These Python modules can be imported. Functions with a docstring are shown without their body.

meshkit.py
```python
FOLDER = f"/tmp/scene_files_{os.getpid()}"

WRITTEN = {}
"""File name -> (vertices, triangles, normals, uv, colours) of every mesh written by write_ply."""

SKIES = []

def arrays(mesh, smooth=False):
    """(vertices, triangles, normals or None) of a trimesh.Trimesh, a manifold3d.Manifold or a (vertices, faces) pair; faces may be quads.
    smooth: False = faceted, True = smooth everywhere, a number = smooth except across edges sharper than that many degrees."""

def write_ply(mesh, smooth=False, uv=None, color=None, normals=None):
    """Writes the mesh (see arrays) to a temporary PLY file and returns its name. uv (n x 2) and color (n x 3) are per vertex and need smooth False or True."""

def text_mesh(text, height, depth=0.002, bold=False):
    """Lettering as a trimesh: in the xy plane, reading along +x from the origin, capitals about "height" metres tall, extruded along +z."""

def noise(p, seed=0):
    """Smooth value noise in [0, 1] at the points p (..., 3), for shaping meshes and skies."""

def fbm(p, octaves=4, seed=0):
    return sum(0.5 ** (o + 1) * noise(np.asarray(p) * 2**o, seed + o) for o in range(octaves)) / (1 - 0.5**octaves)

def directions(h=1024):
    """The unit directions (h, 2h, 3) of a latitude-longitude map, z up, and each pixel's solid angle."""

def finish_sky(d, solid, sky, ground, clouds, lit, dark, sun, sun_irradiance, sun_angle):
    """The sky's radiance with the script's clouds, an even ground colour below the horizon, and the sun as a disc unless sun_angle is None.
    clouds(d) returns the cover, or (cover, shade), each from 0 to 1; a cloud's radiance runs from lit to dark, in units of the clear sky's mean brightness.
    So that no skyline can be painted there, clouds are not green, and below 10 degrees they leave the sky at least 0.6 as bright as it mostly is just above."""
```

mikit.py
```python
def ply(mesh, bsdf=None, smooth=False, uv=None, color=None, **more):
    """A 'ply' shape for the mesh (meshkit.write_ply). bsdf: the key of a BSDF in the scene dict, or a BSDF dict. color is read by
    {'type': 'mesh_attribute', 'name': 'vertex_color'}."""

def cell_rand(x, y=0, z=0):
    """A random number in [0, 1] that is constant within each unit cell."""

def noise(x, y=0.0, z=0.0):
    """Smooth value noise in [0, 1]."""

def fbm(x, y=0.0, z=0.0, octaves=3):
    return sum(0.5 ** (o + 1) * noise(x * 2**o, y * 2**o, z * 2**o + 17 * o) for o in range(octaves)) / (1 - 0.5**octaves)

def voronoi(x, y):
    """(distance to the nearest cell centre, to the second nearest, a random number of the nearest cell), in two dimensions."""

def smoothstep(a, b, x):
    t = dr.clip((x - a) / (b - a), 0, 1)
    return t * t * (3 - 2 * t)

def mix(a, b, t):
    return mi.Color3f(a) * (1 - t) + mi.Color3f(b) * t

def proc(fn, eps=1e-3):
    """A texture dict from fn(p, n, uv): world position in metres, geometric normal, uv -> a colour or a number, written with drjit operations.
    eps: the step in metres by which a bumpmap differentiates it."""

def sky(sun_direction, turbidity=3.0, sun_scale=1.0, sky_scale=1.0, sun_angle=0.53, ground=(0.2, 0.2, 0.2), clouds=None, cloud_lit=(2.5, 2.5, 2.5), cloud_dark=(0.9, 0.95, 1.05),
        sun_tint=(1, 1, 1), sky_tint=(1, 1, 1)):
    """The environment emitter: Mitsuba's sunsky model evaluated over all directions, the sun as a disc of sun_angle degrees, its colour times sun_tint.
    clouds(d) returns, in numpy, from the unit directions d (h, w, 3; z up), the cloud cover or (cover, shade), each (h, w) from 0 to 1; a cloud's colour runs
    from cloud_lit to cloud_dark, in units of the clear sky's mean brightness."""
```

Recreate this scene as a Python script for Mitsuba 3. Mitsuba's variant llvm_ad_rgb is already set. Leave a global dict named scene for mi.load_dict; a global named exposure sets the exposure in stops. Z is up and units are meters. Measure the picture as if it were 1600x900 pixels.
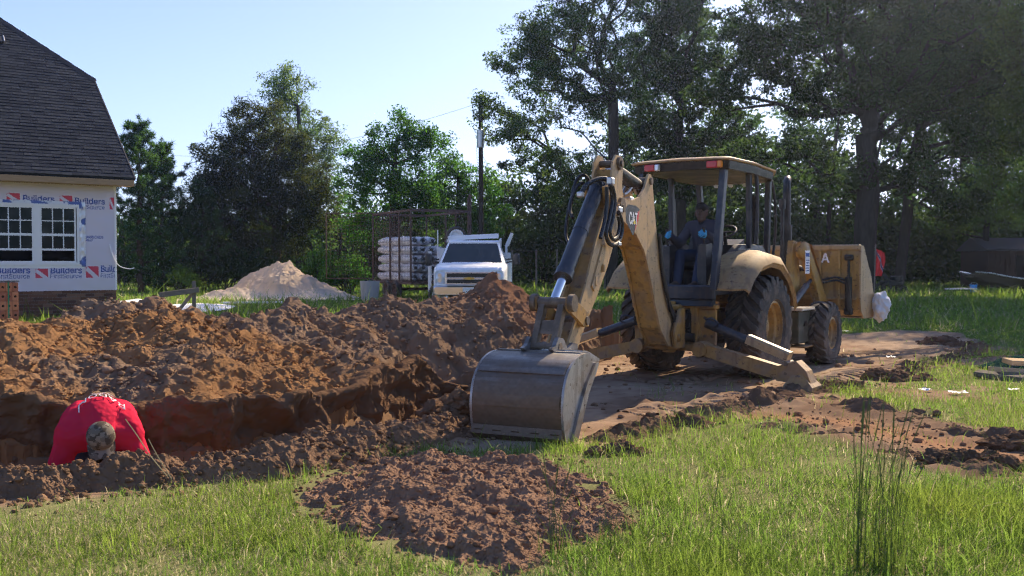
import math, numpy as np, trimesh, mitsuba as mi, drjit as dr, mikit, meshkit, shapely
from manifold3d import Manifold
from mikit import noise as tnoise, fbm as tfbm, smoothstep as tstep, mix as tmix
from shapely.geometry import Polygon, LineString

scene, labels = {}, {}
T = mi.ScalarTransform4f
rng = np.random.default_rng(7)

# ---------------------------------------------------------------- camera, sky, exposure
FPX, EYE = 1500.0, 1.6
PITCH = math.atan(40 / FPX)
scene['camera'] = {'type': 'thinlens', 'fov': math.degrees(2 * math.atan(800 / FPX)), 'fov_axis': 'x', 'near_clip': 0.1, 'far_clip': 3000.0,
                   'aperture_radius': 0.006, 'focus_distance': 10.5,
                   'to_world': T().look_at(origin=[0, 0, EYE], target=[0, math.cos(PITCH), EYE - math.sin(PITCH)], up=[0, 0, 1])}
SUN_AZ, SUN_EL = math.radians(34), math.radians(37)
SUN = (math.sin(SUN_AZ) * math.cos(SUN_EL), math.cos(SUN_AZ) * math.cos(SUN_EL), math.sin(SUN_EL))
scene['sky'] = mikit.sky(SUN, turbidity=3.0, sky_tint=(1.03, 0.96, 1.16), ground=(0.16, 0.14, 0.09))
exposure = 2.65

# ---------------------------------------------------------------- helpers
CAM = np.array([0, 0, EYE])
FWD, UPV = np.array([0, math.cos(PITCH), -math.sin(PITCH)]), np.array([0, math.sin(PITCH), math.cos(PITCH)])
def ray(px, py): return FWD + np.array([1.0, 0, 0]) * ((px - 800) / FPX) - UPV * ((py - 450) / FPX)
def G(px, py, z=0.0):                       # the place on the level z that the photo shows there
    r = ray(px, py); return CAM + r * ((z - EYE) / r[2])
def D(px, py, y):                           # the place at depth y
    r = ray(px, py); return CAM + r * (y / r[1])

def numbered(key):
    if key not in scene and key not in labels: return key
    k = 1
    while f'{key}_{k:03d}' in scene or f'{key}_{k:03d}' in labels: k += 1
    return f'{key}_{k:03d}'
def thing(name, label, cat, group=None):
    key = numbered(name); labels[key] = {'label': label, 'category': cat}
    if group: labels[key]['group'] = group
    return key
def put(key, mesh, mat, smooth=False, color=None, **more):
    scene[key] = mikit.ply(mesh, mat, smooth=smooth, color=color, **more); return key
def part(parent, name, mesh, mat, smooth=False, label=None, kind=None, color=None):
    if name in EACH:
        ms = trimesh.Trimesh(mesh.vertices, mesh.faces, process=True).split(only_watertight=False)
        if len(ms) > 1: return [part_one(parent, name, m, mat, smooth, label, kind, color) for m in ms][0]
    return part_one(parent, name, mesh, mat, smooth, label, kind, color)
EACH = {'pin', 'hose_fitting', 'hose_bracket', 'wheel_nut', 'work_lamp', 'hydraulic_hose', 'bolt_head', 'oil_line', 'stepped_hoses', 'hood_vent', 'cylinder_mount'}
def part_one(parent, name, mesh, mat, smooth=False, label=None, kind=None, color=None):
    key = numbered(parent + '__' + name)
    put(key, mesh, mat, smooth, color)
    if label or kind:
        labels[key] = {}
        if label: labels[key]['label'] = label
        if kind: labels[key]['kind'] = kind
    return key
def solo(name, label, cat, mesh, mat, smooth=False, group=None, color=None):
    key = thing(name, label, cat, group); put(key, mesh, mat, smooth, color); return key

cat = trimesh.util.concatenate
def tm(m):
    if isinstance(m, trimesh.Trimesh): return m
    if hasattr(m, 'to_mesh'):
        q = m.to_mesh(); return trimesh.Trimesh(np.array(q.vert_properties[:, :3]), np.array(q.tri_verts), process=False)
    v, f = np.asarray(m[0], float), np.asarray(m[1], int)
    if f.shape[1] == 4: f = np.vstack([f[:, [0, 1, 2]], f[:, [0, 2, 3]]])
    return trimesh.Trimesh(v, f, process=False)
def hullp(pts): return tm(Manifold.hull_points(np.asarray(pts, float)))
def box(c, s, b=0.0):                       # centre, size, chamfer
    c, h = np.asarray(c, float), np.asarray(s, float) / 2
    b = min(b, h.min() * 0.9)
    S = np.array([[x, y, z] for x in (-1, 1) for y in (-1, 1) for z in (-1, 1)], float)
    if b <= 0: return trimesh.Trimesh(*(lambda m: (m.vertices + c, m.faces))(trimesh.creation.box(extents=h * 2)), process=False)
    return hullp(np.vstack([S * (h - b * (1 - np.eye(3)[k])) for k in range(3)]) + c)
def box2(lo, hi, b=0.0): lo, hi = np.asarray(lo, float), np.asarray(hi, float); return box((lo + hi) / 2, hi - lo, b)
def basis(d):
    d = np.asarray(d, float); d = d / np.linalg.norm(d)
    a = np.cross(d, [0, 0, 1.0] if abs(d[2]) < 0.9 else [1.0, 0, 0]); a /= np.linalg.norm(a)
    return d, a, np.cross(d, a)
def cyl(p0, p1, r0, r1=None, n=16):
    r1 = r0 if r1 is None else r1
    p0, p1 = np.asarray(p0, float), np.asarray(p1, float)
    d, a, b = basis(p1 - p0); t = np.arange(n) * 2 * np.pi / n
    ring = np.cos(t)[:, None] * a + np.sin(t)[:, None] * b
    v = np.vstack([p0 + ring * r0, p1 + ring * r1, [p0], [p1]])
    i = np.arange(n); j = (i + 1) % n
    f = np.vstack([np.stack([i, i + n, j + n], 1), np.stack([i, j + n, j], 1), np.stack([i, j, i * 0 + 2 * n], 1), np.stack([j + n, i + n, i * 0 + 2 * n + 1], 1)])
    m = trimesh.Trimesh(v, f, process=False)
    if m.volume < 0: m.invert()
    return m
def tube(pts, r, n=8, closed=False):
    p = np.asarray(pts, float); m = len(p)
    r = np.broadcast_to(r, (m,)).astype(float)
    t = np.gradient(p, axis=0)
    if closed: t = np.roll(p, -1, 0) - np.roll(p, 1, 0)
    t /= np.linalg.norm(t, axis=1, keepdims=True) + 1e-12
    a = np.cross(t[0], [0, 0, 1.0] if abs(t[0][2]) < 0.9 else [1.0, 0, 0]); a /= np.linalg.norm(a)
    A = []
    for k in range(m):
        a = a - t[k] * (a @ t[k]); a /= np.linalg.norm(a); A.append(a)
    A = np.array(A); Bv = np.cross(t, A); an = np.arange(n) * 2 * np.pi / n
    v = (p[:, None] + r[:, None, None] * (np.cos(an)[None, :, None] * A[:, None] + np.sin(an)[None, :, None] * Bv[:, None])).reshape(-1, 3)
    rows = m if closed else m - 1
    i, j = np.meshgrid(np.arange(rows), np.arange(n), indexing='ij'); i2 = (i + 1) % m
    q = np.stack([i * n + j, i * n + (j + 1) % n, i2 * n + (j + 1) % n, i2 * n + j], -1).reshape(-1, 4)
    f = np.vstack([q[:, [0, 1, 2]], q[:, [0, 2, 3]]])
    if not closed:
        c0, c1 = len(v), len(v) + 1
        v = np.vstack([v, p[:1], p[-1:]]); k = np.arange(n)
        f = np.vstack([f, np.stack([(k + 1) % n, k, k * 0 + c0], 1), np.stack([k + (m - 1) * n, (k + 1) % n + (m - 1) * n, k * 0 + c1], 1)])
    me = trimesh.Trimesh(v, f, process=False)
    if me.volume < 0: me.invert()
    return me
def curve(pts, n=20):                       # Catmull-Rom through the points
    p = np.asarray(pts, float); p = np.vstack([2 * p[0] - p[1], p, 2 * p[-1] - p[-2]])
    out = []
    for k in range(1, len(p) - 2):
        t = np.linspace(0, 1, n, endpoint=False)[:, None]; a, b, c, d = p[k - 1:k + 3]
        out.append(0.5 * (2 * b + (c - a) * t + (2 * a - 5 * b + 4 * c - d) * t**2 + (3 * b - a - 3 * c + d) * t**3))
    return np.vstack(out + [p[-2:-1]])
def prism(profile, v0, v1, holes=()):       # profile in (u, z), extruded over v0..v1
    m = trimesh.creation.extrude_polygon(Polygon(profile, holes).buffer(0), abs(v1 - v0), engine='earcut')
    v = m.vertices; w = np.stack([v[:, 0], min(v0, v1) + v[:, 2], v[:, 1]], 1)
    m = trimesh.Trimesh(w, m.faces[:, ::-1], process=False); return m
def lathe(profile, axis='y', n=32):         # profile of (radius, along)
    pr = np.asarray(profile, float); t = np.arange(n) * 2 * np.pi / n; k = len(pr)
    v = np.stack([np.outer(pr[:, 0], np.cos(t)), np.repeat(pr[:, 1:2], n, 1), np.outer(pr[:, 0], np.sin(t))], -1).reshape(-1, 3)
    if axis == 'z': v = v[:, [0, 2, 1]] * [1, -1, 1]
    i, j = np.meshgrid(np.arange(k - 1), np.arange(n), indexing='ij')
    q = np.stack([i * n + j, i * n + (j + 1) % n, (i + 1) * n + (j + 1) % n, (i + 1) * n + j], -1).reshape(-1, 4)
    return trimesh.Trimesh(v, np.vstack([q[:, [0, 1, 2]], q[:, [0, 2, 3]]]), process=False)
def frame(m, o, x, y, z):                   # local axes to the world
    m = tm(m); R = np.array([x, y, z], float)
    out = trimesh.Trimesh(m.vertices @ R + np.asarray(o, float), m.faces, process=False)
    if np.linalg.det(R) < 0: out.invert()
    return out
def fb(p, octaves=4, seed=0): return meshkit.fbm(np.asarray(p, float), octaves, seed)
def fb2(x, y, s, octaves=4, seed=0): return meshkit.fbm(np.stack([x * s, y * s, x * 0 + 0.37], -1), octaves, seed)
def sst(a, b, x):
    t = np.clip((x - a) / (b - a), 0, 1); return t * t * (3 - 2 * t)
def grid_faces(ny, nx):
    i, j = np.meshgrid(np.arange(ny - 1), np.arange(nx - 1), indexing='ij'); a = i * nx + j
    return np.vstack([np.stack([a, a + 1, a + nx + 1], -1).reshape(-1, 3), np.stack([a, a + nx + 1, a + nx], -1).reshape(-1, 3)])
def text_on(text, h, o, x, y, z, depth=0.003, bold=False, width=None):
    m = meshkit.text_mesh(text, h, depth, bold)
    if width: m.vertices[:, 0] *= width / m.extents[0]
    return frame(m, o, x, y, z)

# ---------------------------------------------------------------- materials
def mat(name, color, rough=0.6, metallic=0.0, kind='principled', **more):
    tex = color if isinstance(color, dict) else {'type': 'rgb', 'value': list(color)}
    b = {'type': kind, 'base_color': tex, 'roughness': rough, **more}
    if kind == 'principled' and metallic: b['metallic'] = metallic
    scene[name] = {'type': 'twosided', 'bsdf': b} if kind == 'principled' else b
    return name
def diffuse(name, tex):
    scene[name] = {'type': 'twosided', 'bsdf': {'type': 'diffuse', 'reflectance': tex if isinstance(tex, dict) else {'type': 'rgb', 'value': list(tex)}}}; return name
VC = {'type': 'mesh_attribute', 'name': 'vertex_color'}
def dusty(c, dust, amount=0.5, s=5.0):
    def fn(p, n, uv):
        k = tstep(0.42, 0.72, tfbm(p.x * s, p.y * s, p.z * s, 4)) * amount
        g = tfbm(p.x * 40, p.y * 40, p.z * 25, 2) * 0.3 + 0.85
        up = tstep(0.3, 1.0, n.z) * amount * 0.6
        low = tstep(1.0, 0.1, p.z) * amount * 0.5
        chip = tstep(0.69, 0.73, tfbm(p.x * 23 + 3, p.y * 23, p.z * 23, 3)) * 0.5; streak = tstep(0.58, 0.75, tfbm(p.x * 16, p.y * 16, p.z * 1.6, 2)) * 0.35
        return tmix(tmix(c, dust, dr.clip(k + up + low, 0, 1)), (0.075, 0.05, 0.035), dr.clip(chip + streak, 0, 1)) * g
    return mikit.proc(fn)
DUST = (0.36, 0.25, 0.16)
mat('m_yellow', dusty((0.42, 0.25, 0.065), (0.30, 0.21, 0.125), 0.75), 0.5)
mat('m_yellow_dirty', dusty((0.38, 0.21, 0.05), (0.28, 0.18, 0.10), 0.9, 7.0), 0.65)
mat('m_tan_paint', dusty((0.44, 0.29, 0.13), (0.33, 0.24, 0.16), 0.5), 0.5)
mat('m_fender', dusty((0.36, 0.23, 0.095), (0.25, 0.175, 0.115), 0.5), 0.7)
mat('m_navy', dusty((0.022, 0.028, 0.042), (0.10, 0.08, 0.06), 0.25), 0.4)
mat('m_black', dusty((0.016, 0.016, 0.018), (0.10, 0.08, 0.06), 0.3), 0.45)
mat('m_rubber', dusty((0.045, 0.044, 0.043), (0.16, 0.12, 0.09), 0.55, 8.0), 0.85)
mat('m_hose', (0.02, 0.02, 0.022), 0.5)
mat('m_chrome', (0.75, 0.76, 0.78), 0.18, 1.0)
def bucket_skin(p, n, uv):
    k = tfbm(p.x * 3, p.y * 3, p.z * 5, 4); mud = tstep(0.90, 0.35, p.z + (k - 0.5) * 0.6); st = tstep(0.45, 0.7, tfbm(p.x * 2, p.y * 2, p.z * 22, 3))
    c = tmix((0.13, 0.12, 0.11), (0.24, 0.23, 0.22), st)
    return tmix(c, (0.15, 0.098, 0.062), dr.clip(mud * 0.95 + tstep(.55, .75, k) * .5, 0, 1)) * (0.8 + 0.4 * tfbm(p.x * 30, p.y * 30, p.z * 30, 2))
mat('m_steel', mikit.proc(bucket_skin), 0.5, 0.3)
mat('m_worn_edge', dusty((0.42, 0.42, 0.42), (0.24, 0.17, 0.11), 0.5, 6.0), 0.38, 0.5)
mat('m_grease', dusty((0.12, 0.09, 0.06), (0.22, 0.16, 0.11), 0.6, 14.0), 0.6)
mat('m_white', (0.78, 0.78, 0.78), 0.6)
mat('m_white_gloss', (0.80, 0.81, 0.82), 0.25, clearcoat=0.6)
mat('m_red_lens', (0.55, 0.03, 0.03), 0.2, clearcoat=0.5)
mat('m_amber_lens', (0.75, 0.25, 0.03), 0.2, clearcoat=0.5)
mat('m_clear_lens', (0.75, 0.77, 0.8), 0.15, 0.3)
mat('m_decal_white', (0.8, 0.8, 0.8), 0.5)
mat('m_decal_blue', (0.03, 0.08, 0.30), 0.5)
mat('m_decal_red', (0.55, 0.06, 0.07), 0.5)
mat('m_decal_black', (0.02, 0.02, 0.02), 0.4)
mat('m_decal_yellow', (0.75, 0.6, 0.05), 0.5)
mat('m_green_box', dusty((0.045, 0.05, 0.035), (0.2, 0.16, 0.11), 0.4), 0.6)
mat('m_aluminium', (0.6, 0.6, 0.6), 0.35, 0.8)
mat('m_dark_metal', (0.05, 0.045, 0.045), 0.55, 0.3)
mat('m_rust', dusty((0.085, 0.05, 0.04), (0.13, 0.07, 0.045), 0.6), 0.75)
scene['m_glass_dark'] = {'type': 'twosided', 'bsdf': {'type': 'principled', 'base_color': {'type': 'rgb', 'value': [0.012, 0.02, 0.02]}, 'roughness': 0.05, 'specular': 0.6}}
scene['m_pane'] = {'type': 'thindielectric', 'int_ior': 1.5}
# ---------------------------------------------------------------- lie of the land
TRENCH = LineString([(-9.5, 6.5), (-7.0, 6.75), (-4.6, 7.1), (-3.2, 7.5), (-2.2, 7.95), (-1.5, 8.75), (-1.05, 9.9), (-0.55, 11.9)])
TOE = LineString(list(TRENCH.coords) + [(0.65, 12.8), (1.7, 14.0), (2.35, 16.8)])
HALF = 0.48
def poly(px, z=0.0): return Polygon([tuple(G(a, b, z)[:2]) for a, b in px]).buffer(0)
MOUND = poly([(452, 768), (520, 727), (600, 712), (700, 707), (850, 712), (905, 735), (965, 770), (1012, 802), (990, 830), (900, 855), (800, 884), (700, 880), (600, 858), (520, 825), (470, 795)]).buffer(0.10)
from shapely import affinity
MOUND = affinity.translate(MOUND, 0, -0.10)
YARD = Polygon([tuple(G(a, b)[:2]) for a, b in [(-700, 812), (-100, 806), (60, 788), (160, 776), (300, 754), (420, 732), (540, 714), (640, 705), (740, 704), (900, 695), (960, 700), (1035, 676), (1090, 655), (1150, 632), (1270, 605), (1350, 600), (1410, 585), (1440, 562), (1545, 546), (1500, 530), (1400, 527), (1310, 532)]] + [(3.5, 19.5), (-2.0, 16.0), (-9.0, 15.5), (-14.0, 12.0)]).buffer(0)
TRACK = poly([(1060, 660), (1180, 655), (1330, 703), (1440, 738), (1520, 750), (1800, 768), (1800, 700), (1600, 682), (1500, 664), (1390, 638), (1280, 610), (1150, 620)])
RUT = LineString([tuple(G(a, b)[:2]) for a, b in [(1130, 640), (1300, 652), (1450, 682), (1600, 715), (1800, 750)]])
TYRE_L = LineString([(2.0, 12.6), (3.8, 14.9), (5.6, 16.2), (8.8, 17.6)])
TYRE_R = LineString([(1.3, 9.9), (2.4, 10.9), (3.5, 12.0), (5.0, 13.9), (6.6, 15.0), (9.6, 16.5)])

def dist_to(geom, x, y):
    g = shapely.points(x.ravel(), y.ravel()); return shapely.distance(g, geom).reshape(x.shape)
def signed(geom, x, y):                     # < 0 inside
    g = shapely.points(x.ravel(), y.ravel()); b = shapely.distance(g, geom.boundary)
    return np.where(shapely.contains(geom, g), -b, b).reshape(x.shape)
def masked(fn, x, y, box_, far=9.0):
    out = np.full(x.shape, far); k = (x > box_[0]) & (x < box_[2]) & (y > box_[1]) & (y < box_[3])
    if k.any(): out[k] = fn(x[k], y[k])
    return out
def broad(x, y):                            # the wide shape of the land
    return 0.40 * sst(15.5, 27, y) + 0.05 * (fb2(x, y, 0.35, 2, 5) - 0.5) * sst(5, 9, y)
def trench_d(x, y): return masked(lambda a, b: dist_to(TRENCH, a, b), x, y, (-10.5, 5.0, 1.2, 13.6))
def side_of(x, y, TRENCH=TRENCH):           # + beyond the trench, - on the camera's side
    s = shapely.line_locate_point(TRENCH, shapely.points(x.ravel(), y.ravel()))
    q = shapely.get_coordinates(shapely.line_interpolate_point(TRENCH, s)); q2 = shapely.get_coordinates(shapely.line_interpolate_point(TRENCH, np.minimum(s + 0.05, TRENCH.length)))
    q1 = shapely.get_coordinates(shapely.line_interpolate_point(TRENCH, np.maximum(s - 0.05, 0)))
    t = q2 - q1; d = np.stack([x.ravel(), y.ravel()], 1) - q
    return (t[:, 0] * d[:, 1] - t[:, 1] * d[:, 0]).reshape(x.shape)
def dirtness(x, y):
    n = (fb2(x, y, 2.2, 4, 3) - 0.5) * 0.7 + (fb2(x, y, 9, 2, 8) - 0.5) * 0.25
    b = YARD.union(TRACK)
    d = masked(lambda a, c: signed(b, a, c), x, y, (-30, 4.5, 22, 21))
    k = 1 - sst(-0.12, 0.10, d + n * 0.45)
    bare = sst(0.60, 0.70, fb2(x, y, 0.9, 4, 21)) * sst(9, 11, y) * (1 - sst(15, 19, y)) * sst(1.5, 3, x)
    bare2 = sst(0.66, 0.74, fb2(x, y, 1.7, 3, 33)) * 0.8
    spot = np.exp(-(((x - 5.2) / 0.7)**2 + ((y - 11.4) / 0.35)**2)) * 1.2
    return np.clip(np.maximum.reduce([k, bare, bare2 * (y < 30), spot]), 0, 1)
def clods(x, y, s, seed):                   # billowy lumps, 0..1
    a = np.abs(fb2(x, y, s, 3, seed) - 0.5) * 2
    return 1 - np.clip(a * 2.2, 0, 1)
def ground_z(x, y, fine=True, dirt=None):
    x, y = np.asarray(x, float), np.asarray(y, float)
    z = broad(x, y)
    td = trench_d(x, y)
    wob = (fb2(x, y, 2.6, 3, 11) - 0.5) * 0.30 + (fb2(x, y, 11, 2, 12) - 0.5) * 0.10
    near = td < 3.2
    sd = np.zeros(x.shape); sd[near] = side_of(x[near], y[near])
    z = z - 0.66 * (1 - sst(HALF - 0.13, HALF + 0.02, td + wob * 0.5))
    z = z + np.where(td < 0.6, (fb2(x, y, 6, 3, 16) - 0.5) * 0.08, 0)
    k = dirtness(x, y) if dirt is None else dirt
    if fine:
        zone = (y < 22)
        z = z + np.where(zone, k * ((fb2(x, y, 3.1, 3, 41) - 0.5) * 0.06 + (fb2(x, y, 14, 3, 42) - 0.5) * 0.022), (fb2(x, y, 1.2, 3, 43) - 0.5) * 0.05)
        rd = masked(lambda a, b: dist_to(RUT, a, b), x, y, (1, 6, 16, 14))
        e = (fb2(x, y, 3.4, 4, 51) - 0.38)
        z = z + np.maximum(e, 0) * 0.26 * np.exp(-((rd - 0.95) / 0.26)**2) - 0.05 * np.exp(-(rd / 0.6)**4)
        z = z + np.maximum(fb2(x, y, 6, 3, 52) - 0.52, 0) * 0.25 * np.exp(-((rd - 0.3) / 0.7)**2) * k
        ed = masked(lambda a, b: dist_to(YARD.boundary, a, b), x, y, (1.2, 6.5, 11, 18.6))
        z = z + np.maximum(fb2(x, y, 2.8, 4, 53) - 0.47, 0) * 0.30 * np.exp(-(ed / 0.28)**2)
    return z
xs = np.concatenate([-np.geomspace(1500, 9.6, 60), np.arange(-9.5, 9.5, 0.06), np.geomspace(9.6, 1500, 60)])
ys = np.concatenate([[-30, -12, -4, 0, 2, 3, 3.8], np.arange(4.4, 15.5, 0.05), np.arange(15.5, 22, 0.075), np.arange(22, 50, 0.6), np.geomspace(50, 1800, 24)])
GX, GY = np.meshgrid(xs, ys)
gk = dirtness(GX, GY)
GZ = ground_z(GX, GY, True, gk)
GZ = np.where(np.hypot(GX, GY) > 70, 0.4, GZ)
td = trench_d(GX, GY)
def dirt_colour(x, y, z, rich):
    n1, n2, n3 = fb2(x, y, 1.3, 4, 61)[..., None], fb2(x, y, 7, 3, 62)[..., None], fb2(x, y, 0.5, 2, 63)[..., None]
    tan, red, dark = np.array([0.33, 0.248, 0.178]), np.array([0.255, 0.17, 0.115]), np.array([0.14, 0.095, 0.066])
    c = tan + (red - tan) * sst(0.35, 0.65, n1 * 0.6 + n3 * 0.4) + (dark - tan) * 0.5 * sst(0.45, 0.75, n2)
    return c + (np.array([0.20, 0.125, 0.075]) - c) * rich[..., None]
rich = np.clip(np.exp(-(td / 1.15)**4) + 0, 0, 1)
gcol = dirt_colour(GX, GY, GZ, rich)
rd_ = masked(lambda a, b: dist_to(RUT, a, b), GX, GY, (1, 6, 16, 14)); mot = np.exp(-((rd_ - .85) / .5)**2) * sst(.38, .58, fb2(GX, GY, 2.2, 4, 74))
gcol = gcol + (np.array([0.135, 0.088, 0.06]) - gcol) * mot[..., None] * .85
gcol = gcol + (np.array([0.185, 0.125, 0.085]) - gcol) * np.exp(-(rd_ / 1.15)**4)[..., None] * .55
gcol = gcol + (np.array([0.27, 0.15, 0.085]) - gcol) * np.exp(-(rd_ / .33)**2)[..., None] * .8
soil = np.array([0.175, 0.175, 0.078]) * (0.7 + 0.6 * fb2(GX, GY, 5, 3, 71))[..., None]
lawn = np.array([0.085, 0.125, 0.03]) * (0.75 + 0.5 * fb2(GX, GY, 0.6, 3, 72))[..., None]
soil = soil + (lawn - soil) * sst(9, 20, GY)[..., None]
gcol = soil + (gcol - soil) * gk[..., None]
gcol *= (0.85 + 0.3 * fb2(GX, GY, 30, 2, 73))[..., None]
diffuse('m_ground', VC)
scene['m_soil'] = {'type': 'twosided', 'bsdf': {'type': 'bumpmap', 'arbitrary': mikit.proc(lambda p, n, uv: tstep(.36, .68, tnoise(p.x * 36, p.y * 36, p.z * 36)) * .6 + tstep(.36, .64, tnoise(p.x * 83, p.y * 83, p.z * 83)) * .35, .004), 'scale': .019, 'bsdf': {'type': 'diffuse', 'reflectance': VC}}}
put('ground', (np.stack([GX, GY, GZ], -1).reshape(-1, 3), grid_faces(*GX.shape)), 'm_ground', True, np.clip(gcol, 0, 1).reshape(-1, 3))
labels['ground'] = {'kind': 'structure', 'label': 'building plot of trodden bare earth and grass with a trench dug through it'}

# ---------------------------------------------------------------- soil bank beyond the trench
RIDGE = [(-420, 505, 9.6), (-120, 500, 9.8), (0, 497, 10.2), (60, 505, 10.8), (100, 486, 11.8), (140, 466, 12.3), (175, 468, 12.4), (205, 470, 12.5), (240, 460, 12.7), (268, 482, 12.4), (290, 474, 12.6), (325, 492, 12.2), (350, 482, 12.3), (400, 487, 12.4),
         (440, 474, 12.7), (457, 461, 13.0), (480, 474, 13.0), (520, 489, 13.0), (550, 488, 13.2), (575, 466, 13.6), (610, 458, 13.8), (650, 464, 13.9), (700, 463, 14.3), (740, 450, 14.6), (768, 433, 14.8), (800, 442, 14.9), (835, 462, 15.0), (880, 474, 15.2), (930, 472, 15.6), (962, 474, 16.0), (980, 500, 16.2), (1000, 560, 16.2)]
R3 = np.array([D(a, b, y) for a, b, y in RIDGE])
RL = LineString(R3[:, :2]); RS = np.concatenate([[0], np.cumsum(np.hypot(*np.diff(R3[:, :2], axis=0).T))])
LUMPS = [(45, 545, 9.2, 0.75, 0.75), (110, 540, 9.6, 0.6, 0.6), (20, 585, 8.25, 0.7, 0.55), (215, 545, 10.3, 0.8, 0.7), (300, 515, 11.2, 0.8, 0.6), (265, 522, 10.8, 0.7, 0.6), (385, 545, 10.4, 1.0, 0.8), (330, 585, 9.2, 0.9, 0.5),
         (470, 520, 11.5, 0.9, 0.8), (455, 590, 9.6, 0.7, 0.6), (560, 545, 11.8, 0.8, 0.7), (640, 490, 12.9, 0.8, 0.6), (690, 535, 13.0, 0.7, 0.5), (735, 500, 13.4, 0.9, 0.8), (790, 500, 13.7, 0.7, 0.6), (210, 600, 8.9, 0.8, 0.5), (140, 565, 9.4, 0.5, 0.5)]
bx = np.arange(-10.5, 3.4, 0.025); by = np.arange(7.0, 18.2, 0.027)
BX, BY = np.meshgrid(bx, by)
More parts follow.
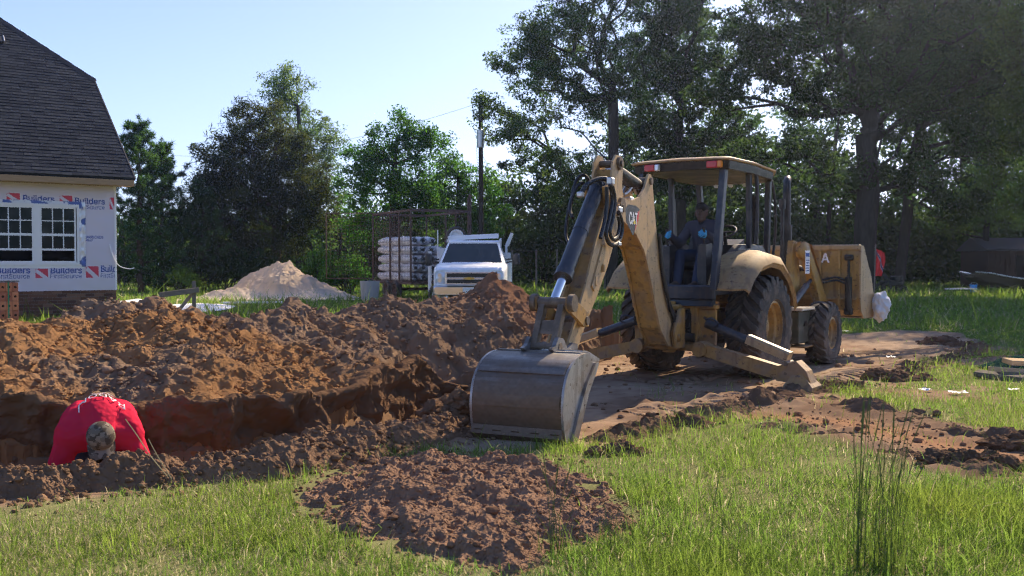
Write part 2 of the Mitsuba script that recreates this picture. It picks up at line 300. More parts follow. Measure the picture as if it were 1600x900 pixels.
def bank_z(x, y):
    g = shapely.points(x.ravel(), y.ravel()); s = shapely.line_locate_point(RL, g).reshape(x.shape); d = shapely.distance(g, RL).reshape(x.shape)
    q = shapely.get_coordinates(shapely.line_interpolate_point(RL, s.ravel())).reshape(x.shape + (2,)); rz = np.interp(s, RS, R3[:, 2])
    front = side_of(x, y, RL) < 0
    tdd = dist_to(TOE, x, y); sd = side_of(x, y, TOE); past = sst(TRENCH.length - 0.8, TRENCH.length + 0.6, shapely.line_locate_point(TOE, g).reshape(x.shape))
    beyond = np.where(sd > 0, tdd, -tdd) - HALF
    e = beyond - .05
    # front: steep lip at the trench, then a slope up to the ridge
    lip = (0.40 + 0.30 * (fb2(x, y, 0.9, 3, 82) - 0.5)) * (1 - past)
    f = np.clip(e / np.maximum(e + d, 0.05), 0, 1)
    zf = lip * sst(0.02, 0.07 + 0.5 * past, e) + (rz - lip) * sst(0.0, 0.10, e) * f**0.9
    zb = rz * (1 - np.clip(d / 1.9, 0, 1))**1.05
    z = np.where(front, zf, zb)
    z = z + (fb2(x, y, 0.85, 3, 83) - 0.5) * 0.55 * np.exp(-((f - 0.5) / 0.30)**2) * front
    for a, b, yy, r, h in LUMPS:
        c = D(a, b, yy); rr = np.hypot((x - c[0]) / r, (y - c[1]) / (r * 0.85)); rr = rr * (0.75 + 0.5 * fb2(x, y, 1.9, 3, 84))
        top = c[2] * (1 - 0.9 * np.clip(rr, 0, 1.25)**1.5)
        z = np.where(rr < 1.25, np.maximum(z, np.minimum(top, z + 0.5)), z)
    amp = sst(0.0, 0.25, z)
    lumps = np.abs(fb2(x, y, 1.9, 4, 85) - 0.5) * 2
    calm = 1 - 0.65 * np.exp(-(d / 0.55)**2)
    wall = sst(0.0, 0.10, e)
    amp = amp * np.where(front, wall, 1)
    warp = fb2(x + 0.6 * fb2(x, y, 1.1, 2, 95), y + 0.6 * fb2(x, y, 1.1, 2, 96), 0.95, 4, 97) - 0.5
    z = z + amp * calm * (warp * 0.95 + lumps * 0.12 - 0.03)
    patchy = sst(0.38, 0.62, fb2(x, y, 0.9, 3, 98))
    med = np.abs(fb2(x, y, 5.5, 3, 86) - 0.5) * 2
    z = z + amp * (0.4 + 0.6 * calm) * (med * 0.10 - 0.02) * (0.1 + 0.9 * patchy)
    z = z + amp * ((sst(.44, .66, fb2(x, y, 9, 3, 87)) * 0.055 - 0.015) * (0.0 + 1.5 * fb2(x, y, 1.3, 2, 89)) + (sst(.45, .62, fb2(x, y, 19, 2, 90)) * .018 - .006) + (fb2(x, y, 24, 2, 88) - 0.5) * 0.05)
    base = broad(x, y)
    end = sst(0.0, 1.0, x * -1 + 3.3) * sst(18.0, 17.0, y)
    z = np.where(e < -0.02, -0.4, z * end) + base - 0.03
    return z
BZ = bank_z(BX, BY)
BP = np.stack([BX, BY, BZ], -1)
_off = np.stack([fb(BP * 4.5 + 7.1 * k, 3, 110 + k) - 0.5 for k in range(3)], -1) * 0.16 + np.stack([fb(BP * 15 + 3.3 * k, 2, 120 + k) - 0.5 for k in range(3)], -1) * 0.05
BP = BP + _off * sst(-0.3, 0.1, BZ - broad(BX, BY))[..., None]
orange = sst(0.46, 0.60, fb2(BX, BY, 0.55, 3, 91) * 0.75 + fb2(BX, BY, 4, 3, 92) * 0.25 + np.clip((-2.0 - BX) * 0.05, -0.12, 0.12) - np.clip((BY - 11.3) * 0.09, -0.04, 0.3))
grey = sst(0.48, 0.62, fb2(BX, BY, 0.8, 3, 93) + np.clip((BY - 11.6) * 0.05, -0.05, 0.06))
bc = np.array([0.215, 0.145, 0.097]) + (np.array([0.25, 0.138, 0.066]) - np.array([0.215, 0.145, 0.097])) * orange[..., None]
bc = bc + (np.array([0.23, 0.165, 0.115]) - bc) * (grey * (1 - orange))[..., None] * 0.8
redd = np.exp(-(((BX + 0.2) / 1.0)**2 + ((BY - 14.9) / 0.8)**2)); bc = bc + (np.array([0.25, 0.115, 0.06]) - bc) * redd[..., None] * 0.7
bc = bc * 1.12 * (0.72 + 0.56 * fb2(BX, BY, 9, 4, 94))[..., None]
f_ = grid_faces(*BX.shape); zz = BZ.ravel() - broad(BX, BY).ravel()
keep = (zz[f_] > -0.30).any(1); f_ = f_[keep]
used_ = np.unique(f_); remap = np.full(BX.size, -1); remap[used_] = np.arange(len(used_))
solo('soil_bank', 'long bank of freshly dug brown and orange soil heaped behind the trench', 'soil bank', (BP.reshape(-1, 3)[used_], remap[f_]), 'm_soil', True, None, np.clip(bc, 0, 1).reshape(-1, 3)[used_])
from scipy.interpolate import RegularGridInterpolator
_gi = RegularGridInterpolator((ys, xs), GZ, bounds_error=False, fill_value=0.4)
_bi = RegularGridInterpolator((by, bx), BZ, bounds_error=False, fill_value=-9)
def gz(x, y): return _gi(np.stack([np.asarray(y, float), np.asarray(x, float)], -1))
def topz(x, y): return np.maximum(gz(x, y), _bi(np.stack([np.asarray(y, float), np.asarray(x, float)], -1)))


# ---------------------------------------------------------------- the cut far wall of the trench and the crumbly near lip
def along(line, s):
    q = shapely.get_coordinates(shapely.line_interpolate_point(line, s)); q1 = shapely.get_coordinates(shapely.line_interpolate_point(line, np.maximum(s - .25, 0))); q2 = shapely.get_coordinates(shapely.line_interpolate_point(line, np.minimum(s + .25, line.length)))
    t = q2 - q1; t /= np.linalg.norm(t, axis=1, keepdims=True); return q, np.stack([-t[:, 1], t[:, 0]], 1)
sv = np.arange(1.2, TRENCH.length + .35, .021); q_, n_ = along(TOE, sv); nt = 52
TT, SS = np.meshgrid(np.linspace(0, 1, nt), sv); cx0 = q_[:, 0] + n_[:, 0] * (HALF + .10); cy0 = q_[:, 1] + n_[:, 1] * (HALF + .10)
ltop = (0.40 + 0.30 * (fb2(cx0, cy0, 0.9, 3, 82) - 0.5)) + .03 + .40 * (fb2(cx0, cy0, 2.0, 3, 131) - .5) + .16 * (fb2(cx0, cy0, 7, 2, 137) - .5); ltop *= 1 - sst(TRENCH.length - .7, TRENCH.length + .3, sv)
bot = -.72 + 0 * sv; wz = bot[:, None] + (ltop - bot)[:, None] * np.clip(TT / .88, 0, 1) + np.where(TT > .88, -.05 * ((TT - .88) / .12)**2, 0)
P0 = np.stack([SS, wz * 1.0, SS * 0], -1)
push = .20 * (1 - TT)**2 * .5 - .10 + (fb(P0 * [1.6, 2.2, 1], 4, 132) - .5) * .46 + (np.abs(fb(P0 * [6, 7, 1], 3, 133) - .5)) * -.16 + (fb(P0 * [20, 20, 1], 2, 134) - .5) * .045
push = push - np.where(TT > .88, ((TT - .88) / .12) * .16, 0) * -1 - sst(.70, .86, TT) * sst(.90, .86, TT) * .05
WX = q_[:, 0][:, None] + n_[:, 0][:, None] * (HALF + .06 + push); WY = q_[:, 1][:, None] + n_[:, 1][:, None] * (HALF + .06 + push)
wcl = np.array([0.165, 0.098, 0.058]) * (0.75 + .5 * fb(P0 * [3, 4, 1], 4, 135))[..., None]; wcl = wcl + (np.array([0.185, 0.113, 0.062]) - wcl) * (sst(.5, .62, fb(P0 * [.7, 1.5, 1], 3, 136)) * .3)[..., None]
put('trench_wall', (np.stack([WX, WY, wz + broad(WX, WY)], -1).reshape(-1, 3), grid_faces(len(sv), nt)), 'm_soil', True, np.clip(wcl, 0, 1).reshape(-1, 3)); labels['trench_wall'] = {'kind': 'structure', 'label': 'raw cut wall on the far side of the trench'}
sv = np.arange(2.2, TRENCH.length - .1, .0155); q_, n_ = along(TRENCH, sv); ov = np.arange(.40, 1.30, .0145)
OO, SS = np.meshgrid(ov, sv); LX = q_[:, 0][:, None] - n_[:, 0][:, None] * OO; LY = q_[:, 1][:, None] - n_[:, 1][:, None] * OO
kk = fb2(LX, LY, 1.5, 3, 141); ctr = .70 + .2 * (kk - .5); prof_ = np.exp(-((OO - ctr) / (.22 + .1 * kk))**2) * (.15 + .26 * (fb2(LX, LY, 1.7, 3, 142) - .45))
mk_ = sst(.45, .60, OO) * sst(1.12, .78, OO + .5 * (fb2(LX, LY, 2.5, 3, 143) - .5))
lz = np.maximum(prof_, 0) + mk_ * (.09 * np.abs(fb2(LX, LY, 4, 4, 144) - .5) * 2 + sst(.44, .64, fb2(LX, LY, 9, 3, 145)) * .045 + sst(.45, .62, fb2(LX, LY, 20, 2, 146)) * .026 + sst(.42, .6, fb2(LX, LY, 42, 2, 147)) * .012) - .035 - .10 * (1 - mk_)
lz = np.where(OO < .5, lz - .5 * sst(.50, .40, OO), lz)
lcl = np.array([0.205, 0.128, 0.080]) * (.7 + .6 * fb2(LX, LY, 7, 4, 148))[..., None] * (.85 + .3 * fb2(LX, LY, 50, 2, 149))[..., None]
solo('soil_lip', 'low crumbly ridge of brown soil thrown up along the near edge of the trench', 'soil ridge', (np.stack([LX, LY, lz + broad(LX, LY)], -1).reshape(-1, 3), grid_faces(*LX.shape)), 'm_soil', True, None, np.clip(lcl, 0, 1).reshape(-1, 3))
from scipy.spatial import cKDTree
_lk = cKDTree(np.stack([LX, LY], -1).reshape(-1, 2)); _lz = (lz + broad(LX, LY)).ravel()
_tz0 = topz
def topz(x, y):
    x, y = np.asarray(x, float), np.asarray(y, float); d, i = _lk.query(np.stack([x.ravel(), y.ravel()], 1)); d, i = d.reshape(x.shape), i.reshape(x.shape)
    return np.maximum(_tz0(x, y), np.where(d < .03, _lz[i], -9))

# ---------------------------------------------------------------- low mound in the foreground grass
mb = MOUND.bounds
MX, MY = np.meshgrid(np.arange(mb[0] - 0.3, mb[2] + 0.3, 0.012), np.arange(mb[1] - 0.3, mb[3] + 0.3, 0.0125))
md = -signed(MOUND, MX, MY) + (fb2(MX, MY, 3, 4, 101) - 0.5) * 0.8
mz = 0.115 * sst(-0.05, 0.85, md) - 0.05 + 0.10 * sst(0, .4, md) * (fb2(MX, MY, 1.5, 3, 108) - .5)
mk = sst(-0.05, 0.25, md)
mz = mz + mk * (0.13 * np.abs(fb2(MX, MY, 3.2, 4, 102) - 0.5) * 2 - 0.02)
mz = mz + mk * (sst(.43, .64, fb2(MX, MY, 6, 3, 103)) * 0.050 + sst(.44, .62, fb2(MX, MY, 16, 3, 104)) * 0.020 + sst(.42, .6, fb2(MX, MY, 36, 2, 105)) * 0.010)
mz = mz + gz(MX, MY) - 0.02 * (1 - mk)
mc = np.array([0.245, 0.152, 0.100]) * (0.7 + 0.6 * fb2(MX, MY, 8, 4, 106))[..., None] * (0.85 + 0.3 * fb2(MX, MY, 60, 2, 107))[..., None]
mf = grid_faces(*MX.shape); mf = mf[(md.ravel()[mf] > -0.06).any(1)]
solo('soil_mound', 'low wide mound of loose crumbly brown soil in the foreground grass', 'soil mound', (np.stack([MX, MY, mz], -1).reshape(-1, 3), mf), 'm_soil', True, None, np.clip(mc, 0, 1).reshape(-1, 3))
_mi = RegularGridInterpolator((MY[:, 0], MX[0]), np.where(md > 0, mz, -9), bounds_error=False, fill_value=-9)
def topz2(x, y): return np.maximum(topz(x, y), _mi(np.stack([np.asarray(y, float), np.asarray(x, float)], -1)))

# ---------------------------------------------------------------- clods: crumbs as stuff, lumps as things
def lump(seed, r, sub=1, squash=0.75):
    m = trimesh.creation.icosphere(subdivisions=sub); v = m.vertices
    k = 0.62 + 0.9 * fb(v * 1.7 + seed * 3.1, 3, seed) * 0.8
    return trimesh.Trimesh(v * k[:, None] * [1, 1, squash] * r, m.faces, process=False)
protos = [lump(k, 1.0, 1) for k in range(4)] + [lump(k + 4, 1.15, 0) for k in range(4)]
def scatter_clods(x, y, r, seed, base, spread=0.35):
    g = np.random.default_rng(seed); n = len(x); z = topz2(x, y)
    which = np.where(r > .027, g.integers(0, 4, n), g.integers(4, 8, n)); V, Fc, C = [], [], []; at = 0
    for k in range(8):
        q = np.where(which == k)[0]
        if not len(q): continue
        pv = np.array(protos[k].vertices); a = g.uniform(0, 6.28, len(q)); ca, sa = np.cos(a), np.sin(a)
        v = np.stack([pv[None, :, 0] * ca[:, None] - pv[None, :, 1] * sa[:, None], pv[None, :, 0] * sa[:, None] + pv[None, :, 1] * ca[:, None], np.repeat(pv[None, :, 2], len(q), 0)], -1)
        v = v * r[q][:, None, None] + np.stack([x[q], y[q], z[q] + r[q] * 0.25], -1)[:, None]
        V.append(v.reshape(-1, 3)); Fc.append((np.array(protos[k].faces)[None] + (np.arange(len(q)) * len(pv))[:, None, None]).reshape(-1, 3) + at); at += v.shape[0] * v.shape[1]
        C.append(np.repeat(base[q] * g.uniform(1 - spread, 1 + spread * 0.6, (len(q), 1)), len(pv), 0))
    return (np.vstack(V), np.vstack(Fc)), np.clip(np.vstack(C), 0, 1)
g = np.random.default_rng(5)
px_ = g.uniform(-8.2, 1.2, 15000); py_ = g.uniform(7.2, 14.5, 15000); hz = topz(px_, py_); k = (hz > 0.15) & (_bi(np.stack([py_, px_], -1)) > gz(px_, py_)); px_, py_ = px_[k], py_[k]
nb = len(px_)
t_ = g.uniform(0.3, TRENCH.length, 3600); q0 = shapely.get_coordinates(shapely.line_interpolate_point(TRENCH, t_)); q1 = shapely.get_coordinates(shapely.line_interpolate_point(TRENCH, np.maximum(t_ - 0.1, 0)))
dd = q0 - q1; dd /= np.linalg.norm(dd, axis=1, keepdims=True) + 1e-9; off = g.normal(0.85, 0.22, 3600)
nx, ny = q0[:, 0] + dd[:, 1] * off, q0[:, 1] - dd[:, 0] * off
mx_, my_ = g.uniform(mb[0], mb[2], 2200), g.uniform(mb[1], mb[3], 2200); k = signed(MOUND, mx_, my_) < 0.12; mx_, my_ = mx_[k], my_[k]
b1 = shapely.get_coordinates(shapely.line_interpolate_point(YARD.exterior, g.uniform(0, YARD.exterior.length, 1500))); k = (b1[:, 0] > 0.3) & (b1[:, 1] < 19); b1 = b1[k] + g.normal(0, 0.16, (k.sum(), 2))
r1_ = shapely.get_coordinates(shapely.line_interpolate_point(RUT, g.uniform(0, RUT.length, 600))) + g.normal(0, 0.55, (600, 2))
yx, yy_ = g.uniform(0, 8.5, 500), g.uniform(9, 17.5, 500); k = (signed(YARD, yx, yy_) < 0); yx, yy_ = yx[k], yy_[k]
ax = np.concatenate([px_, nx, mx_, b1[:, 0], r1_[:, 0], yx]); ay = np.concatenate([py_, ny, my_, b1[:, 1], r1_[:, 1], yy_])
ar = np.concatenate([g.gamma(1.1, 0.007, nb) + 0.006, g.gamma(1.2, 0.006, len(nx)) + 0.005, g.gamma(1.2, 0.004, len(mx_)) + 0.004, g.gamma(1.1, 0.007, len(b1)) + 0.005, g.gamma(1.1, 0.007, len(r1_)) + 0.005, g.gamma(2, 0.008, len(yx)) + 0.008])
bi = np.stack([np.clip(((py_ - 7.0) / 0.027).astype(int), 0, BX.shape[0] - 1), np.clip(((px_ + 10.5) / 0.025).astype(int), 0, BX.shape[1] - 1)])
ac = np.vstack([bc[bi[0], bi[1]], np.tile([0.20, 0.125, 0.075], (len(nx), 1)), np.tile([0.21, 0.125, 0.08], (len(mx_), 1)), np.tile([0.20, 0.125, 0.08], (len(b1), 1)), np.tile([0.22, 0.13, 0.08], (len(r1_), 1)), np.tile([0.26, 0.17, 0.11], (len(yx), 1))])
m_, c_ = scatter_clods(ax, ay, np.minimum(ar, 0.06), 3, ac)
put('soil_crumbs', m_, 'm_ground', False, c_); labels['soil_crumbs'] = {'kind': 'stuff', 'label': 'small crumbs and clods of soil strewn over the dug earth', 'category': 'soil crumbs'}

def clump(name, label, px, py, w, h, n, seed, col=(0.16, 0.10, 0.066), group=None):   # a dug heap: clods of many sizes grown together
    g2 = np.random.default_rng(seed); c = G(px, py); ms = []
    hb = lump(seed, 1.0, 3, 1.0); hb.vertices = hb.vertices * [w * .55, w * .33, h * .35] + [c[0], c[1], float(topz(c[0], c[1]))]; ms.append(hb)
    for k in range(n * 5):
        big = k < n; o = g2.normal(0, 1, 2) * [w * (.24 if big else .26), w * (.14 if big else .16)]; r = h * (g2.uniform(0.35, 0.75) if big else g2.gamma(2, .07) + .06)
        m = lump(seed * 31 + k, r, 3 if big else 1, 0.8); x, y = c[0] + o[0], c[1] + o[1]
        v = m.vertices
        if big: v = v * (1 + 0.75 * (fb(v / r * 1.9 + k * 1.7, 3, seed) - 0.5) + .5 * (fb(v / r * 5.5 + k, 2, seed + 1) - .5))[:, None]
        up = r * .1 if big else h * .55 * math.exp(-(o[0] / (w * .3))**2 - (o[1] / (w * .18))**2) * g2.uniform(.3, 1.2)
        ms.append(trimesh.Trimesh(v + [x, y, float(topz(x, y)) + up], m.faces, process=False))
    m = cat(ms); colr = np.array(col) * (0.65 + 0.7 * fb(m.vertices * 9, 3, seed))[:, None]
    return solo(name, label, 'soil clod', m, 'm_soil', 40 if False else True, group, np.clip(colr, 0, 1))
clump('soil_clod', 'dark clod of soil in the grass right of the digging bucket', 978, 708, 0.42, 0.13, 10, 1)
clump('soil_clod', 'pile of dark clods at the grass edge just in front of the bare yard', 1072, 668, 0.55, 0.15, 12, 2)
clump('soil_clod', 'crumbling dark clod with grass on top beside the near edge of the trench', 605, 672, 0.55, 0.26, 14, 3, (0.19, 0.115, 0.07))
clump('soil_clod', 'big dark clod by the trench edge, left of the digging bucket', 672, 664, 0.6, 0.22, 14, 4, (0.2, 0.12, 0.07))
clump('soil_clod', 'ragged ridge of dark dug earth by the tyre tracks, centre right', 1405, 592, 0.95, 0.20, 14, 5)
clump('soil_clod', 'dark earth heap at the far end of the tyre tracks on the right', 1470, 541, 0.85, 0.22, 12, 6, (0.15, 0.09, 0.06))
clump('soil_clod', 'small dark earth heap at the far end of the tracks, rightmost of the pair', 1515, 546, 0.8, 0.16, 10, 7, (0.15, 0.09, 0.06))
clump('soil_clod', 'row of black clods along the red rut, beyond the tall grass stems', 1490, 722, 0.62, 0.16, 12, 8, (0.13, 0.085, 0.055))
clump('soil_clod', 'dark clods along the red rut near the right edge', 1565, 726, 0.5, 0.14, 10, 9, (0.13, 0.085, 0.055))
clump('soil_clod', 'clods on the far side of the red rut at the right edge', 1590, 690, 0.6, 0.16, 9, 10, (0.15, 0.095, 0.06))
clump('soil_clod', 'lump of soil on the grass between the yard and the two tracks', 1215, 622, 0.5, 0.12, 9, 11)
clump('soil_clod', 'single lump of brown soil on the flat yard in the sun before the stabilizer pad', 1310, 606, 0.6, 0.15, 9, 12)

# ragged soil pushed up beside the ruts and along the edge of the yard
LN_ = [LineString([tuple(G(a, b)[:2]) for a, b in q]) for q in ([(905, 692), (960, 686), (1040, 664), (1100, 650), (1165, 628), (1250, 612), (1330, 603), (1400, 588), (1440, 571), (1535, 548)], [(1130, 634), (1280, 622), (1390, 644), (1500, 670), (1640, 694)], [(1150, 662), (1300, 684), (1420, 716), (1500, 732), (1620, 744)])]
RV, RF_, RC, at = [], [], [], 0
for k, ln in enumerate(LN_):
    sv = np.arange(0, ln.length, .019); q_, n_ = along(ln, sv); ov = np.arange(-.46, .46, .018); OO, SS = np.meshgrid(ov, sv)
    X_ = q_[:, 0][:, None] + n_[:, 0][:, None] * OO; Y_ = q_[:, 1][:, None] + n_[:, 1][:, None] * OO
    w = np.exp(-((OO + .3 * (fb2(X_, Y_, 1.3, 3, 160 + k) - .5)) / .20)**2) * sst(0, .3, SS) * sst(ln.length, ln.length - .3, SS)
    m = sst(.40, .62, fb2(X_, Y_, 2.1, 4, 150 + k)); hgt = w**.6 * m * (.012 + .05 * sst(.36, .70, fb2(X_, Y_, 2.6, 3, 154)) + .045 * sst(.42, .64, fb2(X_, Y_, 7, 3, 151)) + .026 * sst(.44, .6, fb2(X_, Y_, 18, 2, 152)) + .012 * sst(.42, .6, fb2(X_, Y_, 38, 2, 153))) * (1.0 if k < 2 else .8)
    hgt = hgt + .02 * w * fb2(X_, Y_, 12, 2, 155) - .022
    f = grid_faces(len(sv), len(ov)); f = f[(hgt.ravel()[f] > -.012).any(1)]; c = np.array([.165, .108, .072]) * (.6 + .8 * fb2(X_, Y_, 7, 4, 156))[..., None]
    RV.append(np.stack([X_, Y_, hgt + gz(X_, Y_)], -1).reshape(-1, 3)); RF_.append(f + at); RC.append(np.clip(c, 0, 1).reshape(-1, 3)); at += len(RV[-1])
put('ragged_soil', (np.vstack(RV), np.vstack(RF_)), 'm_soil', True, np.vstack(RC)); labels['ragged_soil'] = {'kind': 'stuff', 'label': 'ragged dark soil pushed up along the ruts and the edge of the bare yard', 'category': 'soil'}
for ln in (TYRE_L, TYRE_R):                    # tread marks pressed into the yard
    sv = np.arange(0, ln.length, .022); q_, n_ = along(ln, sv); ov = np.linspace(-.30, .30, 25); OO, SS = np.meshgrid(ov, sv); A_ = np.abs(OO)
    X_ = q_[:, 0][:, None] + n_[:, 0][:, None] * OO; Y_ = q_[:, 1][:, None] + n_[:, 1][:, None] * OO; wear = .35 + .9 * fb2(X_, Y_, 1.1, 3, 170)
    lug = sst(-.25, .45, np.sin((SS + A_ * .9) * 2 * np.pi / .19 + np.where(OO > 0, np.pi, 0))) * (1 - sst(.20, .27, A_))
    z_ = gz(X_, Y_) + .012 - .020 * (1 - sst(.22, .28, A_)) + .034 * lug * wear + .020 * np.exp(-((A_ - .27) / .035)**2) * wear - .03 * sst(.28, .30, A_)
    c = dirt_colour(X_, Y_, z_, 0 * X_) * (.9 + .2 * fb2(X_, Y_, 20, 2, 171))[..., None]
    k_ = numbered('tyre_track'); put(k_, (np.stack([X_, Y_, z_], -1).reshape(-1, 3), grid_faces(len(sv), 25)), 'm_ground', True, np.clip(c, 0, 1).reshape(-1, 3)); labels[k_] = {'kind': 'structure'}
# ================================================================ the backhoe loader
HD = math.radians(35)
MO = np.array([2.81, 13.89, 0.0]); MF = np.array([math.sin(HD), math.cos(HD), 0]); ML = np.array([-math.cos(HD), math.sin(HD), 0]); ZZ = np.array([0, 0, 1.0])
def onplane(px, py, p0, n):
    r = ray(px, py); return CAM + r * (np.dot(np.asarray(p0) - CAM, n) / np.dot(r, n))
def MU(px, py, u=None, v=None):             # the machine's own (u, v, z) of a point seen there, at a known u or v
    p = onplane(px, py, MO + (MF * u if v is None else ML * v), MF if v is None else ML) - MO
    return np.array([p @ MF, p @ ML, p[2]])
def mach(m): return frame(m, MO, MF, ML, ZZ)
BH = thing('backhoe_loader', 'dusty yellow backhoe loader with open canopy cab parked at the end of the trench', 'backhoe loader')
def mp(name, m, mt, smooth=False, parent=None, label=None): return part(parent or BH, name, mach(m), mt, smooth, label)

# ---- wheels
def tyre(R, w, rim, lugs, ll):
    h = w / 2
    prof = [(rim, -h * .80), (rim + .03, -h * .98), (rim + (R - rim) * .45, -h * 1.04), (R - .07, -h * .94), (R - .045, -h * .72), (R - .035, 0), (R - .045, h * .72), (R - .07, h * .94), (rim + (R - rim) * .45, h * 1.04), (rim + .03, h * .98), (rim, h * .80)]
    ms = [lathe(prof, 'y', 48)]
    for k in range(lugs):
        for s in (-1, 1):
            a0 = 2 * np.pi * (k + (0.5 if s > 0 else 0)) / lugs; V = []
            for t, vv, dr_ in ((0, .02, 0.0), (.5, .5, 0.002), (.85, .93, -.02), (1.0, 1.05, -.12)):
                a = a0 + ll * t * 1.0; wd = (.045 + .012 * t) / R
                for rr in (R - .06 + dr_ * 1.2, R + dr_):
                    for da in (-wd, wd): V.append([(rr) * math.cos(a + da), s * h * vv + (-.05 * h if rr < R - .03 and t == 1 else 0) * s, rr * math.sin(a + da)])
            V = np.array(V); F = []
            for q in range(3):
                b0, b1 = q * 4, q * 4 + 4
                for a, b in ((0, 1), (1, 3), (3, 2), (2, 0)): F += [[b0 + a, b1 + a, b1 + b], [b0 + a, b1 + b, b0 + b]]
            F += [[0, 1, 3], [0, 3, 2], [12, 15, 13], [12, 14, 15]]
            m = trimesh.Trimesh(V, F, process=False)
            if m.volume < 0: m.invert()
            ms.append(m)
    return cat(ms)
def rim_mesh(r, w, s):                       # s: the side that faces out
    h = w / 2
    p = [(r + .01, h * .82), (r - .025, h * .86), (r - .03, h * .55), (r - .07, h * .45), (r - .08, h * .15), (r * .62, h * .10), (r * .55, h * .22), (r * .30, h * .22), (r * .28, h * .42), (r * .22, h * .46), (0.001, h * .46)]
    m = lathe([(a, b * s) for a, b in p], 'y', 36)
    return m
def wheel(name, u, v, R, w, rim, lugs):
    s = 1 if v > 0 else -1
    t = tyre(R, w, rim, lugs, .38); t.apply_translation([u, v, R - .015])
    wk = numbered(BH + '__' + name); labels[wk] = {'label': f"{'left' if v > 0 else 'right'} {name.split('_')[0]} wheel with a dusty yellow rim"}
    part(wk, 'tyre', mach(t), 'm_rubber', 30)
    r = rim_mesh(rim, w, s); r.apply_translation([u, v, R - .015]); part(wk, 'rim', mach(r), 'm_yellow', 25)
    nuts = cat([cyl([u + rim * .42 * math.cos(a), v + s * w * .09, R - .015 + rim * .42 * math.sin(a)], [u + rim * .42 * math.cos(a), v + s * w * .155, R - .015 + rim * .42 * math.sin(a)], .018, n=6) for a in np.arange(8) * np.pi / 4])
    part(wk, 'wheel_nut', mach(nuts), 'm_grease')
wheel('rear_wheel', 0, -.80, .72, .50, .36, 22); wheel('rear_wheel', 0, .80, .72, .50, .36, 22)
wheel('front_wheel', 2.32, -.98, .50, .34, .25, 18); wheel('front_wheel', 2.32, .98, .50, .34, .25, 18)
mp('rear_axle', cat([cyl([0, -.55, .7], [0, .55, .7], .11), box([0, 0, .7], [.4, .36, .36], .06)]), 'm_yellow_dirty', 30)
mp('front_axle', cat([cyl([2.32, -.84, .49], [2.32, .84, .49], .075), box([2.32, 0, .5], [.22, .5, .2], .04)]), 'm_yellow_dirty', 30)

# ---- chassis, engine, tower
mp('main_frame', cat([box2([-1.0, -.36, .62], [2.7, -.30, .95], .02), box2([-1.0, .30, .62], [2.7, .36, .95], .02), box2([-.4, -.30, .55], [1.6, .30, .9], .03)]), 'm_yellow_dirty')
mp('transmission', cat([box2([-.2, -.25, .42], [1.2, .25, .66], .08)]), 'm_grease')
mp('hood', hullp([[.95, -.42, 1.0], [.95, .42, 1.0], [2.75, -.40, 1.0], [2.75, .40, 1.0], [.95, -.42, 1.62], [.95, .42, 1.62], [.95, -.34, 1.70], [.95, .34, 1.70], [2.7, -.38, 1.42], [2.7, .38, 1.42], [2.68, -.30, 1.48], [2.68, .30, 1.48]]), 'm_yellow')
mp('hood_vent', cat([box2([1.2 + k * .09, -.432, 1.12], [1.24 + k * .09, -.424, 1.4], .0) for k in range(8)]), 'm_black')
mp('grille', box2([2.752, -.34, .98], [2.79, .34, 1.40], .01), 'm_black')
mp('exhaust_stack', cat([tube(curve([[2.2, -.42, 1.40], [2.2, -.42, 2.2], [2.2, -.42, 2.78], [2.24, -.41, 2.90], [2.34, -.38, 2.95]], 8), .062, 14), cyl([2.2, -.42, 1.50], [2.2, -.42, 2.20], .085)]), 'm_black', 30)
mp('air_intake', cat([tube(curve([[2.04, -.40, 1.45], [2.04, -.40, 2.45]], 4), .03, 8), cyl([2.04, -.40, 2.45], [2.04, -.40, 2.6], .055)]), 'm_black', 30)
mp('toolbox', box2([1.38, -.90, .36], [1.92, -.50, .86], .015), 'm_green_box')
mp('toolbox_latch', cat([box2([1.60, -.925, .62], [1.72, -.90, .66], .004), cyl([1.66, -.93, .67], [1.66, -.90, .67], .035)]), 'm_black')
mp('step', cat([box2([1.33, -.96, .865], [1.97, -.48, .885], .004)] + [box2([1.34 + k * .045, -.97, .885], [1.352 + k * .045, -.47, .91]) for k in range(14)]), 'm_aluminium')
mp('step', cat([box2([1.45, -.98, .30], [1.85, -.70, .325], .006), box2([1.5, -.76, .32], [1.53, -.72, .40]), box2([1.78, -.76, .32], [1.81, -.72, .40])]), 'm_yellow_dirty')
for s in (-1, 1):
    mp('loader_tower', prism([(1.55, .75), (2.25, .75), (2.45, 1.2), (2.35, 1.92), (2.12, 1.95), (1.95, 1.3), (1.6, 1.1)], s * .47, s * .56), 'm_yellow')
    mp('loader_arm', prism([(2.10, 1.82), (2.20, 1.93), (2.55, 1.88), (3.05, 1.35), (3.42, .92), (3.40, .72), (3.18, .72), (2.78, 1.18), (2.40, 1.62), (2.12, 1.70)], s * .60, s * .72), 'm_yellow', 0)
    mp('loader_cylinder', cat([cyl([1.75, s * .66, .92], [2.45, s * .66, 1.22], .055), cyl([2.45, s * .66, 1.22], [2.85, s * .66, 1.38], .03)]), 'm_navy', 30)
    mp('tilt_cylinder', cat([cyl([2.25, s * .42, 1.55], [2.85, s * .42, 1.50], .05), cyl([2.85, s * .42, 1.50], [3.3, s * .42, 1.46], .028)]), 'm_navy', 30)
mp('arm_cross_tube', cyl([2.95, -.62, 1.12], [2.95, .62, 1.12], .07), 'm_yellow', 30)

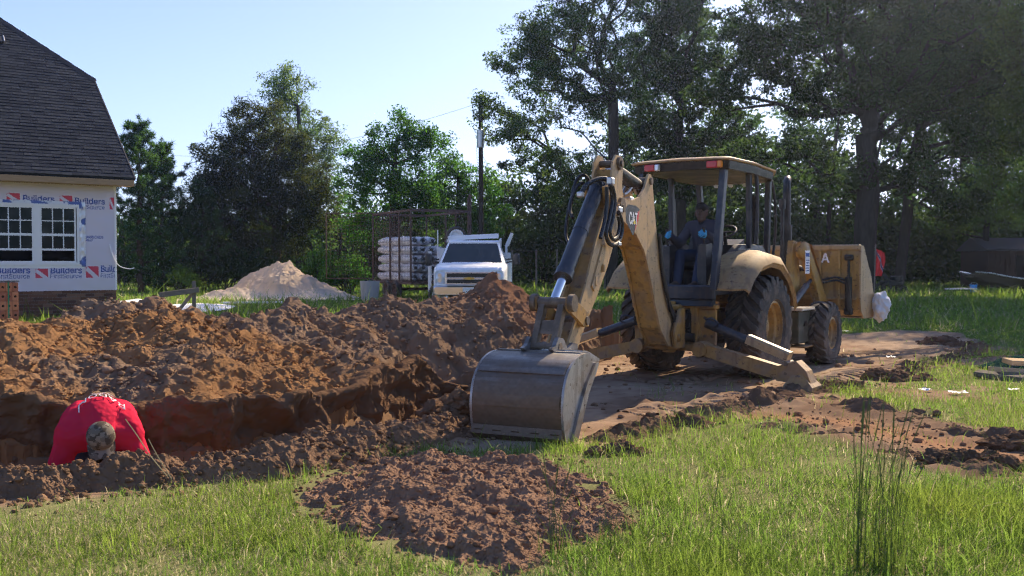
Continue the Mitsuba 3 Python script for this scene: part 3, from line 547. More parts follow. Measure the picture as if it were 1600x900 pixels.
# ---- loader bucket (raised, back towards the camera)
LB = numbered(BH + '__loader_bucket')
W2 = 1.24
shell = [(3.46, 1.86), (3.42, 1.84), (3.40, 1.00), (3.46, .80), (3.62, .70), (4.25, .66), (4.25, .69), (3.64, .74), (3.50, .83), (3.45, 1.02), (3.47, 1.82)]
part(LB, 'back_plate', mach(prism(shell, -W2, W2)), 'm_yellow')
mp('top_rail', box2([3.38, -W2 - .01, 1.80], [3.52, W2 + .01, 1.90], .02), 'm_tan_paint', False, LB)
for s in (-1, 1):
    mp('side_plate', prism([(3.40, 1.885), (3.55, 1.88), (4.05, 1.35), (4.20, 1.05), (4.30, .66), (3.60, .655), (3.44, .78), (3.38, 1.0)], s * (W2 + .002), s * (W2 + .028)), 'm_tan_paint', False, LB)
    mp('clam_cylinder', cat([cyl([3.35, s * 1.08, .80], [3.35, s * 1.08, 1.36], .055), cyl([3.35, s * 1.08, 1.36], [3.35, s * 1.08, 1.66], .022), box([3.36, s * 1.08, 1.68], [.10, .14, .10], .02), box([3.36, s * 1.08, .78], [.10, .14, .12], .02)]), 'm_black', 30, LB)
for y in (-.92, -.60, -.46, .46, .60, .92):
    mp('rib', box2([3.335, y - .02, .86], [3.405, y + .02, 1.80], .004), 'm_yellow', False, LB)
for z in (1.05, 1.42):
    mp('rib', box2([3.35, -.60, z], [3.40, -.46, z + .04], .004), 'm_yellow', False, LB)
mp('stiffener', box2([3.36, -1.2, .97], [3.403, 1.2, 1.01], .004), 'm_yellow', False, LB)
mp('hydraulic_hose', cat([tube(curve([[3.30, -.5, 1.22 + k], [3.26, -.7, 1.26 + k], [3.27, -.9, 1.30 + k], [3.33, -1.05, 1.24 + k]], 8), .018, 8) for k in (0, .05)]), 'm_hose', 30, LB)
for q, dz in ((mp, 0),):
    t = text_on('A', .15, [3.33, -.50, 1.60], [0, -1, 0], [0, 0, 1], [-1, 0, 0], .003, True); t.apply_translation([.003, -.12, 0]); mp('letter', t, 'm_decal_white', False, LB)
mp('cutting_edge', box2([4.05, -W2 - .03, .635], [4.36, W2 + .03, .662], .006), 'm_worn_edge', False, LB)
# label on the loader tower
mp('warning_label', box2([2.20, -.7245, 1.42], [2.42, -.7215, 1.79]), 'm_decal_white', label='white notice sticker with blue heading on the loader arm')
mp('label_heading', box2([2.215, -.7265, 1.69], [2.405, -.725, 1.75]), 'm_decal_blue')
for k in range(5): mp('label_line', box2([2.225, -.7265, 1.46 + k * .042], [2.395 - .02 * (k % 2), -.725, 1.475 + k * .042]), 'm_decal_blue')

# ---- fenders
def fender(s):
    prof_o = [(-1.12, 1.26), (-.95, 1.50), (-.62, 1.70), (-.20, 1.78), (.22, 1.74), (.55, 1.55), (.78, 1.22), (.84, .98)]
    prof_i = [(-1.05, 1.24), (-.88, 1.40), (-.58, 1.56), (-.18, 1.62), (.20, 1.58), (.50, 1.41), (.73, 1.17), (.80, .98)]
    vo, vm, vi = s * 1.07, s * 1.02, s * .50
    R_ = []
    for (a, b), (c, d) in zip(prof_o, prof_i): R_.append([[a, vi, b], [a, vm - s * .18, b - .01], [(a + c) / 2, vm, (b + d) / 2 + .01], [c, vo, d - .02], [c, vo - s * .03, d - .06]])
    R_ = np.array(R_); n, k = R_.shape[:2]
    top = R_.reshape(-1, 3); bot = top - [0, 0, .025]; bot[:, 1] -= s * .015
    i, j = np.meshgrid(np.arange(n - 1), np.arange(k - 1), indexing='ij'); a = (i * k + j).ravel()
    q = np.stack([a, a + 1, a + k + 1, a + k], 1); N = len(top)
    f = [q, (q + N)[:, ::-1]]
    for e in (0, k - 1):
        b = np.arange(n - 1) * k + e; f.append(np.stack([b, b + k, b + k + N, b + N], 1))
    for e in (0, (n - 1) * k):
        b = np.arange(k - 1) + e; f.append(np.stack([b, b + 1, b + 1 + N, b + N], 1))
    q = np.vstack(f); m = trimesh.Trimesh(np.vstack([top, bot]), np.vstack([q[:, [0, 1, 2]], q[:, [0, 2, 3]]]), process=False)
    return m
mp('fender', fender(-1), 'm_fender', 28); mp('fender', fender(1), 'm_fender', 28)
for s in (-1, 1):
    mp('side_console', hullp([[-1.0, s * .48, 1.28], [-1.0, s * .60, 1.28], [.9, s * .48, 1.28], [.9, s * .60, 1.28], [-.75, s * .50, 1.60], [-.75, s * .60, 1.58], [-.1, s * .46, 1.86], [-.1, s * .58, 1.84], [.7, s * .46, 1.86], [.7, s * .58, 1.84], [.9, s * .5, 1.7], [.9, s * .58, 1.7]]), 'm_navy')

# ---- cab: floor, posts, roof
mp('cab_floor', cat([box2([-1.12, -.60, 1.16], [.95, .60, 1.24], .015), box2([-1.18, -.62, 1.10], [-1.08, .62, 1.30], .02)]), 'm_navy')
mp('rear_bulkhead', cat([prism([(-1.16, 1.02), (-1.10, 1.30), (-1.04, 1.30), (-1.02, 1.02)], -.58, .58)]), 'm_navy')
mp('caution_sticker', box2([-1.168, -.20, 1.13], [-1.163, -.10, 1.19]), 'm_decal_yellow', label='small yellow sticker on the rear sill of the cab')
mp('caution_sticker', box2([-1.168, -.44, 1.13], [-1.163, -.30, 1.19]), 'm_decal_red', label='small red sticker on the rear sill of the cab')
def post(p0, p1, a, b):
    p0, p1 = np.array(p0, float), np.array(p1, float)
    c = np.array([[x, y, 0] for x in (-a, a) for y in (-b, b)]) / 2
    ch = [[x * (1 - .25 * i), y * (1 - .25 * (1 - i)), 0] for x, y, _ in c for i in (0, 1)]
    return hullp(np.vstack([np.array(ch) + p0, np.array(ch) + p1]))
mp('rear_post', post([-1.12, -.60, 1.24], [-.80, -.60, 2.92], .13, .085), 'm_navy'); mp('rear_post', post([-1.12, .60, 1.24], [-.80, .60, 2.92], .13, .085), 'm_navy')
for s in (-1, 1):
    mp('middle_post', post([.12, s * .60, 1.80], [.08, s * .60, 2.92], .09, .07), 'm_navy')
    mp('front_post', post([1.08, s * .50, 1.60], [.98, s * .56, 2.86], .10, .08), 'm_navy')
    mp('door_post', cat([post([.28, s * .635, 1.86], [.22, s * .635, 2.55], .11, .05)]), 'm_black')
mp('grab_rail', tube(curve([[.20, -.66, 1.86], [.20, -.68, 2.1], [.20, -.68, 2.6], [.18, -.66, 2.85], [-.0, -.63, 2.88], [-.3, -.62, 2.88]], 8), .028, 10), 'm_navy', 30, label='blue painted grab rail along the right cab posts')
mp('grab_rail', tube(curve([[1.16, -.56, 1.62], [1.18, -.60, 2.1], [1.12, -.60, 2.6], [1.04, -.58, 2.82]], 8), .022, 10), 'm_black', 30)
roof_pts = []
def roof_ring(z, ins, drop):
    pts = [(-.92, .74), (-.96, .60), (-.98, 0), (-.96, -.60), (-.92, -.74), (-.1, -.76), (.80, -.74), (1.12, -.60), (1.22, -.35), (1.22, .35), (1.12, .60), (.80, .74), (-.1, .76)]
    return [[u * (1 - ins) + .03 * ins, v * (1 - ins), z - drop * max(0, u - .1)**1.5 - .02 * abs(v)] for u, v in pts]
def loft(rings, cap=True):
    R_ = np.array(rings, float); n, k = R_.shape[:2]; V = R_.reshape(-1, 3); f = []
    for i in range(n - 1):
        for j in range(k):
            j2 = (j + 1) % k; f += [[i * k + j, i * k + j2, (i + 1) * k + j2], [i * k + j, (i + 1) * k + j2, (i + 1) * k + j]]
    if cap:
        for e, fl in ((0, 1), (n - 1, 0)):
            c = len(V); V = np.vstack([V, R_[e].mean(0)])
            for j in range(k): f.append([e * k + j, c, e * k + (j + 1) % k] if fl == 0 else [e * k + j, e * k + (j + 1) % k, c])
    m = trimesh.Trimesh(V, f, process=False)
    if m.volume < 0: m.invert()
    return m
mp('cab_roof', loft([roof_ring(2.975, .02, .06), roof_ring(2.982, 0, .06), roof_ring(3.002, 0, .06), roof_ring(3.025, .06, .06), roof_ring(3.045, .25, .06)]), 'm_tan_paint', 40)
mp('roof_liner', loft([roof_ring(2.86, .12, .05), roof_ring(2.86, .06, .05), roof_ring(2.966, .04, .06)]), 'm_black')
for s, lens in ((1, 'm_red_lens'), (-1, 'm_red_lens')):
    mp('tail_lamp', box2([-.99, (.44 if s > 0 else -.48) - .09, 2.86], [-.925, (.44 if s > 0 else -.48) + .06, 2.95], .01), lens, label=('left' if s > 0 else 'right') + ' red tail lamp under the canopy edge')
    mp('indicator_lamp', box2([-.99, .44 - .16 if s > 0 else -.48 - .155, 2.86], [-.925, .44 - .095 if s > 0 else -.48 - .092, 2.95], .01), 'm_clear_lens' if s > 0 else 'm_amber_lens')
for y in (-.18, .05, .28):
    mp('work_lamp', cyl([.98, y, 2.78], [1.04, y, 2.78], .032), 'm_clear_lens', 30)
# ---- seat, dash, levers
mp('seat', cat([box2([-.62, -.26, 1.50], [-.08, .26, 1.62], .05), hullp([[-.14, -.25, 1.58], [-.14, .25, 1.58], [.0, -.25, 1.58], [.0, .25, 1.58], [.02, -.22, 2.22], [.02, .22, 2.22], [.10, -.22, 2.22], [.10, .22, 2.22]]), box2([-.45, -.18, 1.24], [-.15, .18, 1.50], .03)]), 'm_black')
mp('dashboard', cat([hullp([[.62, -.25, 1.24], [.62, .25, 1.24], [.85, -.25, 1.24], [.85, .25, 1.24], [.55, -.26, 1.86], [.55, .26, 1.86], [.82, -.25, 1.95], [.82, .25, 1.95]])]), 'm_black')
swc = np.array([.48, -.06, 2.05]); swn = np.array([-.5, 0, .86]); _, ea, eb = basis(swn)
mp('steering_wheel', cat([tube([swc + .19 * (math.cos(t) * ea + math.sin(t) * eb) for t in np.linspace(0, 6.283, 28, endpoint=False)], .016, 8, True), cyl(swc, swc - swn * .22, .03), cyl(swc - ea * .19, swc + ea * .19, .012)]), 'm_black', 30)
HANDS = {}
for nm, (px, py, uu) in {'r': (1043, 367, -.88), 'l': (1100, 364, -.80)}.items(): HANDS[nm] = MU(px, py, u=uu)
for nm, h in HANDS.items():
    base = h + [.02, 0.0, -.55]
    mp('control_tower', cat([hullp([[base[0] - .10, base[1] - .07, 1.24], [base[0] + .10, base[1] - .07, 1.24], [base[0] - .10, base[1] + .07, 1.24], [base[0] + .10, base[1] + .07, 1.24], [base[0] - .08, base[1] - .06, h[2] - .16], [base[0] + .12, base[1] - .06, h[2] - .13], [base[0] - .08, base[1] + .06, h[2] - .16], [base[0] + .12, base[1] + .06, h[2] - .13]])]), 'm_black')
    mp('control_lever', cat([cyl([h[0] + .01, h[1], h[2] - .15], [h[0] - .01, h[1], h[2] - .02], .013), cyl([h[0] - .01, h[1], h[2] - .04], [h[0] - .015, h[1], h[2] + .085], .019, .022)]), 'm_black', 30)

# ---- rear frame, swing post, stabilizers
mp('rear_frame', cat([box2([-1.10, -.62, .98], [-.98, .62, 1.04], .01), prism([(-1.12, .42), (-1.02, .42), (-1.02, 1.0), (-1.12, 1.0)], -.36, -.28), prism([(-1.12, .42), (-1.02, .42), (-1.02, 1.0), (-1.12, 1.0)], .10, .16), box2([-1.06, -.60, .50], [-1.0, -.30, .98], .01), box2([-1.06, .10, .50], [-1.0, .60, .98], .01), box2([-1.20, -.58, .42], [-.95, .58, .52], .02)]), 'm_yellow_dirty')
mp('frame_brace', cat([hullp([[-1.10, -.30, 1.0], [-1.10, -.24, 1.0], [-1.05, -.30, 1.0], [-1.10, -.42, .60], [-1.10, -.36, .60], [-1.05, -.42, .60]])]), 'm_yellow')
mp('hydraulic_valve', cat([box([-1.06, -.14, .80], [.10, .26, .32], .02), box([-1.14, -.14, .88], [.10, .20, .09], .02)] + [cyl([-1.22, -.07 - .07 * k, .90 - .0 * k], [-1.06, -.07 - .07 * k, .90], .024) for k in range(3)] + [cyl([-1.20, -.10, .75], [-1.05, -.10, .75], .045), cyl([-1.20, -.22, .70], [-1.05, -.22, .70], .035)]), 'm_black', 30)
mp('swing_cylinder', cat([cyl([-1.16, -.34, .60], [-1.20, .02, .60], .06), cyl([-1.16, .34, .60], [-1.20, -.02, .60], .06)]), 'm_black', 30)
mp('bolt_head', cat([cyl([-1.065, -.45, .62], [-1.08, -.45, .62], .02, n=8), cyl([-1.065, -.45, .86], [-1.08, -.45, .86], .02, n=8), cyl([-1.065, -.55, .62], [-1.08, -.55, .62], .02, n=8), cyl([-1.065, -.55, .86], [-1.08, -.55, .86], .02, n=8)]), 'm_grease', 30)
mp('stepped_hoses', cat([tube(curve([[-1.06, .0 + .06 * k, 1.08], [-1.26, .02 + .05 * k, .92], [-1.24, -.04 + .05 * k, .72], [-1.1, .02 * k, .55]], 8), .02, 8) for k in range(-2, 3)]), 'm_hose', 30)
for s in (-1, 1):
    st = numbered(BH + '__stabilizer'); labels[st] = {'label': ('left' if s > 0 else 'right') + ' stabilizer leg let down to the ground'}
    a, e = np.array([-1.17, s * .46, .46]), np.array([-1.17, s * 1.70, .17])
    d = e - a
    part(st, 'arm', mach(cat([hullp(np.array([[x, p[1], p[2] + z] for p, hz in ((a - d * .04, .075), (a + d * .55, .09), (e + d * .02, .085)) for x in (-1.25, -1.09) for z in (-hz, hz)])), cyl(a + [-.12, 0, 0], a + [.12, 0, 0], .10)])), 'm_yellow_dirty')
    c0, c1 = np.array([-1.17, s * .52, .80]), np.array([-1.17, s * 1.62, .40])
    dd_ = (c1 - c0) / np.linalg.norm(c1 - c0)
    part(st, 'cylinder', mach(cat([cyl(c0, c0 + dd_ * .62, .062), tube(curve([c0 + [-.08, s * .02, .05], c0 + [-.11, s * .12, .07], c0 + [-.09, s * .2, 0], c0 + [-.06, s * .1, -.06]], 6), .012, 6)])), 'm_navy', 30)
    up = np.cross(dd_, [1, 0, 0]); up = up * np.sign(up[2])
    part(st, 'cylinder_guard', mach(cat([hullp(np.array([p + up * o + np.array([x, 0, 0]) for p in (c0 + dd_ * .60, c0 + dd_ * 1.18) for x, o in ((-.085, -.03), (.085, -.03), (-.085, .06), (.085, .06), (-.06, .085), (.06, .085))]))])), 'm_tan_paint')
    part(st, 'rod', mach(cyl(c0 + dd_ * .62, c1 + [0, s * .0, -.02], .032)), 'm_chrome', 30)
    part(st, 'pad', mach(cat([hullp([[-1.38, s * 1.62, .02], [-.96, s * 1.62, .02], [-1.38, s * 1.98, .02], [-.96, s * 1.98, .02], [-1.36, s * 1.62, .08], [-.98, s * 1.62, .08], [-1.36, s * 1.98, .07], [-.98, s * 1.98, .07], [-1.28, s * 1.70, .20], [-1.06, s * 1.70, .20], [-1.28, s * 1.83, .22], [-1.06, s * 1.83, .22]]), hullp([[x, s * y, z] for x in (-1.28, -1.06) for y, z in ((1.5, .12), (1.5, .30), (1.75, .38), (1.88, .26), (1.95, .08))])])), 'm_yellow_dirty')
    part(st, 'pin', mach(cat([cyl([-1.30, s * 1.78, .17], [-1.04, s * 1.78, .17], .04), cyl([-1.30, s * 1.62, .34], [-1.04, s * 1.62, .34], .03)])), 'm_grease', 30)

# ---- boom, stick and digging bucket: a frame of its own, swung about the swing post
PIV = MO + MF * -1.15
BB = np.array([-.429, -.903, 0]); BB /= np.linalg.norm(BB); BN = np.array([-BB[1], BB[0], 0])
def boomf(m): return frame(m, PIV, BB, BN, ZZ)
def SN(px, py, n=0.0):
    p = onplane(px, py, PIV + BN * n, BN) - PIV; return np.array([p @ BB, n, p[2]])
def bp(parent, name, m, mt, smooth=False, label=None): return part(parent, name, boomf(m), mt, smooth, label)
bp(BH, 'swing_post', cat([box2([-.02, -.16, .44], [.30, .16, .52], .02), box2([-.02, -.16, .96], [.22, .16, 1.04], .02), cyl([.10, 0, .40], [.10, 0, 1.08], .085), prism([(.1, .46), (.52, .50), (.60, .70), (.3, .98), (.1, 1.0)], .17, .22), prism([(.1, .46), (.52, .50), (.60, .70), (.3, .98), (.1, 1.0)], -.22, -.17), cyl([.45, -.25, .62], [.45, .25, .62], .05)]), 'm_yellow_dirty', 0)
BM = numbered(BH + '__boom')
side = [(.30, .60), (.38, .50), (.62, .52), (.98, .76), (1.22, 1.10), (1.44, 1.46), (1.66, 1.74), (1.98, 1.93), (2.42, 2.06), (2.56, 2.12), (2.58, 2.24), (2.46, 2.32), (2.16, 2.30), (1.86, 2.36), (1.66, 2.48), (1.50, 2.66), (1.40, 2.66), (1.33, 2.52), (1.26, 2.26), (1.12, 1.84), (.84, 1.30), (.55, .86)]
web = [(.34, .56), (.62, .54), (.98, .78), (1.20, 1.12), (1.42, 1.48), (1.64, 1.75), (1.98, 1.945), (2.30, 2.03), (2.25, 2.12), (1.60, 2.2), (1.34, 2.12), (1.14, 1.78), (.86, 1.24), (.58, .82)]
bp(BM, 'boom_box', prism(web, -.118, .118), 'm_yellow')
for s in (-1, 1): bp(BM, 'side_plate', prism(side, s * .1185, s * .145), 'm_tan_paint' if s > 0 else 'm_yellow', label=('right' if s > 0 else 'left') + ' side plate of the boom' + (' with the maker badge' if s > 0 else ''))
for q in ((.45, .62), (2.46, 2.20), (1.43, 2.58)): bp(BM, 'pin', cyl([q[0], -.17, q[1]], [q[0], .17, q[1]], .045), 'm_grease', 30)
# the maker's badge on the right side plate
bc0 = SN(989, 344, .1465)
bx_, bz_ = np.array([-1.0, 0, 0]), np.array([.0, 0, 1.0])
shield = [(-.26, .12), (-.18, .17), (.10, .17), (.24, .14), (.20, .02), (.02, -.17), (-.02, -.17), (-.24, -.02)]
def badge(pts, d0, d1): return prism([(bc0[0] - a, bc0[2] + b) for a, b in pts], .1455 + d0, .1455 + d1)
bp(BM, 'badge', badge(shield, 0, .002), 'm_decal_black', label='black shield shaped badge with white letters and a red edge')
bp(BM, 'badge_edge', badge([(.08, -.10), (.20, .02), (.23, .12), (.17, .10), (.05, -.13)], .002, .0035), 'm_decal_red')
bp(BM, 'badge_letters', text_on('CAT', .13, [bc0[0] + .15, .1475, bc0[2] - .045], [-1, 0, 0], [0, 0, 1], [0, 1, 0], .003, True, .30), 'm_decal_white')
bp(BM, 'badge_letters', cat([hullp([[bc0[0] - .01, .1480, bc0[2] - .04], [bc0[0] - .09, .1480, bc0[2] - .04], [bc0[0] - .05, .1480, bc0[2] + .015], [bc0[0] - .01, .1515, bc0[2] - .04], [bc0[0] - .09, .1515, bc0[2] - .04], [bc0[0] - .05, .1515, bc0[2] + .015]])]), 'm_decal_yellow')
# boom cylinder along the underside, stick cylinder over the top
bp(BH, 'boom_cylinder', cat([cyl([.42, .0, 1.06], [.95, 0, 1.9], .07), cyl([.95, 0, 1.9], [1.3, 0, 2.36], .04), cyl([.42, -.12, 1.0], [.42, .12, 1.0], .05)]), 'm_navy', 30)
sc0, sc1 = np.array([1.36, .0, 2.50]), np.array([2.50, .0, 2.66])
sd_ = (sc1 - sc0) / np.linalg.norm(sc1 - sc0)
bp(BH, 'stick_cylinder', cat([cyl(sc0 - sd_ * .02, sc0 + sd_ * .96, .082, n=20), cyl(sc0 + sd_ * .94, sc0 + sd_ * 1.0, .095, n=20)]), 'm_black', 30)
bp(BH, 'stick_cylinder_rod', cyl(sc0 + sd_ * 1.0, sc1, .04), 'm_chrome', 30)
SK = numbered(BH + '__stick')
stick = [(2.36, 2.70), (2.44, 2.78), (2.60, 2.78), (2.70, 2.70), (2.74, 2.52), (2.90, 2.22), (3.22, 1.84), (3.52, 1.36), (3.80, 1.02), (4.00, .80), (4.00, .68), (3.90, .62), (3.80, .66), (3.62, .88), (3.20, 1.24), (2.86, 1.56), (2.60, 1.90), (2.40, 2.12), (2.34, 2.30), (2.40, 2.46)]
stick_web = [(2.42, 2.62), (2.64, 2.62), (2.66, 2.50), (2.84, 2.18), (3.14, 1.80), (3.46, 1.30), (3.74, .96), (3.92, .76), (3.86, .70), (3.64, .92), (3.22, 1.28), (2.88, 1.60), (2.62, 1.94), (2.44, 2.16)]
bp(SK, 'stick_box', prism(stick_web, -.095, .095), 'm_yellow_dirty')
for s in (-1, 1):
    bp(SK, 'side_plate', prism(stick, s * .0955, s * .118), 'm_tan_paint')
    bp(SK, 'pin_boss', cat([cyl([2.52, s * .118, 2.69], [2.52, s * .15, 2.69], .075), cyl([2.46, s * .118, 2.24], [2.46, s * .155, 2.24], .085), cyl([3.92, s * .118, .72], [3.92, s * .15, .72], .075)]), 'm_grease', 30)
bp(SK, 'pin', cyl([2.52, -.17, 2.69], [2.52, .17, 2.69], .04), 'm_grease', 30)
bp(SK, 'hose_bracket', cat([box2([3.02, .1185, 1.50], [3.06, .15, 1.58], .006), box2([3.24, .1185, 1.36], [3.30, .145, 1.46], .006), prism([(2.98, 1.74), (3.06, 1.78), (3.38, 1.36), (3.30, 1.30)], .1185, .135), prism([(2.72, 2.36), (2.80, 2.34), (2.88, 2.08), (2.80, 2.06)], .1185, .14)]), 'm_tan_paint')
c0 = np.array([2.92, 0, 2.36]); c1 = np.array([4.06, 0, 1.23]); cd = (c1 - c0) / np.linalg.norm(c1 - c0)
bp(BH, 'bucket_cylinder', cat([cyl(c0 - cd * .05, c0 + cd * 1.22, .083, n=24), cyl(c0 + cd * 1.20, c0 + cd * 1.30, .094, n=24), cyl(c0 + cd * .62, c0 + cd * .645, .088, n=24), box(c0 - cd * .06, [.16, .15, .16], .03)]), 'm_navy', 30)
bp(BH, 'bucket_cylinder_rod', cyl(c0 + cd * 1.28, c1, .046, n=20), 'm_chrome', 30)
bp(BH, 'cylinder_mount', cat([hullp([[2.66, y, 2.50], [2.66, y, 2.30], [2.98, y, 2.40], [2.94, y, 2.28], [2.80, y, 2.16]] + [[2.66, y + .03, 2.50], [2.66, y + .03, 2.30], [2.98, y + .03, 2.40], [2.94, y + .03, 2.28], [2.80, y + .03, 2.16]]) for y in (-.118, .09)]), 'm_yellow_dirty')
# linkage
LK = numbered(BH + '__bucket_link')
lp, sp, bpn = np.array([4.08, 0, 1.21]), np.array([3.66, 0, 1.02]), np.array([4.30, 0, .80])
for s in (-1, 1): bp(LK, 'side_link', hullp([p + np.array([a, s * y, b]) for p in (lp, sp) for a in (-.06, .06) for b in (-.06, .06) for y in (.150, .185)]), 'm_yellow_dirty')
bp(LK, 'power_link', cat([hullp([p + np.array([a, y, b]) for p in (lp, bpn) for a, b in ((-.05, 0), (.05, 0), (0, .05)) for y in (s * .07, s * .13)]) for s in (-1, 1)] + [hullp([p + np.array([a, y, 0]) for p in (lp * .6 + bpn * .4, lp * .3 + bpn * .7) for a in (-.03, .03) for y in (-.10, .10)])]), 'm_grease')
bp(LK, 'pin', cat([cyl([lp[0], -.21, lp[2]], [lp[0], .21, lp[2]], .055), cyl([lp[0], -.225, lp[2]], [lp[0], -.17, lp[2]], .085), cyl([lp[0], .17, lp[2]], [lp[0], .225, lp[2]], .085), cyl([bpn[0], -.17, bpn[2]], [bpn[0], .17, bpn[2]], .045), cyl([sp[0], -.2, sp[2]], [sp[0], .2, sp[2]], .045)]), 'm_grease', 30)
# digging bucket
DB = numbered(BH + '__digging_bucket'); labels[DB] = {'label': 'muddy steel digging bucket standing on its teeth'}
back = curve([(4.02, .68), (4.28, .755), (4.52, .76), (4.72, .70), (4.86, .585), (4.93, .43), (4.94, .26), (4.90, .08), (4.84, -.02)], 6)
inn = back + np.stack([np.interp(np.arange(len(back)), [0, len(back) - 1], [0, -.03]), -.028 + 0 * back[:, 0]], 1)
nrm = np.gradient(back, axis=0); nrm = np.stack([-nrm[:, 1], nrm[:, 0]], 1); nrm /= np.linalg.norm(nrm, axis=1, keepdims=True)
inn = back - nrm * .028 if (back - nrm * .028)[20, 0] < back[20, 0] else back + nrm * .028
HW = .435
bp(DB, 'shell', prism(np.vstack([back, inn[::-1]]), -HW, HW), 'm_steel', 25)
for (i0, i1) in ((0, 10), (17, 23), (30, 34)):
    o = back[i0:i1 + 1] + nrm[i0:i1 + 1] * (.012 if (back + nrm)[20, 0] > back[20, 0] else -.012); bp(DB, 'wear_strap', prism(np.vstack([o, back[i0:i1 + 1][::-1]]), -HW + .01, HW - .01), 'm_steel', 25)
bp(DB, 'wear_plate', prism(np.vstack([back[0:9] + (nrm[0:9] * .024 if (back + nrm)[20, 0] > back[20, 0] else -nrm[0:9] * .024), back[0:9][::-1]]), .0, HW - .02), 'm_worn_edge', 25)
sidep = np.vstack([back, [(4.70, -.02), (4.56, .20), (4.44, .40), (4.24, .60), (4.06, .66)]])
for s in (-1, 1):
    bp(DB, 'side_plate', prism(sidep, s * (HW + .001), s * (HW + .024)), 'm_worn_edge')
    bp(DB, 'side_cutter', prism([(4.12, .655), (4.20, .66), (4.42, .50), (4.62, .26), (4.78, .02), (4.68, -.03), (4.52, .20), (4.38, .40), (4.18, .58)], s * (HW + .0255), s * (HW + .05)), 'm_worn_edge')
    bp(DB, 'mounting_ear', prism([(3.84, .66), (3.86, .80), (3.96, .82), (4.10, .76), (4.22, .88), (4.34, .90), (4.42, .82), (4.50, .80), (4.40, .74), (4.06, .66)], s * .125, s * .165), 'm_steel')
bp(DB, 'cutting_edge', prism([(4.95, .06), (4.93, .14), (4.88, .14), (4.80, -.04), (4.84, -.05)], -HW - .01, HW + .01), 'm_steel')
for k in range(5):
    y = -HW + .06 + k * (2 * HW - .12) / 4
    bp(DB, 'tooth', hullp([[4.95, y - .04, .10], [4.95, y + .04, .10], [4.86, y - .04, .12], [4.86, y + .04, .12], [4.80, y - .03, -.09], [4.80, y + .03, -.09], [4.78, y - .03, -.08], [4.78, y + .03, -.08]]), 'm_steel')
# hoses about the boom head
def hose(pts, r=.019): return tube(curve(pts, 8), r, 8)
A = lambda px, py, n: SN(px, py, n)
bp(BH, 'hydraulic_hose', hose([[2.46, -.16, 2.30], [2.62, -.22, 2.55], [2.70, -.30, 2.52], [2.78, -.34, 2.30], [2.86, -.36, 2.05], [2.95, -.32, 1.85], [2.98, -.2, 1.75]]), 'm_hose', 30)
bp(BH, 'hydraulic_hose', hose([[2.50, -.16, 2.26], [2.66, -.24, 2.47], [2.76, -.30, 2.40], [2.86, -.32, 2.20], [2.94, -.26, 2.08]]), 'm_hose', 30)
def hpx(pts, n, r=.02): return hose([SN(a, b, n) for a, b in pts], r)
bp(BH, 'hydraulic_hose', hpx([(953, 288), (957, 312), (952, 342), (947, 366), (954, 382), (966, 379), (972, 361), (971, 344), (966, 331)], .19, .022), 'm_hose', 30)
bp(BH, 'hydraulic_hose', hpx([(957, 290), (961, 315), (957, 345), (953, 362), (958, 374), (965, 368), (968, 352), (966, 338)], .21, .020), 'm_hose', 30)
bp(BH, 'hydraulic_hose', hpx([(948, 292), (948, 320), (944, 350), (938, 372)], .17, .022), 'm_hose', 30)
bp(BH, 'hydraulic_hose', hose([SN(908, 302, -.06), SN(918, 288, -.02), SN(934, 280, .05), SN(948, 280, .12), SN(955, 288, .17)], .026), 'm_hose', 30)
bp(BH, 'hose_fitting', cat([box(SN(954, 283, .17), [.10, .07, .08], .012), box(SN(966, 328, .16), [.12, .07, .07], .012), box(SN(966, 381, .19), [.09, .05, .05], .01), box(SN(984, 311, .10), [.14, .07, .05], .012), box(SN(907, 304, -.06), [.07, .07, .06], .012)]), 'm_aluminium', 30)
bp(BH, 'hydraulic_hose', cat([hose([[1.05 + k * .05, .155 + .01 * k, 1.95], [.95 + k * .03, .17, 1.5], [.72 + k * .02, .18, 1.1], [.4, .17, .9 - .05 * k], [.15, .12, .86]], .018) for k in range(3)]), 'm_hose', 30)
bp(BH, 'oil_line', cat([tube(curve([[2.05, -.05 + .07 * k, 2.38], [1.9, -.05 + .07 * k, 2.42], [1.72, -.05 + .07 * k, 2.5], [1.6, -.04 + .06 * k, 2.42]], 6), .018, 8) for k in range(2)]), 'm_aluminium', 30)
# ================================================================ the house under construction
PH = math.radians(35)
HT = np.array([math.cos(PH), math.sin(PH), 0]); HN = np.array([math.sin(PH), -math.cos(PH), 0])     # along the wall to the right / out of the wall
HC = D(182, 452, 24.0); HC[2] = 0.30
def hf(m): return frame(m, HC, HT, -HN, ZZ)        # local: x along the wall (0 at the corner, negative to the left), y into the house, z up from the ground
def HP(px, py, off=0.0):
    p = onplane(px, py, HC + HN * off, HN) - HC; return np.array([p @ HT, -off, p[2]])
def hbox(x0, x1, z0, z1, o0, o1, b=0.0): return hf(box2([x0, -o1, z0], [x1, -o0, z1], b))   # o: how far proud of the wall
HS = thing('house', 'unfinished house wrapped in white printed sheeting under a steep dark shingle roof', 'house')
zb = HP(182, 453)[2]; zt = HP(182, 284)[2]; XL, DEEP = -9.0, 7.5
def wallmat(p, n, uv):
    k = tfbm(p.x * 1.3, p.y * 1.3, p.z * 1.3, 3)
    return tmix((0.63, 0.58, 0.65), (0.72, 0.67, 0.74), k)
scene['m_wrap'] = {'type': 'twosided', 'bsdf': {'type': 'bumpmap', 'arbitrary': mikit.proc(lambda p, n, uv: tfbm(p.x * 1.1 + p.z * .5, p.y * 1.1, p.z * 3.2 + p.x * 1.5, 3) + .15 * tfbm(p.x * 6, p.y * 6, p.z * 9, 2), .01), 'scale': .05, 'bsdf': {'type': 'diffuse', 'reflectance': mikit.proc(wallmat)}}}
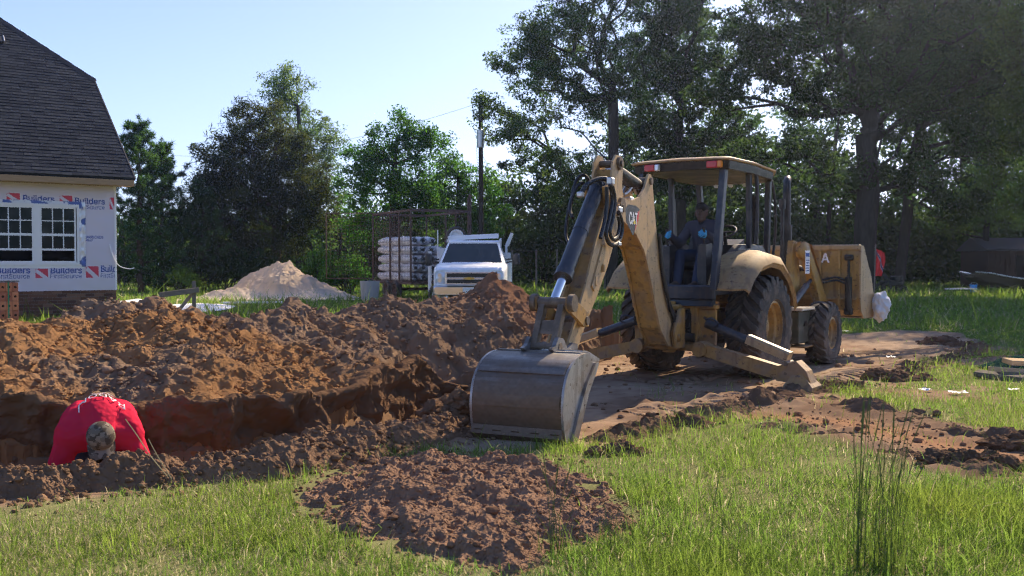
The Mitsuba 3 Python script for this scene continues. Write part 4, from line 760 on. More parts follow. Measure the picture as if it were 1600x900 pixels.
diffuse('m_osb', mikit.proc(lambda p, n, uv: tmix((0.30, 0.20, 0.11), (0.42, 0.29, 0.17), tfbm(p.x * 9, p.y * 9, p.z * 30, 3))))
diffuse('m_interior', (0.05, 0.045, 0.04))
# window openings
wl, wr, wt, wb = HP(-62, 318)[0], HP(123, 318)[0], HP(90, 319)[2], HP(90, 414)[2]
FRX = [HP(-8, 360)[0], HP(57.5, 360)[0], HP(122, 360)[0]]
wl = FRX[0] - .06
outer = [(XL, zb), (0, zb), (0, zt), (XL, zt)]
part(HS, 'wall', hf(prism(outer, .0, .12, [[(wl + .05, wb + .05), (wr - .05, wb + .05), (wr - .05, wt - .05), (wl + .05, wt - .05)]])), 'm_wrap', label='front wall in white house wrap with blue and red print')
part(HS, 'side_wall', hbox(-.12, 0, zb, zt, -DEEP, -.122), 'm_wrap')
part(HS, 'back_wall', hbox(XL, -.122, zb, zt, -DEEP - .12, -DEEP - .002), 'm_wrap')
part(HS, 'left_wall', hbox(XL, XL + .12, zb, zt, -DEEP, -.122), 'm_wrap')
part(HS, 'inner_floor', hbox(XL + .12, -.12, zb - .2, zb, -DEEP, -.12), 'm_interior')
part(HS, 'inner_ceiling', hbox(XL + .12, -.12, zt - .05, zt, -DEEP, -.125), 'm_interior')
part(HS, 'partition', hbox(XL + .12, -.12, zb, zt - .05, -3.2, -3.1), 'm_interior')
# brick footing, brick by brick
diffuse('m_mortar', (0.20, 0.17, 0.15))
FO = part(HS, 'foundation', hf(cat([box2([XL, .012, -.5], [-.012, .2, zb - .004]), box2([-.2, .2, -.5], [-.012, DEEP, zb - .004])])), 'm_mortar', label='dark brown brick footing')
bmats = []
for k, c in enumerate([(0.13, 0.065, 0.045), (0.17, 0.085, 0.06), (0.10, 0.055, 0.045), (0.21, 0.12, 0.085)]): bmats.append(diffuse(f'm_brick_{k}', c))
g = np.random.default_rng(11); nrow = 8
for r in range(nrow):
    z1 = zb - .004 - r * .078
    x = -.001 - (0.10 if r % 2 else 0)
    if r % 2: part(FO, 'brick', hbox(-.092, -.001, z1 - .066, z1, -.08, g.uniform(-.003, .003)), bmats[g.integers(4)])
    while x > HP(-20, 455)[0]:
        part(FO, 'brick', hbox(x - .20, x, z1 - .066, z1, -.08, g.uniform(-.003, .003)), bmats[g.integers(4)]); x -= .210
# fascia and corner
part(HS, 'corner_wrap', hbox(-.035, .012, zb, zt - .012, .001, .012, .003), 'm_white', label='bright folded edge of the wrap at the wall corner')
part(HS, 'torn_wrap', hf(cat([hullp([[-.06, -.02, zt - .20], [.05, -.02, zt - .02], [-.06, -.02, zt - .02], [.04, .04, zt - .03], [.02, .02, zt - .16]])])), 'm_white')
part(HS, 'loose_strip', hf(tube(curve([[-.16, -.03, 1.75], [-.08, -.05, 1.45], [.05, -.06, 1.22], [.28, -.05, 1.14], [.42, -.04, 1.16]], 6), .012, 6)), 'm_white')
# windows
WF = part(HS, 'window_trim', hf(cat([box2([wl, -.03, wt - .07], [wr, -.001, wt]), box2([wl, -.03, wb], [wr, -.001, wb + .06]), box2([wl, -.03, wb + .06], [wl + .06, -.001, wt - .07]), box2([wr - .05, -.03, wb + .06], [wr, -.001, wt - .07]), box2([FRX[1] - .07, -.03, wb + .06], [FRX[1] + .07, -.001, wt - .07])])), 'm_white')
mid = HP(90, 367)[2]; low = HP(90, 390)[2]
for k in (0, 1):
    x0 = FRX[k] + (.0 if k == 0 else .07); x1 = FRX[k + 1] - (.07 if k == 0 else .05)
    z0, z1 = wb + .06, wt - .07
    W_ = part(HS, 'window', hf(cat([box2([x0, -.015, mid - .03], [x1, .03, mid + .03]), box2([x0, .0, low - .025], [x1, .03, low + .025]), box2([x0, -.012, z0], [x0 + .035, .03, mid - .03]), box2([x1 - .035, -.012, z0], [x1, .03, mid - .03]), box2([x0 + .035, -.012, z0], [x1 - .035, .03, z0 + .035]), box2([x0, -.012, z1 - .035], [x1, .03, z1]), box2([x0, -.012, mid + .03], [x0 + .035, .03, z1 - .035]), box2([x1 - .035, -.012, mid + .03], [x1, .03, z1 - .035])])), 'm_white', label=('left' if k == 0 else 'right') + ' white window with its lower sash pushed half up')
    part(W_, 'pane', hf(box2([x0 + .035, .012, mid + .03], [x1 - .035, .014, z1 - .035])), 'm_glass_dark')
    part(W_, 'pane', hf(box2([x0 + .035, .020, low + .025], [x1 - .035, .022, mid - .03])), 'm_glass_dark')
    a, b = x0 + .035, x1 - .035
    for q in (1, 2):
        xx = a + (b - a) * q / 3
        part(W_, 'muntin', hf(box2([xx - .011, .002, mid + .03], [xx + .011, .012, z1 - .035])), 'm_white')
        part(W_, 'muntin', hf(box2([xx - .011, .010, low + .025], [xx + .011, .020, mid - .03])), 'm_white')
    zz_ = (mid + z1) / 2; part(W_, 'muntin', hf(box2([a, .0, zz_ - .011], [b, .0115, zz_ + .011])), 'm_white')
mat('m_foil', mikit.proc(lambda p, n, uv: tmix((0.75, 0.78, 0.82), (0.10, 0.16, 0.42), tstep(0.50, 0.62, tfbm(p.x * 7, p.y * 7, p.z * 5, 3)))), 0.25, 0.5)
fx0, fx1 = wr + .004, wr + .145
nz = 40; zz_ = np.linspace(wb - .04, wt + .05, nz); xx_ = np.linspace(fx0, fx1, 6); FX, FZ = np.meshgrid(xx_, zz_)
FYv = -.012 - .022 * fb(np.stack([FX * 22, FZ * 12, FX * 0], -1), 3, 4)
part(HS, 'flashing_tape', hf((np.stack([FX, FYv, FZ], -1).reshape(-1, 3), grid_faces(nz, 6))), 'm_foil', True, label='crinkled silver flashing tape beside the right window')
part(HS, 'flashing_tape', hbox(wl, wr + .15, wt + .003, wt + .075, .002, .006), 'm_foil')
part(HS, 'flashing_tape', hbox(wl, wr + .10, wb - .075, wb - .003, .002, .006), 'm_white')
# the print on the wrap
def print_text(t, px, py, h, m, w=None, bold=True):
    p = HP(px, py); part(HS, 'lettering', hf(frame(meshkit.text_mesh(t, h, .002, bold) if not w else text_on(t, h, [0, 0, 0], [1, 0, 0], [0, 1, 0], [0, 0, 1], .002, bold, w), [p[0], -.0015, p[2]], [1, 0, 0], [0, 0, 1], [0, -1, 0])), m)
diffuse('m_print_blue', (0.05, 0.09, 0.33)); diffuse('m_print_red', (0.62, 0.09, 0.13)); diffuse('m_print_pale', (0.30, 0.34, 0.55))
def logo(px0, px1, py0, py1, cut=1.0):
    a, b = HP(px0, py1), HP(px1, py0); w, h = (b[0] - a[0]), b[2] - a[2]
    P_ = lambda pts, o0, o1: hf(prism([(a[0] + w * x, a[2] + h * y) for x, y in pts], -o0, -o1))
    if a[0] + w > -.02: w = -.02 - a[0]
    part(HS, 'print_mark', P_([(.02, .62), (.02, 0), (.62, 0)], .001, .003), 'm_print_red')
    part(HS, 'print_mark', P_([(.12, 1), (1, 1), (1, .08), (.86, .22)], .001, .003), 'm_print_red')
    part(HS, 'print_mark', P_([(.02, .72), (.02, .95), (.10, .95)], .001, .003), 'm_print_red')
hh = HP(35, 303)[2] - HP(35, 314)[2]
wd = lambda a, b, y: HP(b, y)[0] - HP(a, y)[0]
logo(10, 31, 302, 314); logo(93, 113, 306, 318); logo(171, 182, 309, 327)
print_text('Builders', 35, 314, hh * .85, 'm_print_blue', wd(35, 84, 310)); print_text('Builders', 116, 318, hh * .85, 'm_print_blue', wd(116, 163, 314)); print_text('FirstSource', 116, 326, hh * .62, 'm_print_blue', wd(116, 163, 324), False)
logo(55, 75, 420, 434.5); logo(134, 154, 416, 434)
print_text('Builders', -7, 427, hh * .85, 'm_print_blue', wd(-7, 46, 424)); print_text('FirstSource', -8, 435.5, hh * .66, 'm_print_blue', wd(-8, 46, 432), False)
print_text('Builders', 78, 427, hh * .85, 'm_print_blue', wd(78, 127, 424)); print_text('FirstSource', 78, 435, hh * .66, 'm_print_blue', wd(78, 127, 432), False)
print_text('Build', 157, 425, hh * .95, 'm_print_blue', wd(157, 181, 420)); print_text('FirstSo', 157, 434, hh * .66, 'm_print_blue', wd(157, 181, 432), False)
print_text('BARRICADE', 131, 372.5, hh * .40, 'm_print_blue', wd(131, 161, 370)); print_text('WRAP', 131, 377, hh * .30, 'm_print_blue', wd(131, 145, 375))
# roof: front slope, shingle by shingle
def roof_plane():
    e = hf(trimesh.Trimesh([[0.50, -.44, zt + .05]], [], process=False)).vertices[0]
    pitch = math.radians(40); up = -HN * math.cos(pitch) + ZZ * math.sin(pitch); return e, up, np.cross(HT, up)
RE, RU, RN = roof_plane()
RE = onplane(210, 279, RE, RN)
def RP(px, py): p = onplane(px, py, RE, RN) - RE; return np.array([p @ HT, p @ RU])
r1, r2 = RP(147, 127), RP(0, 32)
sl = (r2 - r1) / abs(r2[0] - r1[0]); r3 = r1 + sl * 7.0
RPOLY = Polygon([(XL - .2, 0), (0, 0), tuple(r1), tuple(r3), (XL - .2, r3[1])]).buffer(0)
def rf(m): return frame(m, RE, HT, RU, RN)         # local: x along the eave, y up the slope, z out of the roof
diffuse('m_shingle_0', mikit.proc(lambda p, n, uv: tmix((0.025, 0.029, 0.038), (0.044, 0.050, 0.062), tfbm(p.x * 60, p.y * 60, p.z * 60, 2))))
diffuse('m_shingle_1', mikit.proc(lambda p, n, uv: tmix((0.030, 0.034, 0.043), (0.053, 0.059, 0.072), tfbm(p.x * 60, p.y * 60, p.z * 60, 2))))
diffuse('m_shingle_2', mikit.proc(lambda p, n, uv: tmix((0.021, 0.024, 0.032), (0.038, 0.043, 0.054), tfbm(p.x * 60, p.y * 60, p.z * 60, 2))))
RO = part(HS, 'roof', rf(trimesh.creation.extrude_polygon(RPOLY, .06, engine='earcut').apply_translation([0, 0, -.065])), 'm_shingle_2', label='steep dark grey shingle roof with a clipped gable end')
g = np.random.default_rng(12); rows = int(r3[1] / .143); near, rest = [], []
xmin = RP(-25, 150)[0]
for r in range(rows):
    y0 = r * .143; x = -(g.random() * .3)
    x = .0
    while x > -9.0:
        w = g.choice([.16, .22, .28, .33]) + g.uniform(0, .03)
        ln = .17; t = Polygon([(x - w + .006, y0), (x, y0), (x, y0 + ln), (x - w + .006, y0 + ln)]).intersection(RPOLY)
        if t.area > .004 and t.geom_type == 'Polygon':
            h0 = g.choice([.008, .013, .018]); P_ = np.array(t.exterior.coords[:-1]); k = len(P_)
            zt_ = h0 + .012 - (P_[:, 1] - y0) / ln * (h0 + .006)
            V = np.vstack([np.c_[P_, zt_], np.c_[P_, zt_ * 0 - .004]])
            try: m = hullp(V)
            except Exception: m = None
            if m is not None and len(m.faces): (near if x > xmin and x < 99 else rest).append((m, g.integers(3), x, y0))
        x -= w
near.sort(key=lambda t: -t[2] * .2 + t[3])
for m, k, _, _ in near[:290]: part(RO, 'shingle', rf(m), f'm_shingle_{k}')
rest += near[290:]
for k in range(3):
    q = [m for m, kk, _, _ in rest if kk == k]
    if q: part(RO, 'shingle_courses', rf(cat(q)), f'm_shingle_{k}', kind='stuff')
a3 = lambda q, z: np.array([q[0], q[1], z])
part(RO, 'ridge_cap', rf(cat([hullp([a3(r1 + sl * t + o, z) for t in (t0, t0 + .29) for o, z in (((np.array([-.03, -.12])), .03 if t == t0 else .02), ((np.array([.05, .06])), .05 if t == t0 else .035), (np.array([.08, .07]), -.02))]) for t0 in np.arange(0, 6.6, .25)])), 'm_shingle_2')
part(RO, 'drip_edge', rf(cat([hullp([[.0, 0, -.06], [.0, 0, .03], [.03, 0, .03], [.03, 0, -.06], a3(r1, -.06), a3(r1, .03), a3(r1 + [.03, 0], .03), a3(r1 + [.03, 0], -.06)])])), 'm_dark_metal')
rl_ = RE - HC; fo_, fx_, fz_ = float(rl_ @ HN), float(rl_ @ HT), float(rl_[2])
part(HS, 'fascia', hbox(XL, fx_ - .01, fz_ - .19, fz_ - .045, fo_ - .02, fo_ + .012, .004), 'm_osb', label='bare wooden fascia board under the shingles')
part(HS, 'soffit', hbox(XL, fx_ - .01, fz_ - .185, fz_ - .165, .002, fo_ - .022), 'm_osb')
# the slopes that are turned away
rl = lambda q: RE + HT * q[0] + RU * q[1]
A_, B_, C_, E_ = rl((0, 0)), rl(r1), rl(r3), rl((XL - .2, r3[1]))
back0 = A_ - HN * (DEEP + 1.0); back1 = B_ - HN * (DEEP + 1.0 - 2 * (abs((B_ - A_) @ HN))); eL = rl((XL - .2, 0)) - HN * (DEEP + 1.0)
part(RO, 'gable', tm(([A_ - RN * .05, B_ - RN * .05, back1, back0], [[0, 1, 2, 3]])), 'm_wrap')
part(RO, 'hip_slope', tm(([B_ - RN * .05, C_ - RN * .05, back1], [[0, 1, 2, 2]])), 'm_shingle_0')
part(RO, 'rear_slope', tm(([C_ - RN * .05, E_ - RN * .05, eL, back0, back1], [[0, 1, 2, 3], [0, 3, 4, 4]])), 'm_shingle_0')
v0 = RP(4, 68); part(RO, 'roof_vent', rf(cat([box2([v0[0] - .30, v0[1] - .05, .0], [v0[0] + .02, v0[1] + .22, .10], .01)])), 'm_dark_metal', label='low dark vent near the top of the roof')
part(RO, 'vent_flashing', rf(cat([box2([v0[0] + .0215, v0[1] - .06, .0], [v0[0] + .05, v0[1] + .26, .12], .004)])), 'm_aluminium')

# ---- brick cube beside the house
BK = thing('brick_stack', 'strapped stack of new red perforated bricks standing by the house wall', 'bricks')
bo = D(29, 490, 20.5); bo[2] = float(gz(bo[0], bo[1])) + .02
diffuse('m_newbrick_0', (0.36, 0.15, 0.085)); diffuse('m_newbrick_1', (0.42, 0.19, 0.11)); diffuse('m_newbrick_2', (0.30, 0.12, 0.075)); diffuse('m_strap', (0.05, 0.22, 0.12)); diffuse('m_dark', (0.02, 0.015, 0.012))
bz1 = D(29, 441, 20.5)[2]; n_r = 5; rh = (bz1 - bo[2]) / n_r
def bkf(m): return frame(m, bo, HT, -HN, ZZ)
for r in range(n_r):
    for c in range(6):
        for d_ in range(2):
            x1 = -c * .118 - .001; w = .114
            pr = Polygon([(x1 - w, r * rh + .003), (x1, r * rh + .003), (x1, (r + 1) * rh - .003), (x1 - w, (r + 1) * rh - .003)])
            jit = g.uniform(-.006, .006)
            m = box2([x1 - w, d_ * .24 + jit, r * rh + .003], [x1, d_ * .24 + .235 + jit, (r + 1) * rh - .003], .004)
            k = part(BK, 'brick', bkf(m), f'm_newbrick_{g.integers(3)}')
            if d_ == 0: part(k, 'core_hole', bkf(cyl([x1 - w / 2, jit - .0015, (r + .5) * rh], [x1 - w / 2, jit + .006, (r + .5) * rh], .026, n=12)), 'm_dark')
part(BK, 'strap', bkf(cat([box2([-.20, -.012, -.01], [-.175, -.009, n_r * rh + .01]), box2([-.20, -.012, n_r * rh + .005], [-.175, .49, n_r * rh + .008])])), 'm_strap', label='green strap round the stack')
part(BK, 'cover_sheet', bkf(cat([box2([-.72, -.01, n_r * rh + .010], [.02, .48, n_r * rh + .03], .004)])), 'm_dark_metal')

# ---- batter board, plastic sheeting, sand
diffuse('m_wood_grey', mikit.proc(lambda p, n, uv: tmix((0.13, 0.115, 0.10), (0.22, 0.195, 0.165), tfbm(p.x * 8, p.y * 8, p.z * 40, 3))))
diffuse('m_wood_new', mikit.proc(lambda p, n, uv: tmix((0.46, 0.34, 0.21), (0.58, 0.45, 0.30), tfbm(p.x * 8, p.y * 8, p.z * 40, 3))))
BT = thing('batter_board', 'grey timber batter board on two stakes with a diagonal brace behind the soil bank', 'timber frame')
q0, q1 = D(249, 461, 19.5), D(311, 453, 20.2)
def plank(p0, p1, w, t, side):                 # a board from p0 to p1, w high, t thick
    p0, p1 = np.array(p0, float), np.array(p1, float); d = p1 - p0; L_ = np.linalg.norm(d); d /= L_
    s = np.array(side, float); s -= d * (s @ d); s /= np.linalg.norm(s)
    return frame(box2([0, -w / 2, -t / 2], [L_, w / 2, t / 2], .006), p0, d, np.cross(s, d), s)
sd = np.array([.34, -.94, 0])
part(BT, 'board', plank(q0 + [0, 0, .0], q1, .11, .035, sd), 'm_wood_grey')
for p_, up in ((q0 + [.04, .05, 0], .05), (D(303, 448, 20.16), .12)):
    part(BT, 'stake', plank([p_[0], p_[1], float(gz(p_[0], p_[1])) - .2], [p_[0], p_[1], p_[2] + up], .08, .05, sd), 'm_wood_grey')
part(BT, 'brace', plank(D(300, 458, 20.2) + [0, .06, 0], D(270, 480, 19.9) + [0, -.25, -.3], .07, .04, sd), 'm_wood_grey')
diffuse('m_plastic', (0.72, 0.73, 0.76))
def sheet(name, label, cx, cy, sx, sy, h, seed, mt='m_plastic', cat_='plastic sheet', grp=None):
    X_, Y_ = np.meshgrid(np.linspace(-1, 1, 70), np.linspace(-1, 1, 50)); r = np.hypot(X_, Y_) * (0.8 + .5 * fb2(X_, Y_, 1.6, 3, seed))
    Z_ = h * np.clip(1 - r**2, 0, 1) * (.4 + 1.1 * fb2(X_, Y_, 3, 3, seed + 1)) + .05 * np.abs(fb2(X_, Y_, 7, 3, seed + 2) - .5) + .012
    x, y = cx + X_ * sx, cy + Y_ * sy; f = grid_faces(50, 70); f = f[(r.ravel()[f] < 1.0).all(1)]
    return solo(name, label, cat_, (np.stack([x, y, gz(x, y) + Z_], -1).reshape(-1, 3), f), mt, True, grp)
c = D(210, 456, 26); sheet('plastic_sheet', 'crumpled white plastic sheet on the grass beside the house corner', c[0], c[1], .95, 1.4, .16, 31)
c = D(300, 464, 25.5); sheet('plastic_sheet', 'bluish white plastic sheet spread behind the batter board', c[0], c[1], 1.15, 1.6, .10, 35)
c = D(75, 488, 19.8); sheet('sand_spill', 'pale sand spilled at the foot of the house wall', c[0], c[1] - .5, 1.6, .8, .03, 38, 'm_sandy', 'sand')
diffuse('m_sandy', (0.50, 0.42, 0.32))
SX, SY = np.meshgrid(np.linspace(-3.6, 3.6, 230), np.linspace(-3.0, 3.0, 170)); sc = D(425, 462, 32.5)
SH = np.array([[-3.0, 0.0], [-2.1, .03], [-1.6, .14], [-1.2, .48], [-.8, .98], [-.4, 1.22], [.0, 1.40], [.30, 1.50], [.62, 1.48], [.80, 1.26], [1.2, .98], [1.8, .58], [2.3, .24], [2.75, .05], [3.1, 0.0]])
wob = (fb2(SX, SY, 1.0, 3, 44) - .5) * .5
prof = np.interp(SX + wob * .5, SH[:, 0] * 1.05, SH[:, 1] * .80)
across = np.clip(np.abs(SY + .25 * np.sin(SX * 1.3) + wob * .4) / (0.25 + 1.30 * np.sqrt(np.maximum(prof, 0.001))), 0, 1)
sz = prof * (1 - across**1.25) + .30 * np.exp(-(((SX + 1.0) / 1.0)**2 + ((SY + 1.5) / .55)**2)) + .26 * np.exp(-(((SX - 1.0) / 1.3)**2 + ((SY + 1.45) / .5)**2))
sz = sz - sst(.1, .4, sz) * (np.abs(fb2(SX + .4 * fb2(SX, SY, 2, 2, 48), SY, 1.5, 4, 45) - .5) * .75 - .09) + (fb2(SX, SY, 6, 3, 46) - .5) * .14 * sst(.02, .2, sz) + (sst(.44, .62, fb2(SX, SY, 11, 2, 49)) - .4) * .035 * sst(.02, .2, sz)
scol = np.array([0.62, 0.49, 0.36]) * (0.82 + .36 * fb2(SX, SY, 2.5, 4, 47))[..., None]
lowp = sst(.45, .1, sz)[..., None]; scol = scol + (np.array([0.70, 0.62, 0.52]) - scol) * lowp * .8
f = grid_faces(*SX.shape); f = f[(sz.ravel()[f] > .015).any(1)]
solo('sand_pile', 'steep pile of pale tan sand on the grass in front of the pines', 'sand pile', (np.stack([SX + sc[0], SY + sc[1], sz + gz(SX + sc[0], SY + sc[1]) - .012], -1).reshape(-1, 3), f), 'm_soil', True, None, np.clip(scol, 0, 1).reshape(-1, 3))
p0, p1 = D(345, 468, 27), D(445, 472, 27.5)
solo('plastic_pipe', 'thin white plastic pipe lying in the grass before the sand pile', 'pipe', tube([[p0[0], p0[1], float(gz(p0[0], p0[1])) + .06], [(p0[0] + p1[0]) / 2, p1[1], float(gz(p1[0], p1[1])) + .05], [p1[0], p1[1], float(gz(p1[0], p1[1])) + .06]], .035, 8), 'm_white', 30)
# ================================================================ white pick-up truck
TK = thing('pickup_truck', 'white pick-up truck with a utility body facing the camera behind the soil bank', 'pickup truck')
to = D(733, 470, 26.0); to[2] = 0.30
def tf(m): return frame(m, to, [1, -.02, 0], [.02, 1, 0], ZZ)          # local x: to the right as seen, y: away from the camera, z up
def tp(name, m, mt, smooth=False, parent=None, label=None, kind=None): return part(parent or TK, name, tf(m), mt, smooth, label, kind)
def ring(y, w, z0, z1, r, tuck=0.0):           # rounded section across the truck
    pts = []
    for cx, cz, a0 in ((w - r, z1 - r, 0), (-(w - r), z1 - r, 90), (-(w - r) + tuck, z0 + r, 180), (w - r - tuck, z0 + r, 270)):
        for a in np.linspace(a0, a0 + 90, 6): pts.append([cx + r * math.cos(math.radians(a)), y, cz + r * math.sin(math.radians(a))])
    return pts
tp('body', loft([ring(.06, .90, .62, 1.00, .08), ring(.02, .93, .55, 1.08, .10), ring(.10, .97, .52, 1.16, .12), ring(.45, 1.00, .50, 1.22, .12), ring(1.15, 1.01, .50, 1.27, .10), ring(1.5, 1.01, .50, 1.27, .08), ring(3.4, 1.01, .50, 1.27, .08), ring(3.5, .99, .5, 1.2, .08)]), 'm_white_gloss', 35)
tp('hood', loft([ring(.03, .80, .96, 1.10, .05), ring(.10, .84, .96, 1.165, .06), ring(.5, .86, .96, 1.235, .07), ring(1.2, .88, .96, 1.295, .06), ring(1.32, .86, .96, 1.29, .05)]), 'm_white_gloss', 35)
tp('hood_bulge', hullp([[x, y, z] for x, y, z in ((-.60, .14, 1.165), (.60, .14, 1.165), (-.52, .2, 1.20), (.52, .2, 1.20), (-.55, 1.15, 1.31), (.55, 1.15, 1.31), (-.62, 1.2, 1.28), (.62, 1.2, 1.28))]), 'm_white_gloss')
# cab above the belt line
def gring(y, w, z):
    return [[-w, y, z], [-w + .05, y - .03, z], [w - .05, y - .03, z], [w, y, z], [w, 3.35 - (z - 1.27) * .12, z], [-w, 3.35 - (z - 1.27) * .12, z]]
tp('cab_roof', loft([ring(2.02, .70, 1.845, 1.89, .02), ring(2.08, .74, 1.84, 1.925, .035), ring(2.5, .755, 1.83, 1.955, .05), ring(3.1, .74, 1.83, 1.94, .05), ring(3.22, .70, 1.84, 1.90, .02)]), 'm_white_gloss', 35)
ws = [[-.86, 1.26, 1.285], [.86, 1.26, 1.285], [.70, 2.03, 1.86], [-.70, 2.03, 1.86]]
def slab(q, t):
    q = np.array(q, float); n = np.cross(q[1] - q[0], q[3] - q[0]); n /= np.linalg.norm(n); return hullp(np.vstack([q, q - n * t]))
tp('windscreen', slab(ws, .012), 'm_glass_dark', label='dark windscreen')
for s in (-1, 1):
    tp('windscreen_pillar', hullp([[s * .86, 1.22, 1.27], [s * .93, 1.28, 1.27], [s * .95, 1.36, 1.27], [s * .69, 2.0, 1.87], [s * .75, 2.04, 1.86], [s * .76, 2.1, 1.86]]), 'm_white_gloss')
    tp('side_window', slab([[s * .955, 1.40, 1.27], [s * .965, 3.2, 1.27], [s * .745, 3.1, 1.85], [s * .755, 2.12, 1.85]], .012), 'm_glass_dark')
    tp('rear_pillar', hullp([[s * .94, 3.2, 1.27], [s * .97, 3.36, 1.27], [s * .72, 3.08, 1.87], [s * .74, 3.2, 1.87]]), 'm_white_gloss')
tp('rear_window', slab([[.9, 3.36, 1.27], [-.9, 3.36, 1.27], [-.7, 3.2, 1.86], [.7, 3.2, 1.86]], .012), 'm_glass_dark')
tp('wiper', cat([tube([[-.7, 1.24, 1.305], [-.1, 1.29, 1.335]], .012, 6)]), 'm_black'); tp('wiper', cat([tube([[0.0, 1.24, 1.305], [.6, 1.29, 1.335]], .012, 6)]), 'm_black')
tp('dashboard_top', box2([-.8, 1.42, 1.2], [.8, 1.75, 1.29], .03), 'm_dark')
# nose
GR = tp('grille', cat([box2([-.60, -.005, .74], [.60, .03, .83], .008), box2([-.60, -.005, .90], [.60, .03, 1.00], .008)]), 'm_decal_black', kind='stuff')
tp('grille_bar', box2([-.63, -.03, .838], [.63, .03, .893], .012), 'm_chrome', label='bright bar across the grille')
tp('grille_surround', cat([box2([-.64, -.022, 1.0], [.64, .03, 1.045], .012), box2([-.64, -.022, .70], [.64, .03, .74], .012), box2([-.645, -.021, .741], [-.605, .03, .9995], .01), box2([.605, -.021, .741], [.645, .03, .9995], .01)]), 'm_chrome', kind='stuff')
for z in (.765, .79, .925, .95, .975): tp('grille_slat', box2([-.60, -.012, z], [.60, -.006, z + .008]), 'm_dark_metal')
tp('badge', cat([prism([(-.15, .842), (-.135, .888), (-.05, .888), (-.05, .905), (.06, .905), (.05, .888), (.15, .888), (.135, .842), (.05, .842), (.05, .826), (-.06, .826), (-.05, .842)], -.048, -.031)]), 'm_gold', label='gold cross shaped maker badge on the grille bar')
mat('m_gold', (0.72, 0.48, 0.10), 0.3, 0.5)
for s in (-1, 1):
    H_ = tp('headlight', hullp([[s * .66, -.01, .73], [s * .66, -.01, 1.02], [s * .93, .06, 1.04], [s * .98, .16, 1.03], [s * .98, .16, .76], [s * .92, .04, .74], [s * .7, .2, .74], [s * .7, .2, 1.03]]), 'm_clear_lens', 0, None, ('left' if s < 0 else 'right') + ' headlight')
    for z in (.81, .95): tp('lamp_bowl', cyl([s * .80, -.005, z], [s * .80, .03, z], .055), 'm_chrome', 30, H_)
    tp('marker_lamp', hullp([[s * .90, .03, .745], [s * .975, .13, .77], [s * .90, .03, .80], [s * .975, .13, .83], [s * .95, .2, .8]]), 'm_amber_lens', 0, H_)
    M_ = tp('wing_mirror', box2([min(s * 1.16, s * 1.36), 1.50, 1.20], [max(s * 1.16, s * 1.36), 1.62, 1.56], .05), 'm_black', 0, None, ('left' if s < 0 else 'right') + ' black towing mirror')
    tp('mirror_arm', cat([cyl([s * .96, 1.56, 1.30], [s * 1.18, 1.56, 1.33], .022), cyl([s * .96, 1.56, 1.38], [s * 1.18, 1.56, 1.41], .022)]), 'm_black', 30, M_)
    for y in (.95, 4.4):
        w = tyre(.39, .26, .23, 0, 0); w.apply_translation([s * .86, y, .39]); k = numbered(TK + '__wheel'); part(k, 'tyre', tf(w), 'm_rubber', 30)
        r = rim_mesh(.23, .26, s); r.apply_translation([s * .86, y, .39]); part(k, 'rim', tf(r), 'm_aluminium', 25)
tp('bumper', loft([ring(-.12, .94, .42, .64, .05), ring(-.16, .93, .43, .63, .05), ring(-.10, .97, .40, .67, .05), ring(.1, 1.0, .40, .68, .05)]), 'm_chrome', 35, None, 'chrome front bumper')
tp('number_plate', box2([-.16, -.19, .47], [.16, -.165, .62], .004), 'm_white')
# utility body
tp('service_body', cat([box2([-1.04, 3.55, .62], [-.62, 5.9, 1.42], .03), box2([.62, 3.55, .62], [1.04, 5.9, 1.42], .03), box2([-.62, 3.6, .62], [.62, 5.88, .82], .01), box2([-1.05, 3.50, .9], [1.05, 3.55, 1.60], .01)]), 'm_white', kind='stuff')
tp('roof_board', hullp([[-.80, 2.6, 1.955], [.70, 2.6, 2.02], [-.80, 2.6, 2.08], [.70, 2.6, 2.16], [-.80, 3.0, 1.97], [.70, 3.0, 2.03], [-.80, 3.0, 2.1], [.70, 3.0, 2.17]]), 'm_white', label='long pale board laid across the roof rack')
tp('raised_lid', hullp([[.86, 3.6, 1.80], [.98, 3.6, 1.82], [1.05, 3.6, 2.22], [1.12, 3.6, 2.2], [.86, 4.6, 1.80], [.98, 4.6, 1.82], [1.05, 4.6, 2.22], [1.12, 4.6, 2.2]]), 'm_white', label='white lid of the utility body standing open on the right')
tp('lid_stay', cat([box2([.88, 3.55, 1.4], [.95, 3.6, 1.82])]), 'm_white')
tp('roof_rack', cat([box2([-.85, 3.5, 1.55], [-.80, 3.56, 2.0]), box2([.72, 3.5, 1.55], [.77, 3.56, 2.05]), box2([-.85, 2.75, 1.94], [-.80, 3.56, 1.98]), box2([.72, 2.75, 1.94], [.77, 3.56, 2.0]), box2([-.85, 2.72, 1.90], [-.80, 2.76, 1.98]), box2([.72, 2.72, 1.90], [.77, 2.76, 1.98])]), 'm_white', kind='stuff')
SW = tyre(.36, .22, .22, 0, 0); sw = frame(SW, [-.66, 3.9, 2.10], [1, 0, 0], [.25, -.97, 0], [0, 0, 1])
sr = frame(rim_mesh(.22, .22, 1), [-.66, 3.9, 2.10], [1, 0, 0], [.25, -.97, 0], [0, 0, 1])
ST = thing('spare_wheel', 'spare wheel with a white rim strapped behind the cab of the white pick-up', 'spare wheel')
part(ST, 'tyre', tf(sw), 'm_rubber', 30); part(ST, 'rim', tf(sr), 'm_white', 25)
tp('wheel_carrier', cat([box2([-.70, 3.95, 1.40], [-.62, 4.05, 1.8])]), 'm_dark_metal')
tp('white_tank', loft([ring(3.7, .28, 1.3, 1.75, .10), ring(4.3, .28, 1.3, 1.75, .10)]).apply_translation([-.95, 0, 0]), 'm_white', 30)
